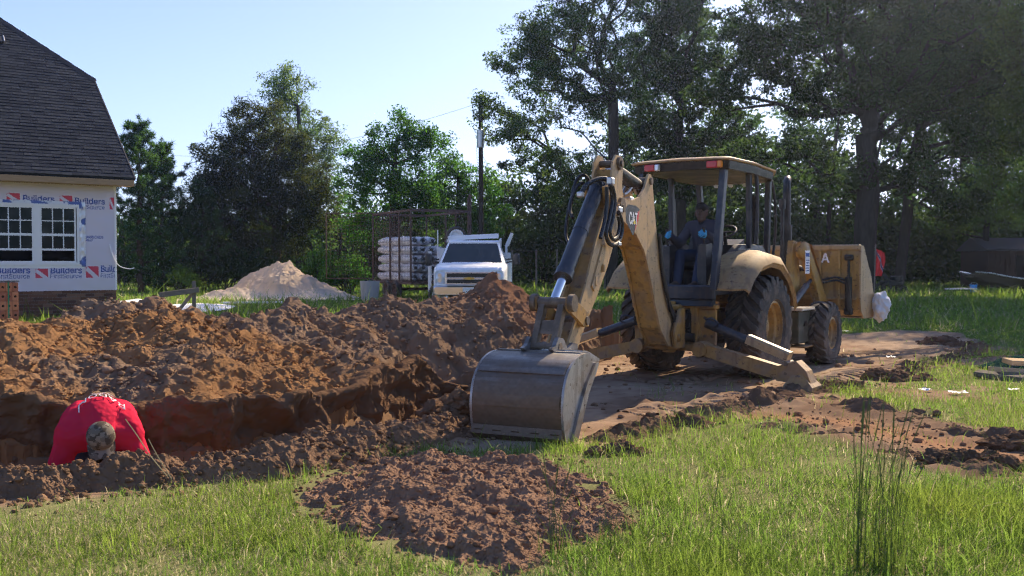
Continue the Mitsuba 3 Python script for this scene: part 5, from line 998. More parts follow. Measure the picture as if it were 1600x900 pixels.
tp('antenna', tube([[-1.2, 3.6, 1.35], [-1.2, 3.6, 2.3]], .02, 6), 'm_white')
pt = tube([[-1.27, 1.9, .45], [-1.26, 1.9, 1.62]], .05, 8); solo('tall_white_pipe', 'upright white pipe standing between the truck and the caged trailer', 'pipe', tf(pt), 'm_white', 30)

# ================================================================ caged trailer with drain pipe bundles
TR = thing('caged_trailer', 'rusty flat trailer with a tall wire mesh cage beside the white truck', 'trailer')
ta, tb = np.array([-.48, .877, 0]), np.array([.877, .48, 0])      # along, away from the camera / across, to the right
tc = D(642, 440, 30.0); gtz = .42; TZ = tc[2]                     # near corner of the deck
def rf2(m): return frame(m, [tc[0], tc[1], 0], ta, -tb, ZZ)        # local x along, y to the left (negative = across to the right), z up
LN, WD, TOP = 3.35, 2.0, D(642, 328, 30.0)[2]
def rp(name, m, mt, smooth=False, kind=None, parent=None, label=None): return part(parent or TR, name, rf2(m), mt, smooth, label, kind)
rp('deck', cat([box2([0, -WD, TZ - .10], [LN, 0, TZ], .01)]), 'm_rust')
rp('axle', cyl([1.6, -WD, gtz + .3], [1.6, 0, gtz + .3], .05), 'm_rust')
for x in (1.25, 2.0):
    for y, s in ((-.02, 1), (-WD + .02, -1)):
        w = tyre(.32, .2, .19, 0, 0); w.apply_translation([x, y, gtz + .32]); k = numbered(TR + '__wheel'); part(k, 'tyre', rf2(w), 'm_rubber', 30)
        r = rim_mesh(.19, .2, s); r.apply_translation([x, y, gtz + .32]); part(k, 'rim', rf2(r), 'm_rust', 25)
rp('drawbar', cat([box2([LN, -WD / 2 - .05, TZ - .14], [LN + 1.3, -WD / 2 + .05, TZ - .04], .01)]), 'm_rust')
pw = .05
for x in (0, .95, 1.75, LN): rp('post', box2([x - pw / 2, -pw / 2, TZ], [x + pw / 2, pw / 2, TOP]), 'm_rust')
for x in (0, .95, 1.75, LN): rp('post', box2([x - pw / 2, -WD - pw / 2, TZ], [x + pw / 2, -WD + pw / 2, TOP + (.45 if x == 0 else 0)]), 'm_rust')
rp('post', box2([-.05, -WD - .09, TZ + .9], [.05, -WD - .028, TOP + .55]), 'm_rust')
for y in (0, -WD): rp('top_rail', box2([pw / 2, y - .03, TOP - .035], [LN, y + .03, TOP + .035]), 'm_rust')
for x in (0, LN): rp('top_rail', box2([x - .035, -WD, TOP - .045], [x + .035, 0, TOP + .045]), 'm_rust')
def wires(o, ux, uz, nx, nz, lx, lz, r=.0048):
    o, ux, uz = map(np.array, (o, ux, uz)); ms = []
    for i in range(nx + 1): a = o + ux * lx * i / nx; ms.append(cyl(a, a + uz * lz, r, n=4))
    for i in range(nz + 1): a = o + uz * lz * i / nz; ms.append(cyl(a, a + ux * lx, r, n=4))
    return cat(ms)
H_ = TOP - TZ
rp('wire_mesh', wires([0, .012, TZ], [1., 0, 0], [0, 0, 1.], 26, 14, LN, H_), 'm_rust', kind='stuff'); rp('wire_mesh', wires([0, -WD - .012, TZ], [1., 0, 0], [0, 0, 1.], 26, 14, LN, H_), 'm_rust', kind='stuff')
rp('wire_mesh', wires([LN + .012, -WD, TZ], [0, 1., 0], [0, 0, 1.], 15, 14, WD, H_), 'm_rust', kind='stuff')
rp('mesh_gate', cat([wires([LN + .03, 0, TZ + .05], [.5, .86, 0], [0, 0, 1.], 12, 16, 1.6, H_, .0045)]), 'm_rust', kind='stuff', label='open wire mesh gate at the left end of the trailer')
rp('gate_frame', cat([cyl([LN + .03, 0, TZ + .05 + q], [LN + .83, 1.38, TZ + .05 + q], .02, n=6) for q in (0, H_)] + [cyl([LN + .83, 1.38, TZ + .05], [LN + .83, 1.38, TZ + .05 + H_], .02, n=6)]), 'm_rust', kind='stuff')
diffuse('m_netting', mikit.proc(lambda p, n, uv: tmix((0.66, 0.65, 0.68), (0.82, 0.81, 0.82), tfbm(p.x * 7, p.y * 7, p.z * 16, 3))))
diffuse('m_foam', mikit.proc(lambda p, n, uv: tmix((0.08, 0.09, 0.10), (0.60, 0.60, 0.63), tstep(.42, .6, tfbm(p.x * 22, p.y * 22, p.z * 22, 2)))))
g = np.random.default_rng(17); pr = (D(642, 368, 30)[2] - TZ) / 10
for row in range(5):
    for col in range(4):
        y0 = -.19 - col * pr * 2.02 - (pr * .0 if row % 2 else 0); x0 = .06 + g.uniform(0, .10); L_ = 3.05; z0 = TZ + pr + row * pr * 1.98
        if row == 4 and col == 3: continue
        cl = {0: 'nearest the left mesh side', 1: 'second from left on the trailer', 2: 'third from left on the trailer', 3: 'fourth from left on the trailer'}[col]
        rw = ['bottom', 'second', 'third', 'fourth', 'top'][row]
        K = thing('drain_pipe_bundle', f'white netted pipe bundle in the {rw} layer, {cl}', 'drain pipe', 'drain pipe bundles stacked on the trailer')
        sg = np.linspace(0, L_, 9); rad = pr * (1 - .22 * np.abs(np.linspace(-1, 1, 9))**10) * (1 + .03 * g.normal(size=9)); rad[[0, -1]] *= .8
        part(K, 'netting', rf2(tube(np.stack([x0 + sg, y0 + .012 * g.normal(size=9), z0 + .012 * g.normal(size=9)], 1), rad, 14)), 'm_netting', True)
        part(K, 'foam_fill', rf2(lathe([(.055, -.012), (pr * .76, -.008), (pr * .78, .02)], 'y', 16).apply_transform(trimesh.transformations.rotation_matrix(-math.pi / 2, [0, 0, 1])).apply_translation([x0, y0, z0])), 'm_foam')
        part(K, 'pipe', rf2(cat([cyl([x0 - .03, y0, z0], [x0 - .005, y0, z0], .055, n=14)])), 'm_decal_black')
# tub in the grass
c = D(578, 455, 28.5); zt0 = float(gz(c[0], c[1])); ztop = D(578, 439, 28.5)[2]
diffuse('m_tub', (0.38, 0.38, 0.38))
TB = thing('trough', 'old white tub standing in the grass left of the trailer', 'tub')
def tubring(w, d, z): return [[c[0] + w * math.cos(a), c[1] + d * math.sin(a), z] for a in np.linspace(0, 6.283, 20, endpoint=False)]
part(TB, 'basin', loft([tubring(.16, .12, zt0), tubring(.26, .18, zt0 + .12), tubring(.30, .22, ztop), tubring(.27, .19, ztop), tubring(.23, .15, zt0 + .15)]), 'm_tub', 40)
# ================================================================ people
from scipy.spatial import cKDTree
from manifold3d import Mesh as ManMesh
def skin_of(bones, edge=.03, it=12):          # bones: [(p0, r0, p1, r1), ...] grown together into one surface
    s1, s2 = trimesh.creation.icosphere(subdivisions=1).vertices, trimesh.creation.icosphere(subdivisions=2).vertices; M_ = None
    for p0, r0, p1, r1 in bones:
        sph = s1 if max(r0, r1) < .03 else s2; h = Manifold.hull_points(np.vstack([sph * r0 + np.asarray(p0), sph * r1 + np.asarray(p1)])); M_ = h if M_ is None else M_ + h
    m = tm(M_.refine_to_length(edge)); m.merge_vertices()
    m = trimesh.smoothing.filter_taubin(m, iterations=it)
    try: return tm(Manifold(ManMesh(np.array(m.vertices, np.float32), np.array(m.faces, np.uint32))).simplify(0.0012))
    except Exception: return m
def chain(pts): return [(pts[i][0], pts[i][1], pts[i + 1][0], pts[i + 1][1]) for i in range(len(pts) - 1)]
V3 = lambda *a: np.array(a, float)
mat('m_skin', (0.36, 0.19, 0.12), 0.55); mat('m_skin_dark', (0.10, 0.055, 0.038), 0.6)
def clothmat(name, c, c2):
    scene[name] = {'type': 'twosided', 'bsdf': {'type': 'bumpmap', 'arbitrary': mikit.proc(lambda p, n, uv: tfbm(p.x * 9, p.y * 9, p.z * 9, 3) + .25 * tfbm(p.x * 30, p.y * 30, p.z * 30, 2), .006), 'scale': .035,
        'bsdf': {'type': 'diffuse', 'reflectance': mikit.proc(lambda p, n, uv: tmix(c, c2, tfbm(p.x * 6, p.y * 6, p.z * 6, 3)))}}}
clothmat('m_shirt_red', (0.52, 0.022, 0.05), (0.64, 0.035, 0.075)); clothmat('m_jeans', (0.03, 0.04, 0.07), (0.06, 0.075, 0.12)); clothmat('m_shirt_grey', (0.055, 0.055, 0.072), (0.085, 0.083, 0.105))
clothmat('m_shirt_dark', (0.02, 0.02, 0.025), (0.05, 0.05, 0.055))
scene['m_cap'] = {'type': 'twosided', 'bsdf': {'type': 'diffuse', 'reflectance': mikit.proc(lambda p, n, uv: tmix(tmix((0.17, 0.145, 0.115), (0.085, 0.07, 0.056), tstep(.47, .53, tfbm(p.x * 26, p.y * 26, p.z * 26, 3))), (0.24, 0.205, 0.165), tstep(.57, .61, tfbm(p.x * 31 + 9, p.y * 31, p.z * 31, 2))))}}
mat('m_glove_blue', (0.05, 0.36, 0.62), 0.5); mat('m_glove_dark', (0.03, 0.028, 0.04), 0.7); mat('m_boot', (0.07, 0.045, 0.03), 0.7); mat('m_print_white', (0.66, 0.60, 0.62), 0.6); mat('m_hair', (0.02, 0.016, 0.013), 0.7)
def hand(parent, wrist, palm_dir, back_dir, mt, curl=0.6, s=1.0, name='hand', at=None):   # palm, five bent fingers
    d = np.array(palm_dir, float); d /= np.linalg.norm(d); b = np.array(back_dir, float); b -= d * (b @ d); b /= np.linalg.norm(b); w = np.cross(d, b)
    B_ = [(wrist, .026 * s, wrist + d * .04 * s, .028 * s)]
    for k, (o, l) in enumerate(((-.030, .068), (-.010, .078), (.010, .074), (.029, .058))):
        k0 = wrist + d * .085 * s + w * o * s; B_.append((wrist + d * .03 * s + w * o * .6 * s, .017 * s, k0, .0125 * s))
        a = 0.0; p = k0
        for seg, r in ((.45, .0105), (.32, .0095), (.23, .0085)):
            a += curl * .8; q = p + (d * math.cos(a) - b * math.sin(a)) * l * seg * s; B_.append((p, r * s, q, r * .93 * s)); p = q
    t0 = wrist + d * .03 * s - w * .028 * s; t1 = t0 + (d * .55 - w * .6 - b * .35) * .042 * s; t2 = t1 + (d * .8 - b * .6 * curl) * .032 * s
    B_ += [(t0, .014 * s, t1, .0115 * s), (t1, .0115 * s, t2, .010 * s)]
    m = skin_of(B_, .008, 5); return part(parent, name, at(m) if at else m, mt, True)

# ---- the man in the trench, bent double, his head towards the camera
WK = thing('person', 'man in a red T-shirt and camouflage cap bending over in the trench', 'person')
wc = D(155, 672, 7.35); wf = V3(wc[0], wc[1], 0); wf /= np.linalg.norm(wf); wr0 = V3(wf[1], -wf[0], 0); fx = fy = 0.0
def wk(m): return frame(m, [wc[0], wc[1], 0], wr0, wf, ZZ)
P_ = lambda x, y, z: V3(fx + x, fy + y, z)
floor = float(gz(wc[0], wc[1] + .25))
hipL, hipR, pel = P_(-.11, .47, .22), P_(.11, .47, .22), P_(0, .48, .27)
waist, chest, neck = P_(0, .29, .36), P_(.0, .06, .37), P_(.0, -.10, .24)
shL, shR = P_(-.215, -.03, .26), P_(.215, -.03, .26)
elL, elR = P_(-.30, -.05, .00), P_(.315, -.03, -.01)
wrL, wrR = P_(-.17, -.12, -.24), P_(.10, -.14, -.22)
knL, knR = P_(-.15, .36, floor + .48), P_(.14, .36, floor + .48)
anL, anR = P_(-.16, .50, floor + .09), P_(.15, .50, floor + .09)
head = P_(.01, -.20, .305)
torso = [(pel, .155, waist, .150), (waist, .150, chest, .165), (chest, .165, P_(0, -.04, .30), .13), (chest, .14, shL, .085), (chest, .14, shR, .085), (P_(0, -.02, .30), .12, shL, .085), (P_(0, -.02, .30), .12, shR, .085), (waist, .14, P_(-.10, .12, .33), .13), (waist, .14, P_(.10, .12, .33), .13)] + [q for s_ in (-1, 1) for q in ((P_(s_ * .09, .46, .26), .13, P_(s_ * .115, .28, .345), .14), (P_(s_ * .115, .28, .345), .14, P_(s_ * .13, .06, .335), .13), (P_(s_ * .13, .06, .335), .13, P_(s_ * .20, -.01, .295), .09))]
arms = [(shL, .066, elL, .047), (elL, .046, wrL, .030), (shR, .066, elR, .047), (elR, .046, wrR, .030)]
legs = [(pel, .14, hipL, .11), (pel, .14, hipR, .11), (hipL, .105, knL, .066), (knL, .064, anL, .042), (hipR, .105, knR, .066), (knR, .064, anR, .042), (anL, .04, anL + [0, -.16, -.05], .035), (anR, .04, anR + [0, -.16, -.05], .035)]
up_ = V3(0, -.87, .50); up_ /= np.linalg.norm(up_); fr_ = V3(.06, -.45, -.85); fr_ -= up_ * (fr_ @ up_); fr_ /= np.linalg.norm(fr_); rt_ = np.cross(fr_, up_)
HL = lambda r, f, u: head + rt_ * r + fr_ * f + up_ * u
hd = [(P_(0, -.04, .30), .062, HL(0, -.03, -.08), .060), (head, .088, HL(0, .035, -.03), .075), (HL(0, .03, -.05), .068, HL(0, .055, -.12), .045), (HL(0, .105, -.03), .012, HL(0, .118, -.06), .016), (HL(-.086, 0, -.04), .012, HL(-.09, .0, -.07), .014), (HL(.086, 0, -.04), .012, HL(.09, 0, -.07), .014)]
part(WK, 'body', wk(skin_of(torso + arms + legs + hd, .028, 7)), 'm_skin', True)
grow = lambda bs, k: [(a, r + k, b, q + k) for a, r, b, q in bs]
sleeves = [(shL, .10, shL * .35 + elL * .65, .088), (shL * .35 + elL * .65, .088, elL * .95 + shL * .05, .078), (shR, .10, shR * .35 + elR * .65, .088), (shR * .35 + elR * .65, .088, elR * .95 + shR * .05, .078)]
shirt = skin_of(grow(torso, .028) + sleeves, .022, 8)
vn = shirt.vertex_normals; shirt.vertices = shirt.vertices + vn * ((fb(shirt.vertices * [9, 5, 9], 3, 5) - .5) * .035)[:, None]
part(WK, 'shirt', wk(shirt), 'm_shirt_red', True, 'red T-shirt with white lettering across the back')
part(WK, 'trousers', wk(skin_of(grow(legs[:6], .022), .025, 6)), 'm_jeans', True)
for a in (anL, anR): part(WK, 'boot', wk(skin_of([(a + [0, .03, -.02], .055, a + [0, -.18, -.045], .045), (a + [0, .03, .06], .05, a + [0, .03, -.03], .055)], .02, 5)), 'm_boot', True)
hand(WK, wrL, [.3, -.3, -.9], [0, -1, 0], 'm_glove_dark', .5, at=wk); hand(WK, wrR, [-.3, -.3, -.9], [0, -1, 0], 'm_glove_dark', .5, at=wk)
# watch cuff seen beside the head
part(WK, 'cuff', wk(cyl(elR * .25 + wrR * .75 + [-.0, -.02, .22], elR * .25 + wrR * .75 + [-.0, -.03, .30], .040, .045, 16)), 'm_glove_dark', 30)
# cap: crown over the skull, brim to the front and down
cc = HL(0, .004, -.012)
cv = trimesh.creation.icosphere(subdivisions=4); v = cv.vertices; kp = v[:, 2] > -.12
f = cv.faces[kp[cv.faces].all(1)]
crown = trimesh.Trimesh(v * [.102, .112, .112], f, process=False); crown.remove_unreferenced_vertices()
CP = numbered(WK + '__cap'); labels[CP] = {'label': 'brown camouflage cap'}
def capf(m): return wk(frame(m, cc, rt_, fr_, up_))
part(CP, 'crown', capf(crown), 'm_cap', True)
X_, Y_ = np.meshgrid(np.linspace(-1, 1, 15), np.linspace(0, 1, 10)); bw = .098 * np.sqrt(np.clip(1 - (Y_ * .86)**3, 0, 1))
brim = np.stack([X_ * bw, .07 + Y_ * .105 - .03 * X_**2 * (1 - Y_) , .0 - .035 * X_**2 - .012 * Y_], -1).reshape(-1, 3); fB = grid_faces(10, 15)
part(CP, 'brim', capf(trimesh.Trimesh(np.vstack([brim, brim - [0, 0, .006]]), np.vstack([fB, fB[:, ::-1] + len(brim)]), process=False)), 'm_cap', True)
part(CP, 'button', capf(cyl([0, 0, .108], [0, 0, .118], .012, n=10)), 'm_cap', 30)
# lettering on the back, laid on the cloth; seen upside down from here
tree_s = shirt.vertices[shirt.vertex_normals[:, 2] > .05]; kd = cKDTree(tree_s[:, :2])
def on_back(m, x0, y0, arc=0.0):
    m = m.subdivide(); v = np.array(m.vertices); w = np.ptp(v[:, 0]); x = -(v[:, 0] - w / 2 - v[:, 0].min()); y = -v[:, 1]
    y = y + arc * (1 - (2 * x / w)**2) if arc else y
    X, Y = fx + x0 + x, fy + y0 + y; d_, i_ = kd.query(np.stack([X, Y], 1), k=5)
    wgt = 1 / (d_ + .004)**2; z = (tree_s[:, 2][i_] * wgt).sum(1) / wgt.sum(1)
    return trimesh.Trimesh(np.stack([X, Y, z + .022 + v[:, 2]], 1), m.faces, process=False)
def back_text(t, h, w, x0, y0, arc):
    m = meshkit.text_mesh(t, h, .002, False); m.vertices[:, 0] *= w / m.extents[0]; return on_back(m, x0, y0, arc)
part(WK, 'shirt_print', wk(back_text('RADON', .056, .33, .02, .0, .05)), 'm_print_white')
part(WK, 'shirt_print', wk(back_text('RADON', .034, .16, .03, .13, .0)), 'm_print_white')

# ---- the driver, sitting turned to the rear with both hands on the levers
DR = thing('person', 'driver in a grey shirt and blue gloves sitting under the canopy of the backhoe loader', 'person')
def dm(m): return mach(m)
def dp(name, bones, mt, edge=.022, it=10, label=None): return part(DR, name, mach(skin_of(bones, edge, it)), mt, True, label)
hc = MU(1096, 332, u=-.36); y0 = hc[1]
pel, ch, nk = V3(-.22, y0, 1.70), V3(-.26, y0, 2.02), V3(-.30, y0, 2.19)
sl_, sr_ = V3(-.27, y0 - .20, 2.10), V3(-.27, y0 + .20, 2.10)
hl, hr = HANDS['l'], HANDS['r']
el, er = V3(-.46, y0 - .30, 1.86), V3(-.46, y0 + .30, 1.86)
hp = [V3(-.25, y0 + s * .10, 1.68) for s in (-1, 1)]; kn = [V3(-.70, y0 + s * .16, 1.70) for s in (-1, 1)]; an = [V3(-.84, y0 + s * .14, 1.33) for s in (-1, 1)]
tors = [(pel, .14, ch, .15), (ch, .15, V3(-.28, y0, 2.12), .09), (ch, .12, sl_, .07), (ch, .12, sr_, .07), (V3(-.28, y0, 2.12), .08, sl_, .07), (V3(-.28, y0, 2.12), .08, sr_, .07)]
wl_, wr_ = hl + [.07, -.01, .0], hr + [.07, .01, .0]
arm = [(sl_, .06, el, .046), (el, .044, wl_, .030), (sr_, .06, er, .046), (er, .044, wr_, .030)]
leg = [(pel, .12, hp[0], .10), (pel, .12, hp[1], .10)] + [(hp[k], .09, kn[k], .062) for k in (0, 1)] + [(kn[k], .06, an[k], .042) for k in (0, 1)] + [(an[k], .04, an[k] + [-.14, 0, -.045], .032) for k in (0, 1)]
hdp = [(nk + [.02, 0, -.06], .056, hc + [.02, 0, -.08], .054), (hc + [.02, 0, .03], .088, hc + [0, 0, -.05], .07), (hc, .072, hc + [-.03, 0, -.095], .045), (hc + [-.09, 0, .0], .012, hc + [-.112, 0, -.03], .017), (hc + [0, .085, .0], .014, hc + [.01, .088, -.03], .013), (hc + [0, -.085, .0], .014, hc + [.01, -.088, -.03], .013), (hc + [-.07, -.03, .02], .02, hc + [-.07, .03, .02], .02), (hc + [-.085, -.022, -.062], .009, hc + [-.085, .022, -.062], .009)]
dp('body', tors + arm + leg + hdp, 'm_skin_dark', .022, 4)
dp('shirt', grow(tors, .022) + [(a, r + .022, b, q + .018) for a, r, b, q in arm], 'm_shirt_grey', .022, 8, 'grey long sleeved work shirt')
dp('undershirt', [(nk + [-.035, 0, -.05], .062, nk + [-.05, 0, -.11], .045)], 'm_shirt_dark', .015, 5)
dp('trousers', grow(leg[:6], .02), 'm_jeans', .025, 8)
for k in (0, 1): dp('boot', [(an[k] + [.03, 0, -.03], .052, an[k] + [-.17, 0, -.05], .042), (an[k] + [.02, 0, .06], .05, an[k] + [.02, 0, -.03], .052)], 'm_boot', .02, 5)
dp('hair', [(hc + [.035, 0, .045], .088, hc + [.0, 0, .06], .086)], 'm_hair', .015, 5, 'short dark hair')
for s in (-1, 1): dp('eye', [(hc + [-.080, s * .032, .006], .009, hc + [-.080, s * .033, .006], .009)], 'm_hair', .008, 2)
for h_, s in ((hl, -1), (hr, 1)):
    m = numbered(DR + '__glove'); w0 = mach(trimesh.Trimesh([h_ + [.065, 0, .015]], [], process=False)).vertices[0]
    hand(DR, w0, -MF * 1.0 - ZZ * .1, ZZ * .5 + ML * s * .8, 'm_glove_blue', 1.0, 1.12, 'glove')
# ================================================================ trees
def leafmat(name): scene[name] = {'type': 'principledthin', 'base_color': VC, 'roughness': 0.7, 'diff_trans': 1.35, 'spec_trans': 0.0, 'eta': 1.12}; return name
leafmat('m_leaf')
diffuse('m_bark', mikit.proc(lambda p, n, uv: tmix((0.030, 0.026, 0.023), (0.068, 0.058, 0.050), tfbm(p.x * 14, p.y * 14, p.z * 3, 3))))
diffuse('m_bark_pine', mikit.proc(lambda p, n, uv: tmix((0.07, 0.05, 0.04), (0.14, 0.10, 0.075), tfbm(p.x * 14, p.y * 14, p.z * 4, 3))))
def leaves(centres, radii, per, size, col, seed, droop=0.3, aspect=0.5, vary=0.35, gather=1.0):
    """rhombic leaves spread through a clump about each centre"""
    g = np.random.default_rng(seed); n = len(centres); per = np.broadcast_to(per, (n,)).astype(int); idx = np.repeat(np.arange(n), per); N = len(idx)
    d = g.normal(size=(N, 3)); d /= np.linalg.norm(d, axis=1, keepdims=True); rr = g.random(N)**(0.5 * gather)
    c = centres[idx] + d * (rr * radii[idx])[:, None] * [1, 1, 0.7]
    a = g.normal(size=(N, 3)); a[:, 2] -= droop; a /= np.linalg.norm(a, axis=1, keepdims=True)
    b = np.cross(a, g.normal(size=(N, 3))); b /= np.linalg.norm(b, axis=1, keepdims=True)
    s = size * g.uniform(0.6, 1.3, N)[:, None]
    v = np.stack([c - a * s * .5, c + b * s * aspect * .5, c + a * s * .5, c - b * s * aspect * .5], 1).reshape(-1, 3)
    k = np.arange(N)[:, None] * 4; f = np.vstack([k + [0, 1, 2], k + [0, 2, 3]])
    clump = g.uniform(1 - vary, 1 + vary, (n, 1))[idx] * g.uniform(.88, 1.12, (N, 1)); tint = g.uniform(-1, 1, (n, 1))[idx]
    cc_ = np.array(col) * [1.14, 1.04, .9] * clump * (1 + tint * [.18, .03, -.05])
    return v, f, np.clip(np.repeat(cc_, 4, 0), 0, 1)
def skeleton(trunk, targets, seed, pull=0.45, wiggle=0.045):
    """branches that reach every target from the nearest cheap node; radii by the pipe model"""
    g = np.random.default_rng(seed); P = [np.array(p, float) for p in trunk]; par = [-1] + list(range(len(trunk) - 1)); plen = [0.0]
    for k in range(1, len(P)): plen.append(plen[-1] + np.linalg.norm(P[k] - P[k - 1]) * 0.4)
    order = np.argsort(np.linalg.norm(targets - np.array(trunk).mean(0), axis=1) + g.normal(0, .3, len(targets)))
    PA = np.zeros((len(trunk) + len(targets) * 6 + 10, 3)); PA[:len(P)] = P; LA = np.zeros(len(PA)); LA[:len(P)] = plen; n = len(P); nt0 = 1
    tips = []
    for t in targets[order]:
        d = t - PA[:n]; dist = np.linalg.norm(d, axis=1)
        cost = dist + pull * LA[:n] + np.where(d[:, 2] < -0.25 * dist, dist * 0.8, 0); cost[:nt0] += 5
        q = int(np.argmin(cost)); L_ = dist[q]; m = max(1, min(4, int(L_ / .6)))
        last = q; base = PA[q]; dirp = (PA[q] - PA[par[q]]) if par[q] >= 0 else np.array([0, 0, 1.0]); dirp = dirp / (np.linalg.norm(dirp) + 1e-9)
        for s in range(1, m + 1):
            u = s / m; p = base * (1 - u) + t * u + dirp * L_ * .22 * u * (1 - u) * 2 + np.array([0, 0, .10 * L_]) * u * (1 - u) + g.normal(0, wiggle, 3) * L_ * (u < 1)
            PA[n] = p; par.append(last); LA[n] = LA[last] + L_ / m; last = n; n += 1
        tips.append(last)
    child = [[] for _ in range(n)]
    for k in range(1, n): child[par[k]].append(k)
    area = np.zeros(n)
    for k in range(n - 1, -1, -1): area[k] = max(sum(area[c] for c in child[k]), 0) if child[k] else 1.0
    return PA[:n], np.array(par), area, np.array(tips), order
def limbs(P, par, area, r0, exp=1.85, rmin=.008, skip=0.0):
    rad = r0 * (area / area[0])**(1 / exp); k = np.arange(1, len(P)); k = k[rad[k] > skip]
    V, Fc, at = [], [], 0
    for sides, sel in ((8, rad[k] > .06), (4, (rad[k] <= .06) & (rad[k] > .02)), (3, rad[k] <= .02)):
        q = k[sel]
        if not len(q): continue
        a, b = P[par[q]], P[q]; d = b - a; d /= np.linalg.norm(d, axis=1, keepdims=True) + 1e-9
        u = np.cross(d, np.where(np.abs(d[:, 2:]) < .9, [0, 0, 1.], [1., 0, 0])); u /= np.linalg.norm(u, axis=1, keepdims=True); w = np.cross(d, u)
        t = np.arange(sides) * 2 * np.pi / sides; rg = np.cos(t)[None, :, None] * u[:, None] + np.sin(t)[None, :, None] * w[:, None]
        ra = np.minimum(rad[par[q]], rad[q] * 1.35); v = np.concatenate([a[:, None] + rg * np.maximum(ra, rmin)[:, None, None], (b + d * rad[q][:, None] * .3)[:, None] + rg * np.maximum(rad[q], rmin)[:, None, None]], 1)
        i = np.arange(sides); j = (i + 1) % sides; f = np.vstack([np.stack([i, j, j + sides], 1), np.stack([i, j + sides, i + sides], 1)])
        V.append(v.reshape(-1, 3)); Fc.append((f[None] + (np.arange(len(q)) * 2 * sides)[:, None, None]).reshape(-1, 3) + at); at += len(V[-1])
    return np.vstack(V), np.vstack(Fc)
def in_crown(blobs, n, seed, shell=0.45):
    """points in a union of ellipsoids (centre, radii), more of them towards the outside"""
    g = np.random.default_rng(seed); vol = np.array([np.prod(b[1]) for b in blobs])**0.8; which = g.choice(len(blobs), n, p=vol / vol.sum())
    d = g.normal(size=(n, 3)); d /= np.linalg.norm(d, axis=1, keepdims=True); r = g.random(n)**shell
    C_, R_ = np.array([b[0] for b in blobs], float), np.array([b[1] for b in blobs], float)
    return C_[which] + d * r[:, None] * R_[which]
def tree(name, label, base, trunk_top, r0, blobs, n, per, leaf, col, seed, clump=.5, group=None, lean=(0, 0), cat_='tree', pull=.45, shell=.5, aspect=.5, bark='m_bark', vary=.35):
    g = np.random.default_rng(seed); base = np.array(base, float); h = trunk_top - base[2]
    tr = [base + [0, 0, -.3]] + [base + [lean[0] * t + g.normal(0, .04), lean[1] * t + g.normal(0, .04), h * t] for t in np.linspace(.12, 1, 6)]
    tg = in_crown(blobs, n, seed + 1, shell); tg = tg[tg[:, 2] > base[2] + .5]
    P, par, area, tips, order = skeleton(tr, tg, seed + 2, pull)
    K = thing(name, label, cat_, group)
    V, Fc = limbs(P, par, area, r0)
    fl = np.array([[base[0], base[1], base[2] - .3]]); part(K, 'trunk', trimesh.Trimesh(V, Fc, process=False), bark, True)
    cen = P[tips]; cr = clump * g.uniform(.6, 1.4, len(cen))
    v, f, c = leaves(cen, cr, np.maximum(3, per * g.uniform(.3, 1.6, len(cen))), leaf, col, seed + 3, aspect=aspect, vary=vary)
    part(K, 'crown', (v, f), 'm_leaf', False, None, None, c)
    return K
def B_(px, py, y, rx, rz, ry=None):              # an ellipsoid of the crown seen there, radii given in metres
    return (D(px, py, y), (rx, ry if ry else (rx * .8), rz))
def foot(px, y): c = D(px, 450, y); return [c[0], c[1], float(gz(c[0], c[1]))]

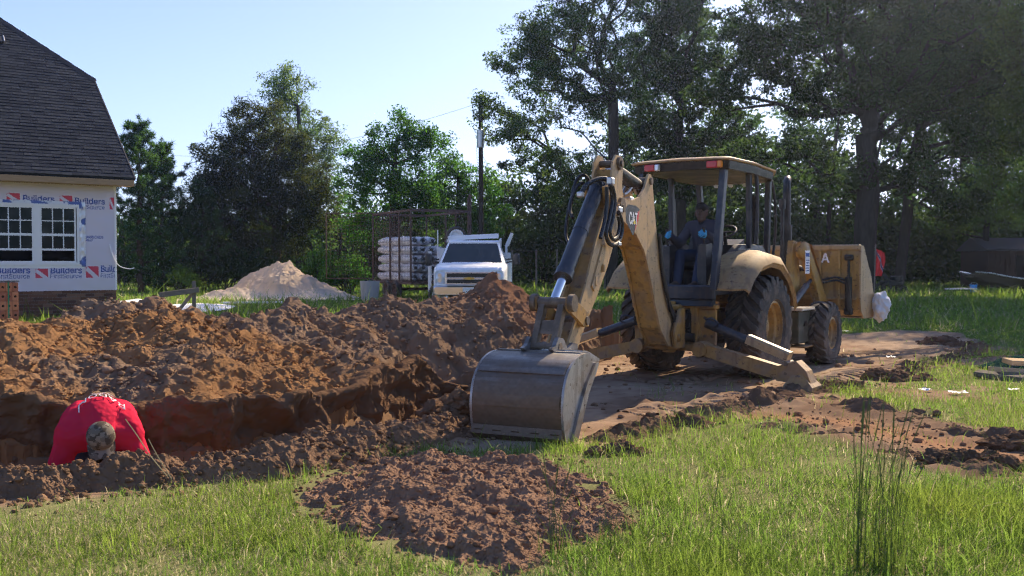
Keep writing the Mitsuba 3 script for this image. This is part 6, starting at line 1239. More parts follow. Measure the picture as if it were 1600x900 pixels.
def pine(name, label, px, y, top, r0, width, seed, col=(0.040, 0.062, 0.024), low=0.08, group=None, whorls=24, tuft=.20, per=34, powr=.8, nbr=6):
    g = np.random.default_rng(seed); base = np.array(foot(px, y)); ztop = D(px, top, y)[2]; H_ = ztop - base[2]
    P = [base + [0, 0, -.3]]; par = [-1]; tipi = []
    for t in np.linspace(.05, 1, 16): P.append(base + [g.normal(0, .03), g.normal(0, .03), H_ * t]); par.append(len(P) - 2)
    cen, rad = [], []
    for w in range(whorls):
        t = low + (1 - low) * (w / whorls)**.92; k = 1 + int(round((t - .05) / .95 * 15)); k = min(max(k, 1), 16)
        L_ = width * (1 - t)**powr * g.uniform(.7, 1.15) + .18
        for b in range(nbr if t < .9 else 4):
            a = g.uniform(0, 6.283); l = L_ * g.uniform(.55, 1.1); rise = g.uniform(-.05, .30) + .5 * t
            p0 = P[k] + [0, 0, g.uniform(-.1, .1)]; pr_ = k
            m = max(2, int(l / .42)); pts = []
            for s in range(1, m + 1):
                u = s / m; q = p0 + np.array([math.cos(a) * l * u, math.sin(a) * l * u, rise * l * u * (.5 + .5 * u)]) + g.normal(0, .05, 3)
                P.append(q); par.append(pr_); pr_ = len(P) - 1
                if u > .3: cen.append(q + g.normal(0, .06, 3)); rad.append(tuft * g.uniform(.7, 1.3))
                if u > .45:
                    for sg in (-1, 1): cen.append(q + np.array([-math.sin(a), math.cos(a), .15]) * sg * l * .22 * (1.1 - u) * 2 * g.uniform(.5, 1) + g.normal(0, .05, 3)); rad.append(tuft * g.uniform(.7, 1.2))
        if w == whorls - 1:
            for q in range(5): cen.append(P[16] + [g.normal(0, .05), g.normal(0, .05), -.12 * q + .1]); rad.append(tuft * .8)
    P, par = np.array(P), np.array(par); n = len(P); area = np.zeros(n); ch = np.bincount(par[1:], minlength=n)
    for k in range(n - 1, 0, -1):
        if ch[k] == 0: area[k] = 1
        area[par[k]] += area[k]
    K = thing(name, label, 'pine tree', group); V, Fc = limbs(P, par, area, r0); part(K, 'trunk', trimesh.Trimesh(V, Fc, process=False), 'm_bark_pine', True)
    cen, rad = np.array(cen), np.array(rad)
    # needles: long thin blades that radiate from the middle of each tuft
    idx = np.repeat(np.arange(len(cen)), per); N = len(idx); d = g.normal(size=(N, 3)); d[:, 2] += .35; d /= np.linalg.norm(d, axis=1, keepdims=True)
    c = cen[idx]; r = rad[idx][:, None] * g.uniform(.7, 1.2, (N, 1)); b = np.cross(d, g.normal(size=(N, 3))); b /= np.linalg.norm(b, axis=1, keepdims=True)
    v = np.stack([c + d * r * .15 - b * .016, c + d * r * .15 + b * .016, c + d * r], 1).reshape(-1, 3); f = np.arange(N * 3).reshape(-1, 3)
    cl = np.array(col) * np.repeat(g.uniform(.6, 1.45, (len(cen), 1)), per, 0)
    part(K, 'crown', (v, f), 'm_leaf', False, None, None, np.clip(np.repeat(cl, 3, 0), 0, 1))
# ---- left side
pine('pine_tree', 'young pine right behind the house corner, the taller of the two spires', 219, 38, 187, .14, 2.2, 201, (0.062, 0.136, 0.033), .04, None, 26)
pine('pine_tree', 'young pine with the shorter spire just right of the house corner', 254, 40, 222, .12, 1.9, 202, (0.055, 0.122, 0.030), .05, None, 22)
pine('pine_tree', 'low pine filling the gap between the two spires and the big pine', 318, 40, 285, .12, 1.9, 203, (0.067, 0.127, 0.036), .05, None, 16)
tree('pine_tree', 'big dark rounded pine behind the sand pile', foot(432, 42), D(430, 170, 42)[2], .24, [B_(415, 205, 42, 1.9, 1.3), B_(370, 260, 42, 1.6, 1.2), B_(455, 255, 42, 1.9, 1.5), B_(340, 300, 42, 1.3, .9), B_(395, 320, 42, 2.4, 1.4), B_(330, 270, 42, 1.0, .6), B_(480, 330, 42, 1.6, 1.3), B_(385, 180, 42, 1.1, .7), B_(400, 385, 42, 2.6, .9), B_(340, 240, 42, 1.2, .9), B_(318, 330, 42, 1.5, 1.3), B_(365, 215, 42, 1.0, .8), B_(440, 300, 42, 2.2, 1.5)], 700, 80, .28, (0.046, 0.068, 0.022), 210, .42, None, cat_='pine tree', shell=.55, aspect=.16, bark='m_bark_pine')
tree('slender_tree', 'tall pale airy tree rising behind the big dark pine', foot(470, 47), D(455, 105, 47)[2], .17, [B_(447, 150, 47, 1.5, 1.6), B_(470, 210, 47, 1.8, 1.6), B_(510, 235, 47, 1.3, 1.6), B_(430, 130, 47, 1.0, .8), B_(500, 300, 47, 1.5, 2.0), B_(452, 112, 47, .8, .8)], 330, 60, .12, (0.129, 0.226, 0.071), 220, .42, None, shell=.6)
tree('leafy_tree', 'bright green round topped tree behind the caged trailer', foot(618, 40), D(622, 215, 40)[2], .2, [B_(625, 208, 40, 1.3, 1.0), B_(590, 240, 40, 1.3, 1.0), B_(665, 225, 40, 1.0, .8), B_(560, 275, 40, 1.1, 1.2), B_(620, 290, 40, 1.9, 1.5), B_(570, 340, 40, 1.2, 1.2), B_(655, 300, 40, 1.2, 1.4)], 360, 80, .13, (0.067, 0.190, 0.029), 230, .42, None, shell=.5)
tree('leafy_tree', 'lower bright green tree between the round topped tree and the utility pole', foot(715, 42), D(715, 280, 42)[2], .16, [B_(710, 265, 42, 1.1, .9), B_(745, 295, 42, 1.1, 1.0), B_(690, 310, 42, 1.2, 1.3), B_(755, 345, 42, 1.2, 1.2), B_(720, 360, 42, 1.5, 1.1)], 260, 80, .13, (0.071, 0.199, 0.029), 240, .42, None, shell=.5)
# ---- right side: the oaks
tree('oak_tree', 'tall spreading oak with thin leaning limbs right of the utility pole', foot(957, 40), D(950, 150, 40)[2], .26, [B_(850, 110, 40, 1.9, 1.8, 2.2), B_(900, 40, 40, 2.0, 2.0, 2.4), B_(950, -60, 40, 2.4, 2.2, 2.4), B_(800, 195, 40, 1.9, 1.0, 2.0), B_(830, 60, 40, 1.3, 1.1, 1.6), B_(757, 165, 40, .55, .55, .8), B_(860, 250, 40, 2.2, .8, 1.8), B_(960, 120, 40, 1.7, 1.9), B_(900, 165, 40, 1.7, 1.2), B_(905, 300, 40, 1.8, 1.0), B_(780, 100, 40, .7, .6, .9)], 850, 80, .13, (0.074, 0.141, 0.038), 250, .40, None, shell=.62, pull=.25)
tree('oak_tree', 'dense dark oak standing directly behind the canopy of the backhoe loader', foot(1062, 44), D(1062, 210, 44)[2], .30, [B_(1040, 30, 44, 2.2, 2.2), B_(1070, 120, 44, 2.4, 2.0), B_(1020, 205, 44, 2.4, 1.6), B_(1120, 215, 44, 2.6, 1.4), B_(1090, -70, 44, 2.6, 2.2), B_(1060, 270, 44, 3.2, 1.2), B_(1000, 90, 44, 1.4, 1.3)], 850, 90, .165, (0.042, 0.094, 0.029), 260, .46, None, shell=.5)
tree('oak_tree', 'huge dark oak with a thick trunk and wide limbs right of the loader bucket', foot(1352, 36), D(1350, 215, 36)[2], .43, [B_(1180, 60, 36, 2.2, 1.7, 2.4), B_(1130, 150, 36, 1.7, .8, 1.8), B_(1290, 40, 36, 2.4, 2.0), B_(1370, -40, 36, 3.0, 2.4), B_(1470, 30, 36, 2.7, 2.2), B_(1560, 90, 36, 2.2, 1.9), B_(1230, -60, 36, 2.4, 1.9), B_(1420, 160, 36, 2.4, 1.5), B_(1270, 150, 36, 1.8, 1.0), B_(1350, 110, 36, 1.9, 1.5), B_(1180, 240, 36, 1.8, .7), B_(1500, 230, 36, 1.9, .9), B_(1560, -60, 36, 2.8, 2.2), B_(1260, 235, 36, 1.6, .8), B_(1320, 275, 36, 1.5, .7), B_(1430, 270, 36, 1.8, .9), B_(1490, 320, 36, 1.5, .8), B_(1215, 110, 36, 1.6, 1.2), B_(1400, 60, 36, 2.2, 1.8)], 1450, 80, .165, (0.047, 0.094, 0.030), 270, .44, None, shell=.6, pull=.22)
tree('oak_tree', 'slimmer leaning oak just right of the huge oak trunk', foot(1402, 38.5), D(1430, 200, 38.5)[2], .22, [B_(1440, 120, 38.5, 2.0, 1.8), B_(1500, 160, 38.5, 2.0, 1.5), B_(1480, 60, 38.5, 2.2, 1.8), B_(1560, 220, 38.5, 1.6, 1.2)], 620, 85, .15, (0.044, 0.094, 0.030), 280, .44, None, lean=(.9, .2), shell=.55)
tree('leafy_tree', 'tree with yellow green lit leaves at the right edge in front of the shed', foot(1660, 33), D(1660, 240, 33)[2], .22, [B_(1600, 300, 33, .7, .7, .9), B_(1640, 170, 33, 1.9, 1.9), B_(1680, 280, 33, 1.6, 1.6), B_(1612, 60, 33, 1.5, 1.6), B_(1700, 60, 33, 2.2, 2.2)], 760, 80, .15, (0.076, 0.153, 0.033), 290, .42, None, shell=.55)
tree('leafy_tree', 'yellow green young tree in the woodland edge above the shed', foot(1540, 44), D(1540, 330, 44)[2], .14, [B_(1530, 300, 44, 1.3, 1.6), B_(1570, 270, 44, 1.3, 1.3), B_(1500, 340, 44, 1.2, 1.0), B_(1560, 345, 44, 1.6, .7)], 230, 70, .13, (0.105, 0.207, 0.038), 300, .45, None, shell=.5)
# a tree outside the frame whose shade falls on the grass at the right
tree('leafy_tree', 'broad tree out beyond the right edge shading the far lawn', [25.5, 35.5, .4], 9, .4, [((25, 36, 11), (4.5, 4, 4)), ((20.5, 38, 10), (3.5, 3.5, 3)), ((28, 35, 14), (4, 4, 4))], 420, 70, .22, (0.062, 0.136, 0.033), 310, .8, None, shell=.5)
tree('leafy_tree', 'second broad tree beyond the right edge, nearer than the other', [21.8, 29.5, .4], 7.5, .35, [((21.5, 30, 9.5), (3.6, 3.2, 3.2)), ((18.6, 31.5, 12.5), (2.6, 2.6, 2.2)), ((24, 30, 12), (3, 3, 3))], 420, 70, .22, (0.063, 0.134, 0.033), 315, .8, None, shell=.5)
# ---- understory things
def bush(label, px, py, y, blobs, n, per, leaf, col, seed, name='bush', cl=.4, asp=.5):
    K = thing(name, label, 'bush'); g = np.random.default_rng(seed); b = np.array(foot(px, y)); c = in_crown(blobs, n, seed, .5); c = c[c[:, 2] > b[2] + .05]
    st = []
    for q in c[::max(1, n // 14)]: st.append(tube([b + [g.normal(0, .15), g.normal(0, .1), -.1], (b + q) / 2 + [0, 0, .1], q], [.03, .02, .008], 5))
    part(K, 'stems', cat(st), 'm_bark', True)
    v, f, cc_ = leaves(c, cl * g.uniform(.6, 1.4, len(c)), np.maximum(3, per * g.uniform(.4, 1.5, len(c))), leaf, col, seed + 1, aspect=asp); part(K, 'foliage', (v, f), 'm_leaf', False, None, None, cc_)
bush('olive bushy thicket behind the arm of the backhoe loader, right of the pole', 845, 400, 47, [B_(830, 345, 47, 1.8, 1.6), B_(880, 330, 47, 1.7, 2.0), B_(800, 390, 47, 1.4, 1.2), B_(915, 370, 47, 1.6, 1.6)], 200, 70, .14, (0.092, 0.153, 0.041), 320)
bush('small yellow green bush at the foot of the pines by the house', 282, 440, 36.5, [B_(282, 432, 36.5, .55, .45), B_(300, 440, 36.5, .5, .35)], 50, 50, .08, (0.160, 0.270, 0.045), 330, cl=.22)
bush('low bright green bush left of the caged trailer', 545, 425, 35, [B_(535, 415, 35, .9, .5), B_(555, 430, 35, .8, .45), B_(520, 435, 35, .7, .35)], 80, 60, .10, (0.074, 0.199, 0.032), 340, cl=.28)
bush('weedy green bush right of the sand pile', 500, 425, 37, [B_(495, 415, 37, .7, .6), B_(510, 435, 37, .8, .4)], 60, 60, .10, (0.092, 0.207, 0.038), 350, cl=.26)
bush('dark shrub hugging the ground under the big pine', 360, 420, 40, [B_(345, 425, 40, 1.3, .7), B_(385, 415, 40, 1.2, .9)], 90, 60, .12, (0.037, 0.082, 0.023), 360, cl=.34)
# ---- the woodland behind, one mass
wb_ = []
for px, py, y, rx, rz in [(200, 400, 48, 3, 1.6), (290, 380, 49, 3, 1.8), (380, 375, 50, 3.2, 2), (470, 360, 50, 3, 2.4), (560, 360, 48, 3, 2.2), (650, 360, 50, 3, 2.4), (740, 385, 50, 3, 1.8), (800, 370, 54, 3, 2.2), (820, 400, 52, 3, 1.6), (900, 330, 55, 3.4, 3), (980, 300, 54, 3.4, 3.4), (1060, 300, 55, 3.4, 3.4), (1140, 310, 53, 3.4, 3.2), (1220, 290, 54, 3.4, 3.6), (1300, 280, 52, 3.4, 3.8), (1380, 270, 53, 3.4, 3.8), (1460, 270, 55, 3.4, 4), (1540, 260, 52, 3.4, 4), (1620, 250, 54, 3.4, 4), (1700, 260, 55, 3.6, 4), (1800, 270, 56, 4, 4), (1250, 210, 58, 3.2, 2), (1180, 250, 58, 3.2, 2), (1440, 190, 58, 3.4, 2.4), (1560, 160, 58, 3.4, 3), (1650, 130, 58, 3.6, 3.5), (-100, 380, 50, 4, 2), (60, 380, 50, 4, 2), (950, 395, 50, 3.2, 1.6), (1050, 395, 49, 3.2, 1.6), (1150, 395, 49, 3.2, 1.6), (1250, 395, 48, 3.2, 1.6), (1340, 400, 50, 3.2, 1.5), (1430, 395, 49, 3.2, 1.7), (1520, 395, 50, 3.2, 1.7), (1610, 395, 50, 3.2, 1.7), (1720, 390, 50, 3.4, 2)]: wb_.append(B_(px, py, y, rx, rz, 2.2))
wb_ += [B_(px, py, 47.5, 2.6, 1.5, 1.6) for px in range(790, 1720, 62) for py in (300 + (px * 7) % 40, 355 + (px * 3) % 25, 410)]
wb_ += [B_(a, b, 57, c, d, 2.2) for a, b, c, d in [(1330, 130, 3.2, 3), (1450, 90, 3.4, 4), (1560, 60, 4, 4), (1010, 130, 2.2, 3), (1060, 40, 2.4, 3), (1290, 20, 3, 3), (1400, -20, 3.5, 3), (1520, -30, 4, 3), (1640, 0, 4, 4), (1120, 240, 3, 2.2), (1240, 260, 3, 2.2), (980, 220, 2.4, 2.4)]]
wc_ = in_crown(wb_, 3300, 400, .75); wc_ = wc_[wc_[:, 2] > .6]
v, f, c_ = leaves(wc_, np.full(len(wc_), .75), 38, .30, (0.052, 0.105, 0.029), 401, vary=.5)
put('woodland', (v, f), 'm_leaf', False, c_); labels['woodland'] = {'kind': 'stuff', 'label': 'dense dark woodland closing the view behind the single trees', 'category': 'woodland'}
ls_ = np.random.default_rng(402); ms = []
for k in range(26):
    px = ls_.uniform(150, 1750); y = ls_.uniform(46, 54); b = np.array(foot(px, y)); h = ls_.uniform(5, 9) if px > 960 else ls_.uniform(2.5, 3.6)
    ms.append(tube([b + [0, 0, -.2], b + [ls_.normal(0, .1), 0, h * .5], b + [ls_.normal(0, .3), 0, h]], [.13, .1, .05], 6))
put('woodland_trunks', cat(ms), 'm_bark', True); labels['woodland_trunks'] = {'kind': 'stuff', 'label': 'thin trunks half hidden in the dark woodland', 'category': 'trunks'}
v, f, c_ = leaves(np.stack([np.random.default_rng(403).uniform(-34, 40, 2600), np.random.default_rng(404).uniform(57, 63, 2600), np.random.default_rng(405).uniform(.3, 4.2, 2600)], 1), np.full(2600, .95), 16, .6, (0.037, 0.076, 0.023), 406, vary=.5)
put('woodland_floor', (v, f), 'm_leaf', False, c_); labels['woodland_floor'] = {'kind': 'stuff', 'label': 'shaded undergrowth deep in the woodland', 'category': 'undergrowth'}

v, f, c_ = leaves(np.stack([np.random.default_rng(413).uniform(-30, 55, 2400), np.random.default_rng(414).uniform(-34, -26, 2400), 13 * np.random.default_rng(415).random(2400)**.8 + .3], 1), np.full(2400, 1.0), 8, .9, (0.04, 0.06, 0.025), 416, vary=.5)
put('rear_woodland', (v, f), 'm_leaf', False, c_); labels['rear_woodland'] = {'kind': 'stuff', 'label': 'line of trees facing the house, mirrored dark in its window panes', 'category': 'woodland'}
# ================================================================ far things
UP = thing('utility_pole', 'grey timber utility pole with a transformer can rising behind the white pick-up', 'utility pole')
pb = np.array(foot(751.5, 40)); ptop = D(751, 148, 40)[2]
part(UP, 'pole', tube([pb, pb + [0, 0, ptop - pb[2]]], [.115, .085], 12), 'm_bark', 30)
tcx = D(751, 218, 40); part(UP, 'transformer', cat([cyl(tcx + [.0, -.26, -.36], tcx + [.0, -.26, .34], .15, n=16), cyl(tcx + [.0, -.26, .34], tcx + [0, -.26, .40], .11, .05, 12)]), 'm_aluminium', 30)
part(UP, 'bracket', box(tcx + [0, -.10, 0], [.06, .14, .3]), 'm_dark_metal')
part(UP, 'ground_wire', tube([tcx + [-.16, -.1, -.3], tcx + [-.13, -.03, -1.5], pb + [-.13, -.02, .1]], .008, 5), 'm_dark_metal')
for nm, a, b in (('line to the right', tcx + [0, 0, -.5], D(800, 300, 46)), ('line to the left', D(751, 160, 40), D(180, 232, 60))):
    t = np.linspace(0, 1, 24)[:, None]; p = a * (1 - t) + b * t; p[:, 2] -= (1.2 if 'left' in nm else .3) * (4 * t * (1 - t))[:, 0]
    part(UP, 'service_wire', tube(p, .007, 5), 'm_dark_metal', True)
fe = thing('wire_fence', 'old wire fence with thin posts at the woodland edge right of the pick-up', 'fence')
for k, px in enumerate((800, 838, 870, 905, 945)):
    b = np.array(foot(px, 41)); part(fe, 'post', tube([b, b + [0, 0, 1.75]], .045, 6), 'm_wood_grey', 30)
for z in (.5, 1.0, 1.4, 1.7):
    a, b = np.array(foot(795, 40.9)), np.array(foot(950, 40.9)); part(fe, 'wire', tube([a + [0, 0, z], (a + b) / 2 + [0, 0, z - .04], b + [0, 0, z]], .006, 4), 'm_rust')
SD = thing('shed', 'small brown timber shed with a grey roof at the far right edge', 'shed')
so = D(1543, 447, 43); so[2] = float(gz(so[0], so[1])); sz_ = D(1543, 392, 43)[2]
diffuse('m_shed', (0.085, 0.05, 0.038)); diffuse('m_shed_roof', (0.11, 0.10, 0.105))
hS = sz_ - so[2]
part(SD, 'front_wall', box2(so, so + [3.2, .1, hS]), 'm_shed'); part(SD, 'side_wall', box2(so + [0, .101, 0], so + [.1, 2.6, hS]), 'm_shed'); part(SD, 'side_wall', box2(so + [3.1, .101, 0], so + [3.2, 2.6, hS]), 'm_shed')
part(SD, 'roof', hullp([so + [-.2, -.25, hS + .01], so + [3.4, -.25, hS + .01], so + [-.2, -.25, hS + .08], so + [3.4, -.25, hS + .08], so + [-.2, 1.3, hS + .62], so + [3.4, 1.3, hS + .62], so + [-.2, 2.8, hS + .01], so + [3.4, 2.8, hS + .01]]), 'm_shed_roof')
for k in range(14): part(SD, 'batten', box2(so + [.1 + k * .225, -.02, .02], so + [.13 + k * .225, -.001, hS - .02]), 'm_shed')
part(SD, 'door', box2(so + [1.25, -.035, .05], so + [2.05, -.021, hS - .2]), 'm_dark')
BO = thing('boat', 'flat aluminium boat lying on the grass in front of the brown shed', 'boat')
b0, b1 = D(1512, 424, 37), D(1612, 441, 38.5); gb = float(gz(b0[0], b0[1])); bd = (b1 - b0); bd[2] = 0; bl = np.linalg.norm(bd); bd /= bl; bs = np.array([-bd[1], bd[0], 0])
st_ = []
for t, w, zk, zg in ((0, .35, .62, b0[2] - gb - .02), (.12, .55, .40, b0[2] - gb - .06), (.35, .68, .22, .62), (.7, .70, .14, .46), (1.0, .68, .12, .42)):
    c = b0 + bd * bl * 1.3 * t; st_.append([c + bs * w * a + [0, 0, gb + z - c[2]] for a, z in ((-1, zg), (-.8, zk + .08), (-.55, zk), (.55, zk), (.8, zk + .08), (1, zg), (.92, zg), (.74, zk + .10), (.5, zk + .04), (-.5, zk + .04), (-.74, zk + .10), (-.92, zg))])
mat('m_boat', (0.10, 0.075, 0.06), 0.4, 0.4)
part(BO, 'hull', loft(st_), 'm_boat', 20)
for s in (0, 5): part(BO, 'gunwale', tube([r[s] for r in np.array(st_)], .028, 6), 'm_aluminium', 30)
part(BO, 'thwart', hullp([np.array(st_[2][11]) + [0, 0, -.03], np.array(st_[2][6]) + [0, 0, -.03], np.array(st_[2][11]) + bd * .3 + [0, 0, -.03], np.array(st_[2][6]) + bd * .3 + [0, 0, -.03], np.array(st_[2][11]) + [0, 0, -.07], np.array(st_[2][6]) + bd * .3 + [0, 0, -.07]]), 'm_aluminium')
c = D(1521, 443, 36.5); mat('m_blue_plastic', (0.03, 0.25, 0.65), 0.4); gq = float(gz(c[0], c[1]))
BKT = thing('bucket', 'small blue plastic bucket beside the bow of the boat', 'bucket')
part(BKT, 'pail', lathe([(.001, 0), (.10, 0), (.14, .30), (.15, .30), (.15, .28), (.135, .28), (.10, .02), (.001, .02)], 'z', 16).apply_translation([c[0], c[1], gq + .05]), 'm_blue_plastic', 30)
part(BKT, 'handle', tube([[c[0] + .15 * math.cos(t), c[1] - .02, gq + .33 + .10 * math.sin(t)] for t in np.linspace(0, math.pi, 9)], .006, 5), 'm_aluminium')
for k, (px, py, lb) in enumerate([(1510, 443, 'pale board lying in the grass below the bow of the boat'), (1488, 440, 'short pale board left of the boat')]):
    c = D(px, py, 36.3); z = float(gz(c[0], c[1])); solo('board', lb, 'board', box([c[0], c[1], z + .2], [.75 - .25 * k, .18, .05], .01), 'm_white')
c = D(1392, 441, 37); z = float(gz(c[0], c[1]))
MW = thing('garden_tractor', 'small dark garden tractor half hidden in the shade behind the loader bucket', 'garden tractor')
part(MW, 'body', cat([box([c[0], c[1], z + .42], [.75, .45, .22], .05), box([c[0] + .22, c[1], z + .6], [.42, .4, .24], .06)]), 'm_black'); part(MW, 'seat', hullp([[c[0] - .32, c[1] - .15, z + .55], [c[0] - .32, c[1] + .15, z + .55], [c[0] - .05, c[1] - .15, z + .55], [c[0] - .05, c[1] + .15, z + .55], [c[0] - .38, c[1] - .15, z + .85], [c[0] - .38, c[1] + .15, z + .85]]), 'm_black')
for dx, r in ((-.28, .24), (.36, .18)):
    for s in (-1, 1): w = tyre(r, .16, r * .5, 0, 0).apply_translation([c[0] + dx, c[1] + s * .3, z + r]); part(MW, 'wheel', w, 'm_rubber', 30)
part(MW, 'steering_wheel', tube([[c[0] + .05 + .05 * math.cos(t), c[1] + .14 * math.sin(t), z + .86 + .10 * math.cos(t)] for t in np.linspace(0, 6.283, 16, endpoint=False)], .012, 5, True), 'm_black')
FL = thing('flag', 'red flag with a white edged dark band on a staff behind the loader bucket', 'flag')
f0, f1 = D(1368, 388, 21.5), D(1380, 440, 21.5)
gf = float(gz(f0[0], f0[1])); part(FL, 'staff', tube([[f0[0] - .03, 21.5, gf], [f0[0] + .0, 21.5, f0[2] + .1]], .015, 8), 'm_wood_grey', 30)
U_, W_ = np.meshgrid(np.linspace(0, 1, 24), np.linspace(0, 1, 30))
fx_ = f0[0] + .01 + U_ * .20 * (1 - .25 * W_) + .02 * np.sin(W_ * 5); fz_ = f0[2] - W_ * .62 - U_ * .10 * (1 - W_); fy_ = 21.5 + .035 * np.sin(U_ * 9 + W_ * 3)
dg = U_ - (W_ * 1.5 - .15); fc = np.where((np.abs(dg) < .07)[..., None], [.04, .05, .16], np.where((np.abs(dg) < .115)[..., None], [.72, .70, .70], [.62, .05, .05]))
diffuse('m_flag', VC); part(FL, 'cloth', (np.stack([fx_, fy_, fz_], -1).reshape(-1, 3), grid_faces(30, 24)), 'm_flag', True, None, None, fc.reshape(-1, 3))
# white sack on the corner of the loader bucket
sk = MU(1362, 470, u=4.12); sm = lump(77, .20, 4, 1.25); sm.vertices *= [.95, .7, 1.0]
sm.vertices += sm.vertex_normals * ((fb(sm.vertices * 16, 3, 9) - .5) * .07)[:, None]
solo('plastic_bag', 'white plastic sack tied on the right front corner of the loader bucket', 'plastic bag', mach(sm.apply_translation([4.16, -1.40, .84])), 'm_plastic', True)
# timber and litter
PL = 'short pale boards thrown in a heap on the right'
for k, (px, py, ang, L_, w, zz0, lb) in enumerate([(1562, 592, -.75, .62, .20, .05, 'leftmost weathered board of the heap on the right grass, tipped on its edge'), (1582, 588, -.35, .60, .22, .09, 'middle pale board of the heap on the right grass'), (1604, 584, .12, .62, .24, .17, 'topmost pale board of the heap at the right edge'), (1600, 592, -.1, .7, .22, .06, 'lower board under the topmost one at the right edge')]):
    c = G(px, py); z = float(gz(c[0], c[1])); m = box([0, 0, 0], [L_, w, .07], .006); m.apply_transform(trimesh.transformations.euler_matrix(.10 * (-1)**k, .05, ang)); m.apply_translation([c[0], c[1], z + zz0])
    solo('board', lb, 'board', m, 'm_wood_grey' if k in (0, 3) else 'm_wood_new')
c = G(1585, 578); z = float(gz(c[0], c[1])); sheet('tarpaulin', 'dark green crumpled tarpaulin behind the heap of boards', c[0] + .15, c[1] + .2, .6, .35, .16, 61, 'm_tarp', 'tarpaulin')
diffuse('m_tarp', (0.02, 0.05, 0.04))
for k, (px, py, lb) in enumerate([(1446, 611, 'leftmost scrap of white paper on the right grass'), (1497, 617, 'folded scrap of white paper on the bare sandy patch'), (1584, 612, 'pale scrap of paper in the grass below the boards'), (1392, 560, 'small scrap of white litter near the tyre tracks'), (1320, 530, 'white scrap by the far edge of the yard')]):
    c = G(px, py); z = float(gz(c[0], c[1])); s = .07 + .03 * (k == 1); g = np.random.default_rng(k); X_, Y_ = np.meshgrid(np.linspace(-s, s, 6), np.linspace(-s * .6, s * .6, 5))
    solo('paper_scrap', lb, 'paper', (np.stack([c[0] + X_, c[1] + Y_, z + .02 + .03 * g.random(X_.shape)], -1).reshape(-1, 3), grid_faces(5, 6)), 'm_white', True)
for k, (a, b, lb) in enumerate([((283, 709), (362, 706), 'lower split pale stick lying on the near lip of the trench'), ((300, 702), (366, 701), 'upper flat wooden lath lying on the near lip of the trench')]):
    p, q = G(*a, .12), G(*b, .12); zp, zq = float(topz(p[0], p[1])), float(topz(q[0], q[1])); p[2], q[2] = zp + .035, zq + .035
    solo('wooden_lath', lb, 'wood lath', plank(p, q, .045, .02, [0, 0, 1]), 'm_wood_new')
for k, (pts, lb) in enumerate([([(262, 745, 6.75), (235, 712, 6.85), (214, 680, 6.95), (196, 655, 7.0)], 'longer dry grass stalk leaning in front of the man in the red shirt'), ([(268, 748, 6.7), (246, 712, 6.8), (232, 686, 6.85)], 'shorter dry grass stalk leaning right of the man in the red shirt')]):
    solo('dry_stalk', lb, 'grass stalk', tube(curve([D(a, b, y) for a, b, y in pts], 6), [.004] * (6 * (len(pts) - 1) + 1), 5), 'm_straw')
diffuse('m_straw', (0.42, 0.34, 0.18))

# ================================================================ grass
def blades(x, y, z, h, w, col, seed, lean=.5, segs=3):
    g = np.random.default_rng(seed); N = len(x); a = g.uniform(0, 6.283, N); dx, dy = np.cos(a), np.sin(a); wa = a + 1.57 + g.normal(0, .4, N)
    l = np.abs(g.normal(lean, np.asarray(lean) * .6, N)); V = []
    ts = np.linspace(0, 1, segs + 1)
    for t in ts[:-1]:
        off = l * h * t**1.8; zz_ = h * t * np.sqrt(np.clip(1 - (l * .5 * t)**2, .15, 1)); ww = w * (1 - t * .75) / 2
        for s in (-1, 1): V.append(np.stack([x + dx * off + s * np.cos(wa) * ww, y + dy * off + s * np.sin(wa) * ww, z + zz_], 1))
    V.append(np.stack([x + dx * l * h, y + dy * l * h, z + h * np.sqrt(np.clip(1 - (l * .5)**2, .15, 1))], 1))
    k = len(V); V = np.stack(V, 1).reshape(-1, 3); b = np.arange(N)[:, None] * k; F = []
    for s in range(segs - 1): F += [b + [2 * s, 2 * s + 1, 2 * s + 3], b + [2 * s, 2 * s + 3, 2 * s + 2]]
    F.append(b + [2 * segs - 2, 2 * segs - 1, 2 * segs])
    return V, np.vstack(F), np.repeat(col, k, 0)
g = np.random.default_rng(900)
def candidates(n, d0, d1, p=1.0, wide=.60):
    d = d0 * (d1 / d0)**(g.random(n)**p); x = g.uniform(-1, 1, n) * d * wide; return x, d
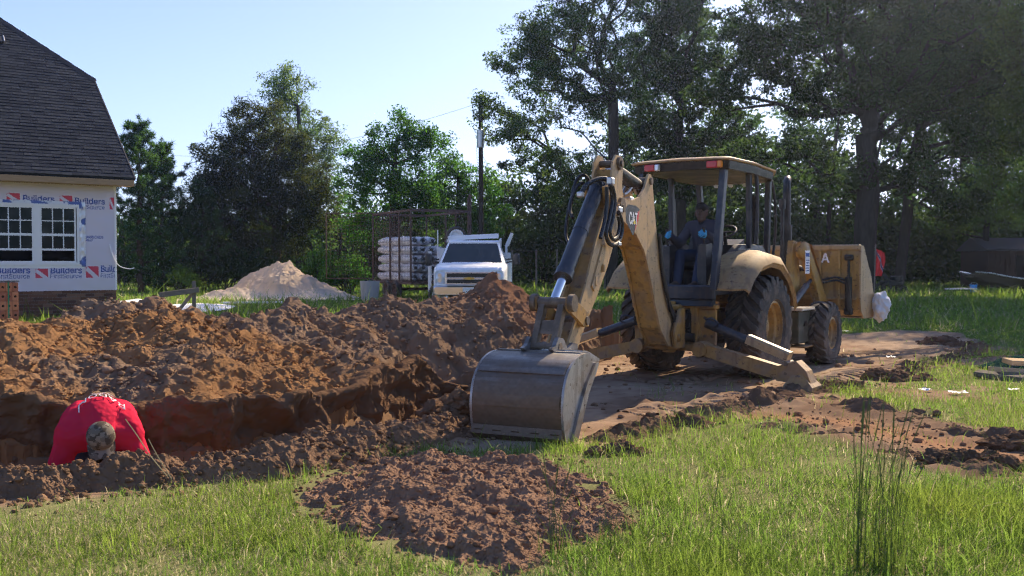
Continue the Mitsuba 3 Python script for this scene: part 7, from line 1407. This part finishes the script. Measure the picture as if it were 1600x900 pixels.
def grass_layer(n, d0, d1, hmul, w0, segs, seed, p=1.0, extra=None):
    x, y = candidates(n, d0, d1, p); k = dirtness(x, y); patch = fb2(x, y, 1.1, 3, 901); fine = fb2(x, y, 5, 2, 902)
    den = (1 - k) * np.clip(-.25 + 1.7 * fine + .9 * (patch - .5), 0, 1) + .06 * (k > .5) * (fine > .55) * (x > 1.5)
    inm = masked(lambda a, b: signed(MOUND, a, b), x, y, (mb[0] - 1, mb[1] - 1, mb[2] + 1, mb[3] + 1)); den = den * np.where(inm < -.12, 0.01, 1)
    den = den * np.where(_bi(np.stack([y, x], -1)) > gz(x, y) + .02, .01, 1) * np.where(trench_d(x, y) < .62, .0, 1)
    q = g.random(n) < den; x, y, patch, fine, inm = x[q], y[q], patch[q], fine[q], inm[q]; z = gz(x, y) - .005; N = len(x)
    dry = g.random(N) < np.clip(.18 - .9 * (patch - .5) + .35 * sst(0.5, -3.5, x) * sst(9, 6, y), .06, .75)
    green = np.array([.18, .29, .05]) * g.uniform(.65, 1.35, (N, 1)) * (1 + (patch[:, None] - .5) * [.9, .2, .2])
    straw = np.array([.56, .50, .33]) * g.uniform(.5, 1.2, (N, 1))
    c = np.where(dry[:, None], straw, green)
    left = sst(1.0, -3.0, x) * sst(9.5, 6, y)
    h = hmul * g.gamma(3, .333, N) * (.3 + 1.4 * patch) * (1 - .45 * left) * np.where(dry, .8, 1.0); w = w0 * g.uniform(.6, 1.4, N) * np.maximum(1, y / 9)
    return blades(x, y, z, h, w, np.clip(c, 0, 1), seed, np.where(dry, 1.1, .7), segs)
L_ = [grass_layer(270000, 4.3, 12.5, .074, .0056, 3, 910, 1.15), grass_layer(75000, 11, 24, .085, .007, 2, 911), grass_layer(75000, 20, 58, .17, .012, 1, 912, 1.0)]
def joinm(L_):
    at = 0; V, F, C = [], [], []
    for v, f, c in L_: V.append(v); F.append(f + at); C.append(c); at += len(v)
    return (np.vstack(V), np.vstack(F)), np.vstack(C)
m_, c_ = joinm(L_); put('grass', m_, 'm_leaf', False, c_); labels['grass'] = {'kind': 'stuff', 'label': 'rough sunlit grass mixed with dry straw around the diggings', 'category': 'grass'}
# tall grass stems and single weeds
def tuft(label, px, py, n, h, spread, seed, r=.0024, col=(.075, .115, .03), lean=.10, heads=True, name='tall_grass'):
    c = G(px, py); z = float(gz(c[0], c[1])); g = np.random.default_rng(seed); ms, lf = [], []
    K = thing(name, label, 'tall grass')
    for k in range(n):
        b = np.array([c[0] + g.normal(0, spread), c[1] + g.normal(0, spread), z - .02]); hh = h * g.uniform(.45, 1.0); a = g.uniform(0, 6.283); l = abs(g.normal(lean, lean * .7)) * hh
        p = [b, b + [math.cos(a) * l * .2, math.sin(a) * l * .2, hh * .5], b + [math.cos(a) * l, math.sin(a) * l, hh]]
        ms.append(tube(curve(p, 5), np.linspace(r, r * .35, 11), 4))
        if heads and hh > h * .55: q = np.array(curve(p, 5)); ms.append(tube(q[-4:], np.array([.4, 1.25, 1.15, .3]) * r, 5))
    part(K, 'stems', cat(ms), 'm_stem', True)
    x, y = c[0] + g.normal(0, spread * 1.6, n * 3), c[1] + g.normal(0, spread * 1.6, n * 3); N = n * 3
    v, f, cc_ = blades(x, y, gz(x, y), h * .45 * g.uniform(.4, 1.1, N), np.full(N, .007), np.array([.10, .15, .03]) * g.uniform(.5, 1.5, (N, 1)), seed + 1, .3, 3)
    part(K, 'blades', (v, f), 'm_leaf', False, None, None, np.clip(cc_, 0, 1))
diffuse('m_stem', (0.13, 0.165, 0.055))
tuft('tall clump of thin green grass stems rising in the right foreground', 1363, 893, 25, .98, .075, 951)
tuft('few tall stems fanning out right of the main clump', 1392, 850, 7, .92, .06, 952, lean=.2)
tuft('single weed stalk with narrow leaves in front of the brown mound', 868, 868, 6, .62, .03, 953, lean=.25)
tuft('thin dark stalks standing in the grass right of the mound', 1128, 888, 4, .55, .05, 954)
tuft('grass sprouts hanging over the trench lip right of the man in red', 262, 704, 9, .24, .07, 955, lean=.5, heads=False)
tuft('tuft of green blades under the teeth of the digging bucket', 865, 694, 14, .20, .10, 956, lean=.4, heads=False)
tuft('broad tuft of green blades at the near foot of the mound', 955, 862, 16, .30, .10, 957, lean=.4, heads=False)
tuft('small tuft growing on the clod beside the trench', 612, 640, 8, .14, .08, 958, lean=.6, heads=False)

# ================================================================ the hazy air
scene['air'] = {'type': 'homogeneous', 'albedo': {'type': 'rgb', 'value': [0.96, 0.96, 0.96]}, 'sigma_t': {'type': 'rgb', 'value': [0.00042, 0.00052, 0.00078]}, 'phase': {'type': 'hg', 'g': 0.8}}
scene['haze'] = {'type': 'cube', 'to_world': T().translate([0, 20, 12.5]).scale([75, 60, 15]), 'bsdf': {'type': 'null'}, 'interior': {'type': 'ref', 'id': 'air'}}
scene['camera']['medium'] = {'type': 'ref', 'id': 'air'}
labels['haze'] = {'kind': 'stuff', 'label': 'thin sunlit haze in the air', 'category': 'haze'}
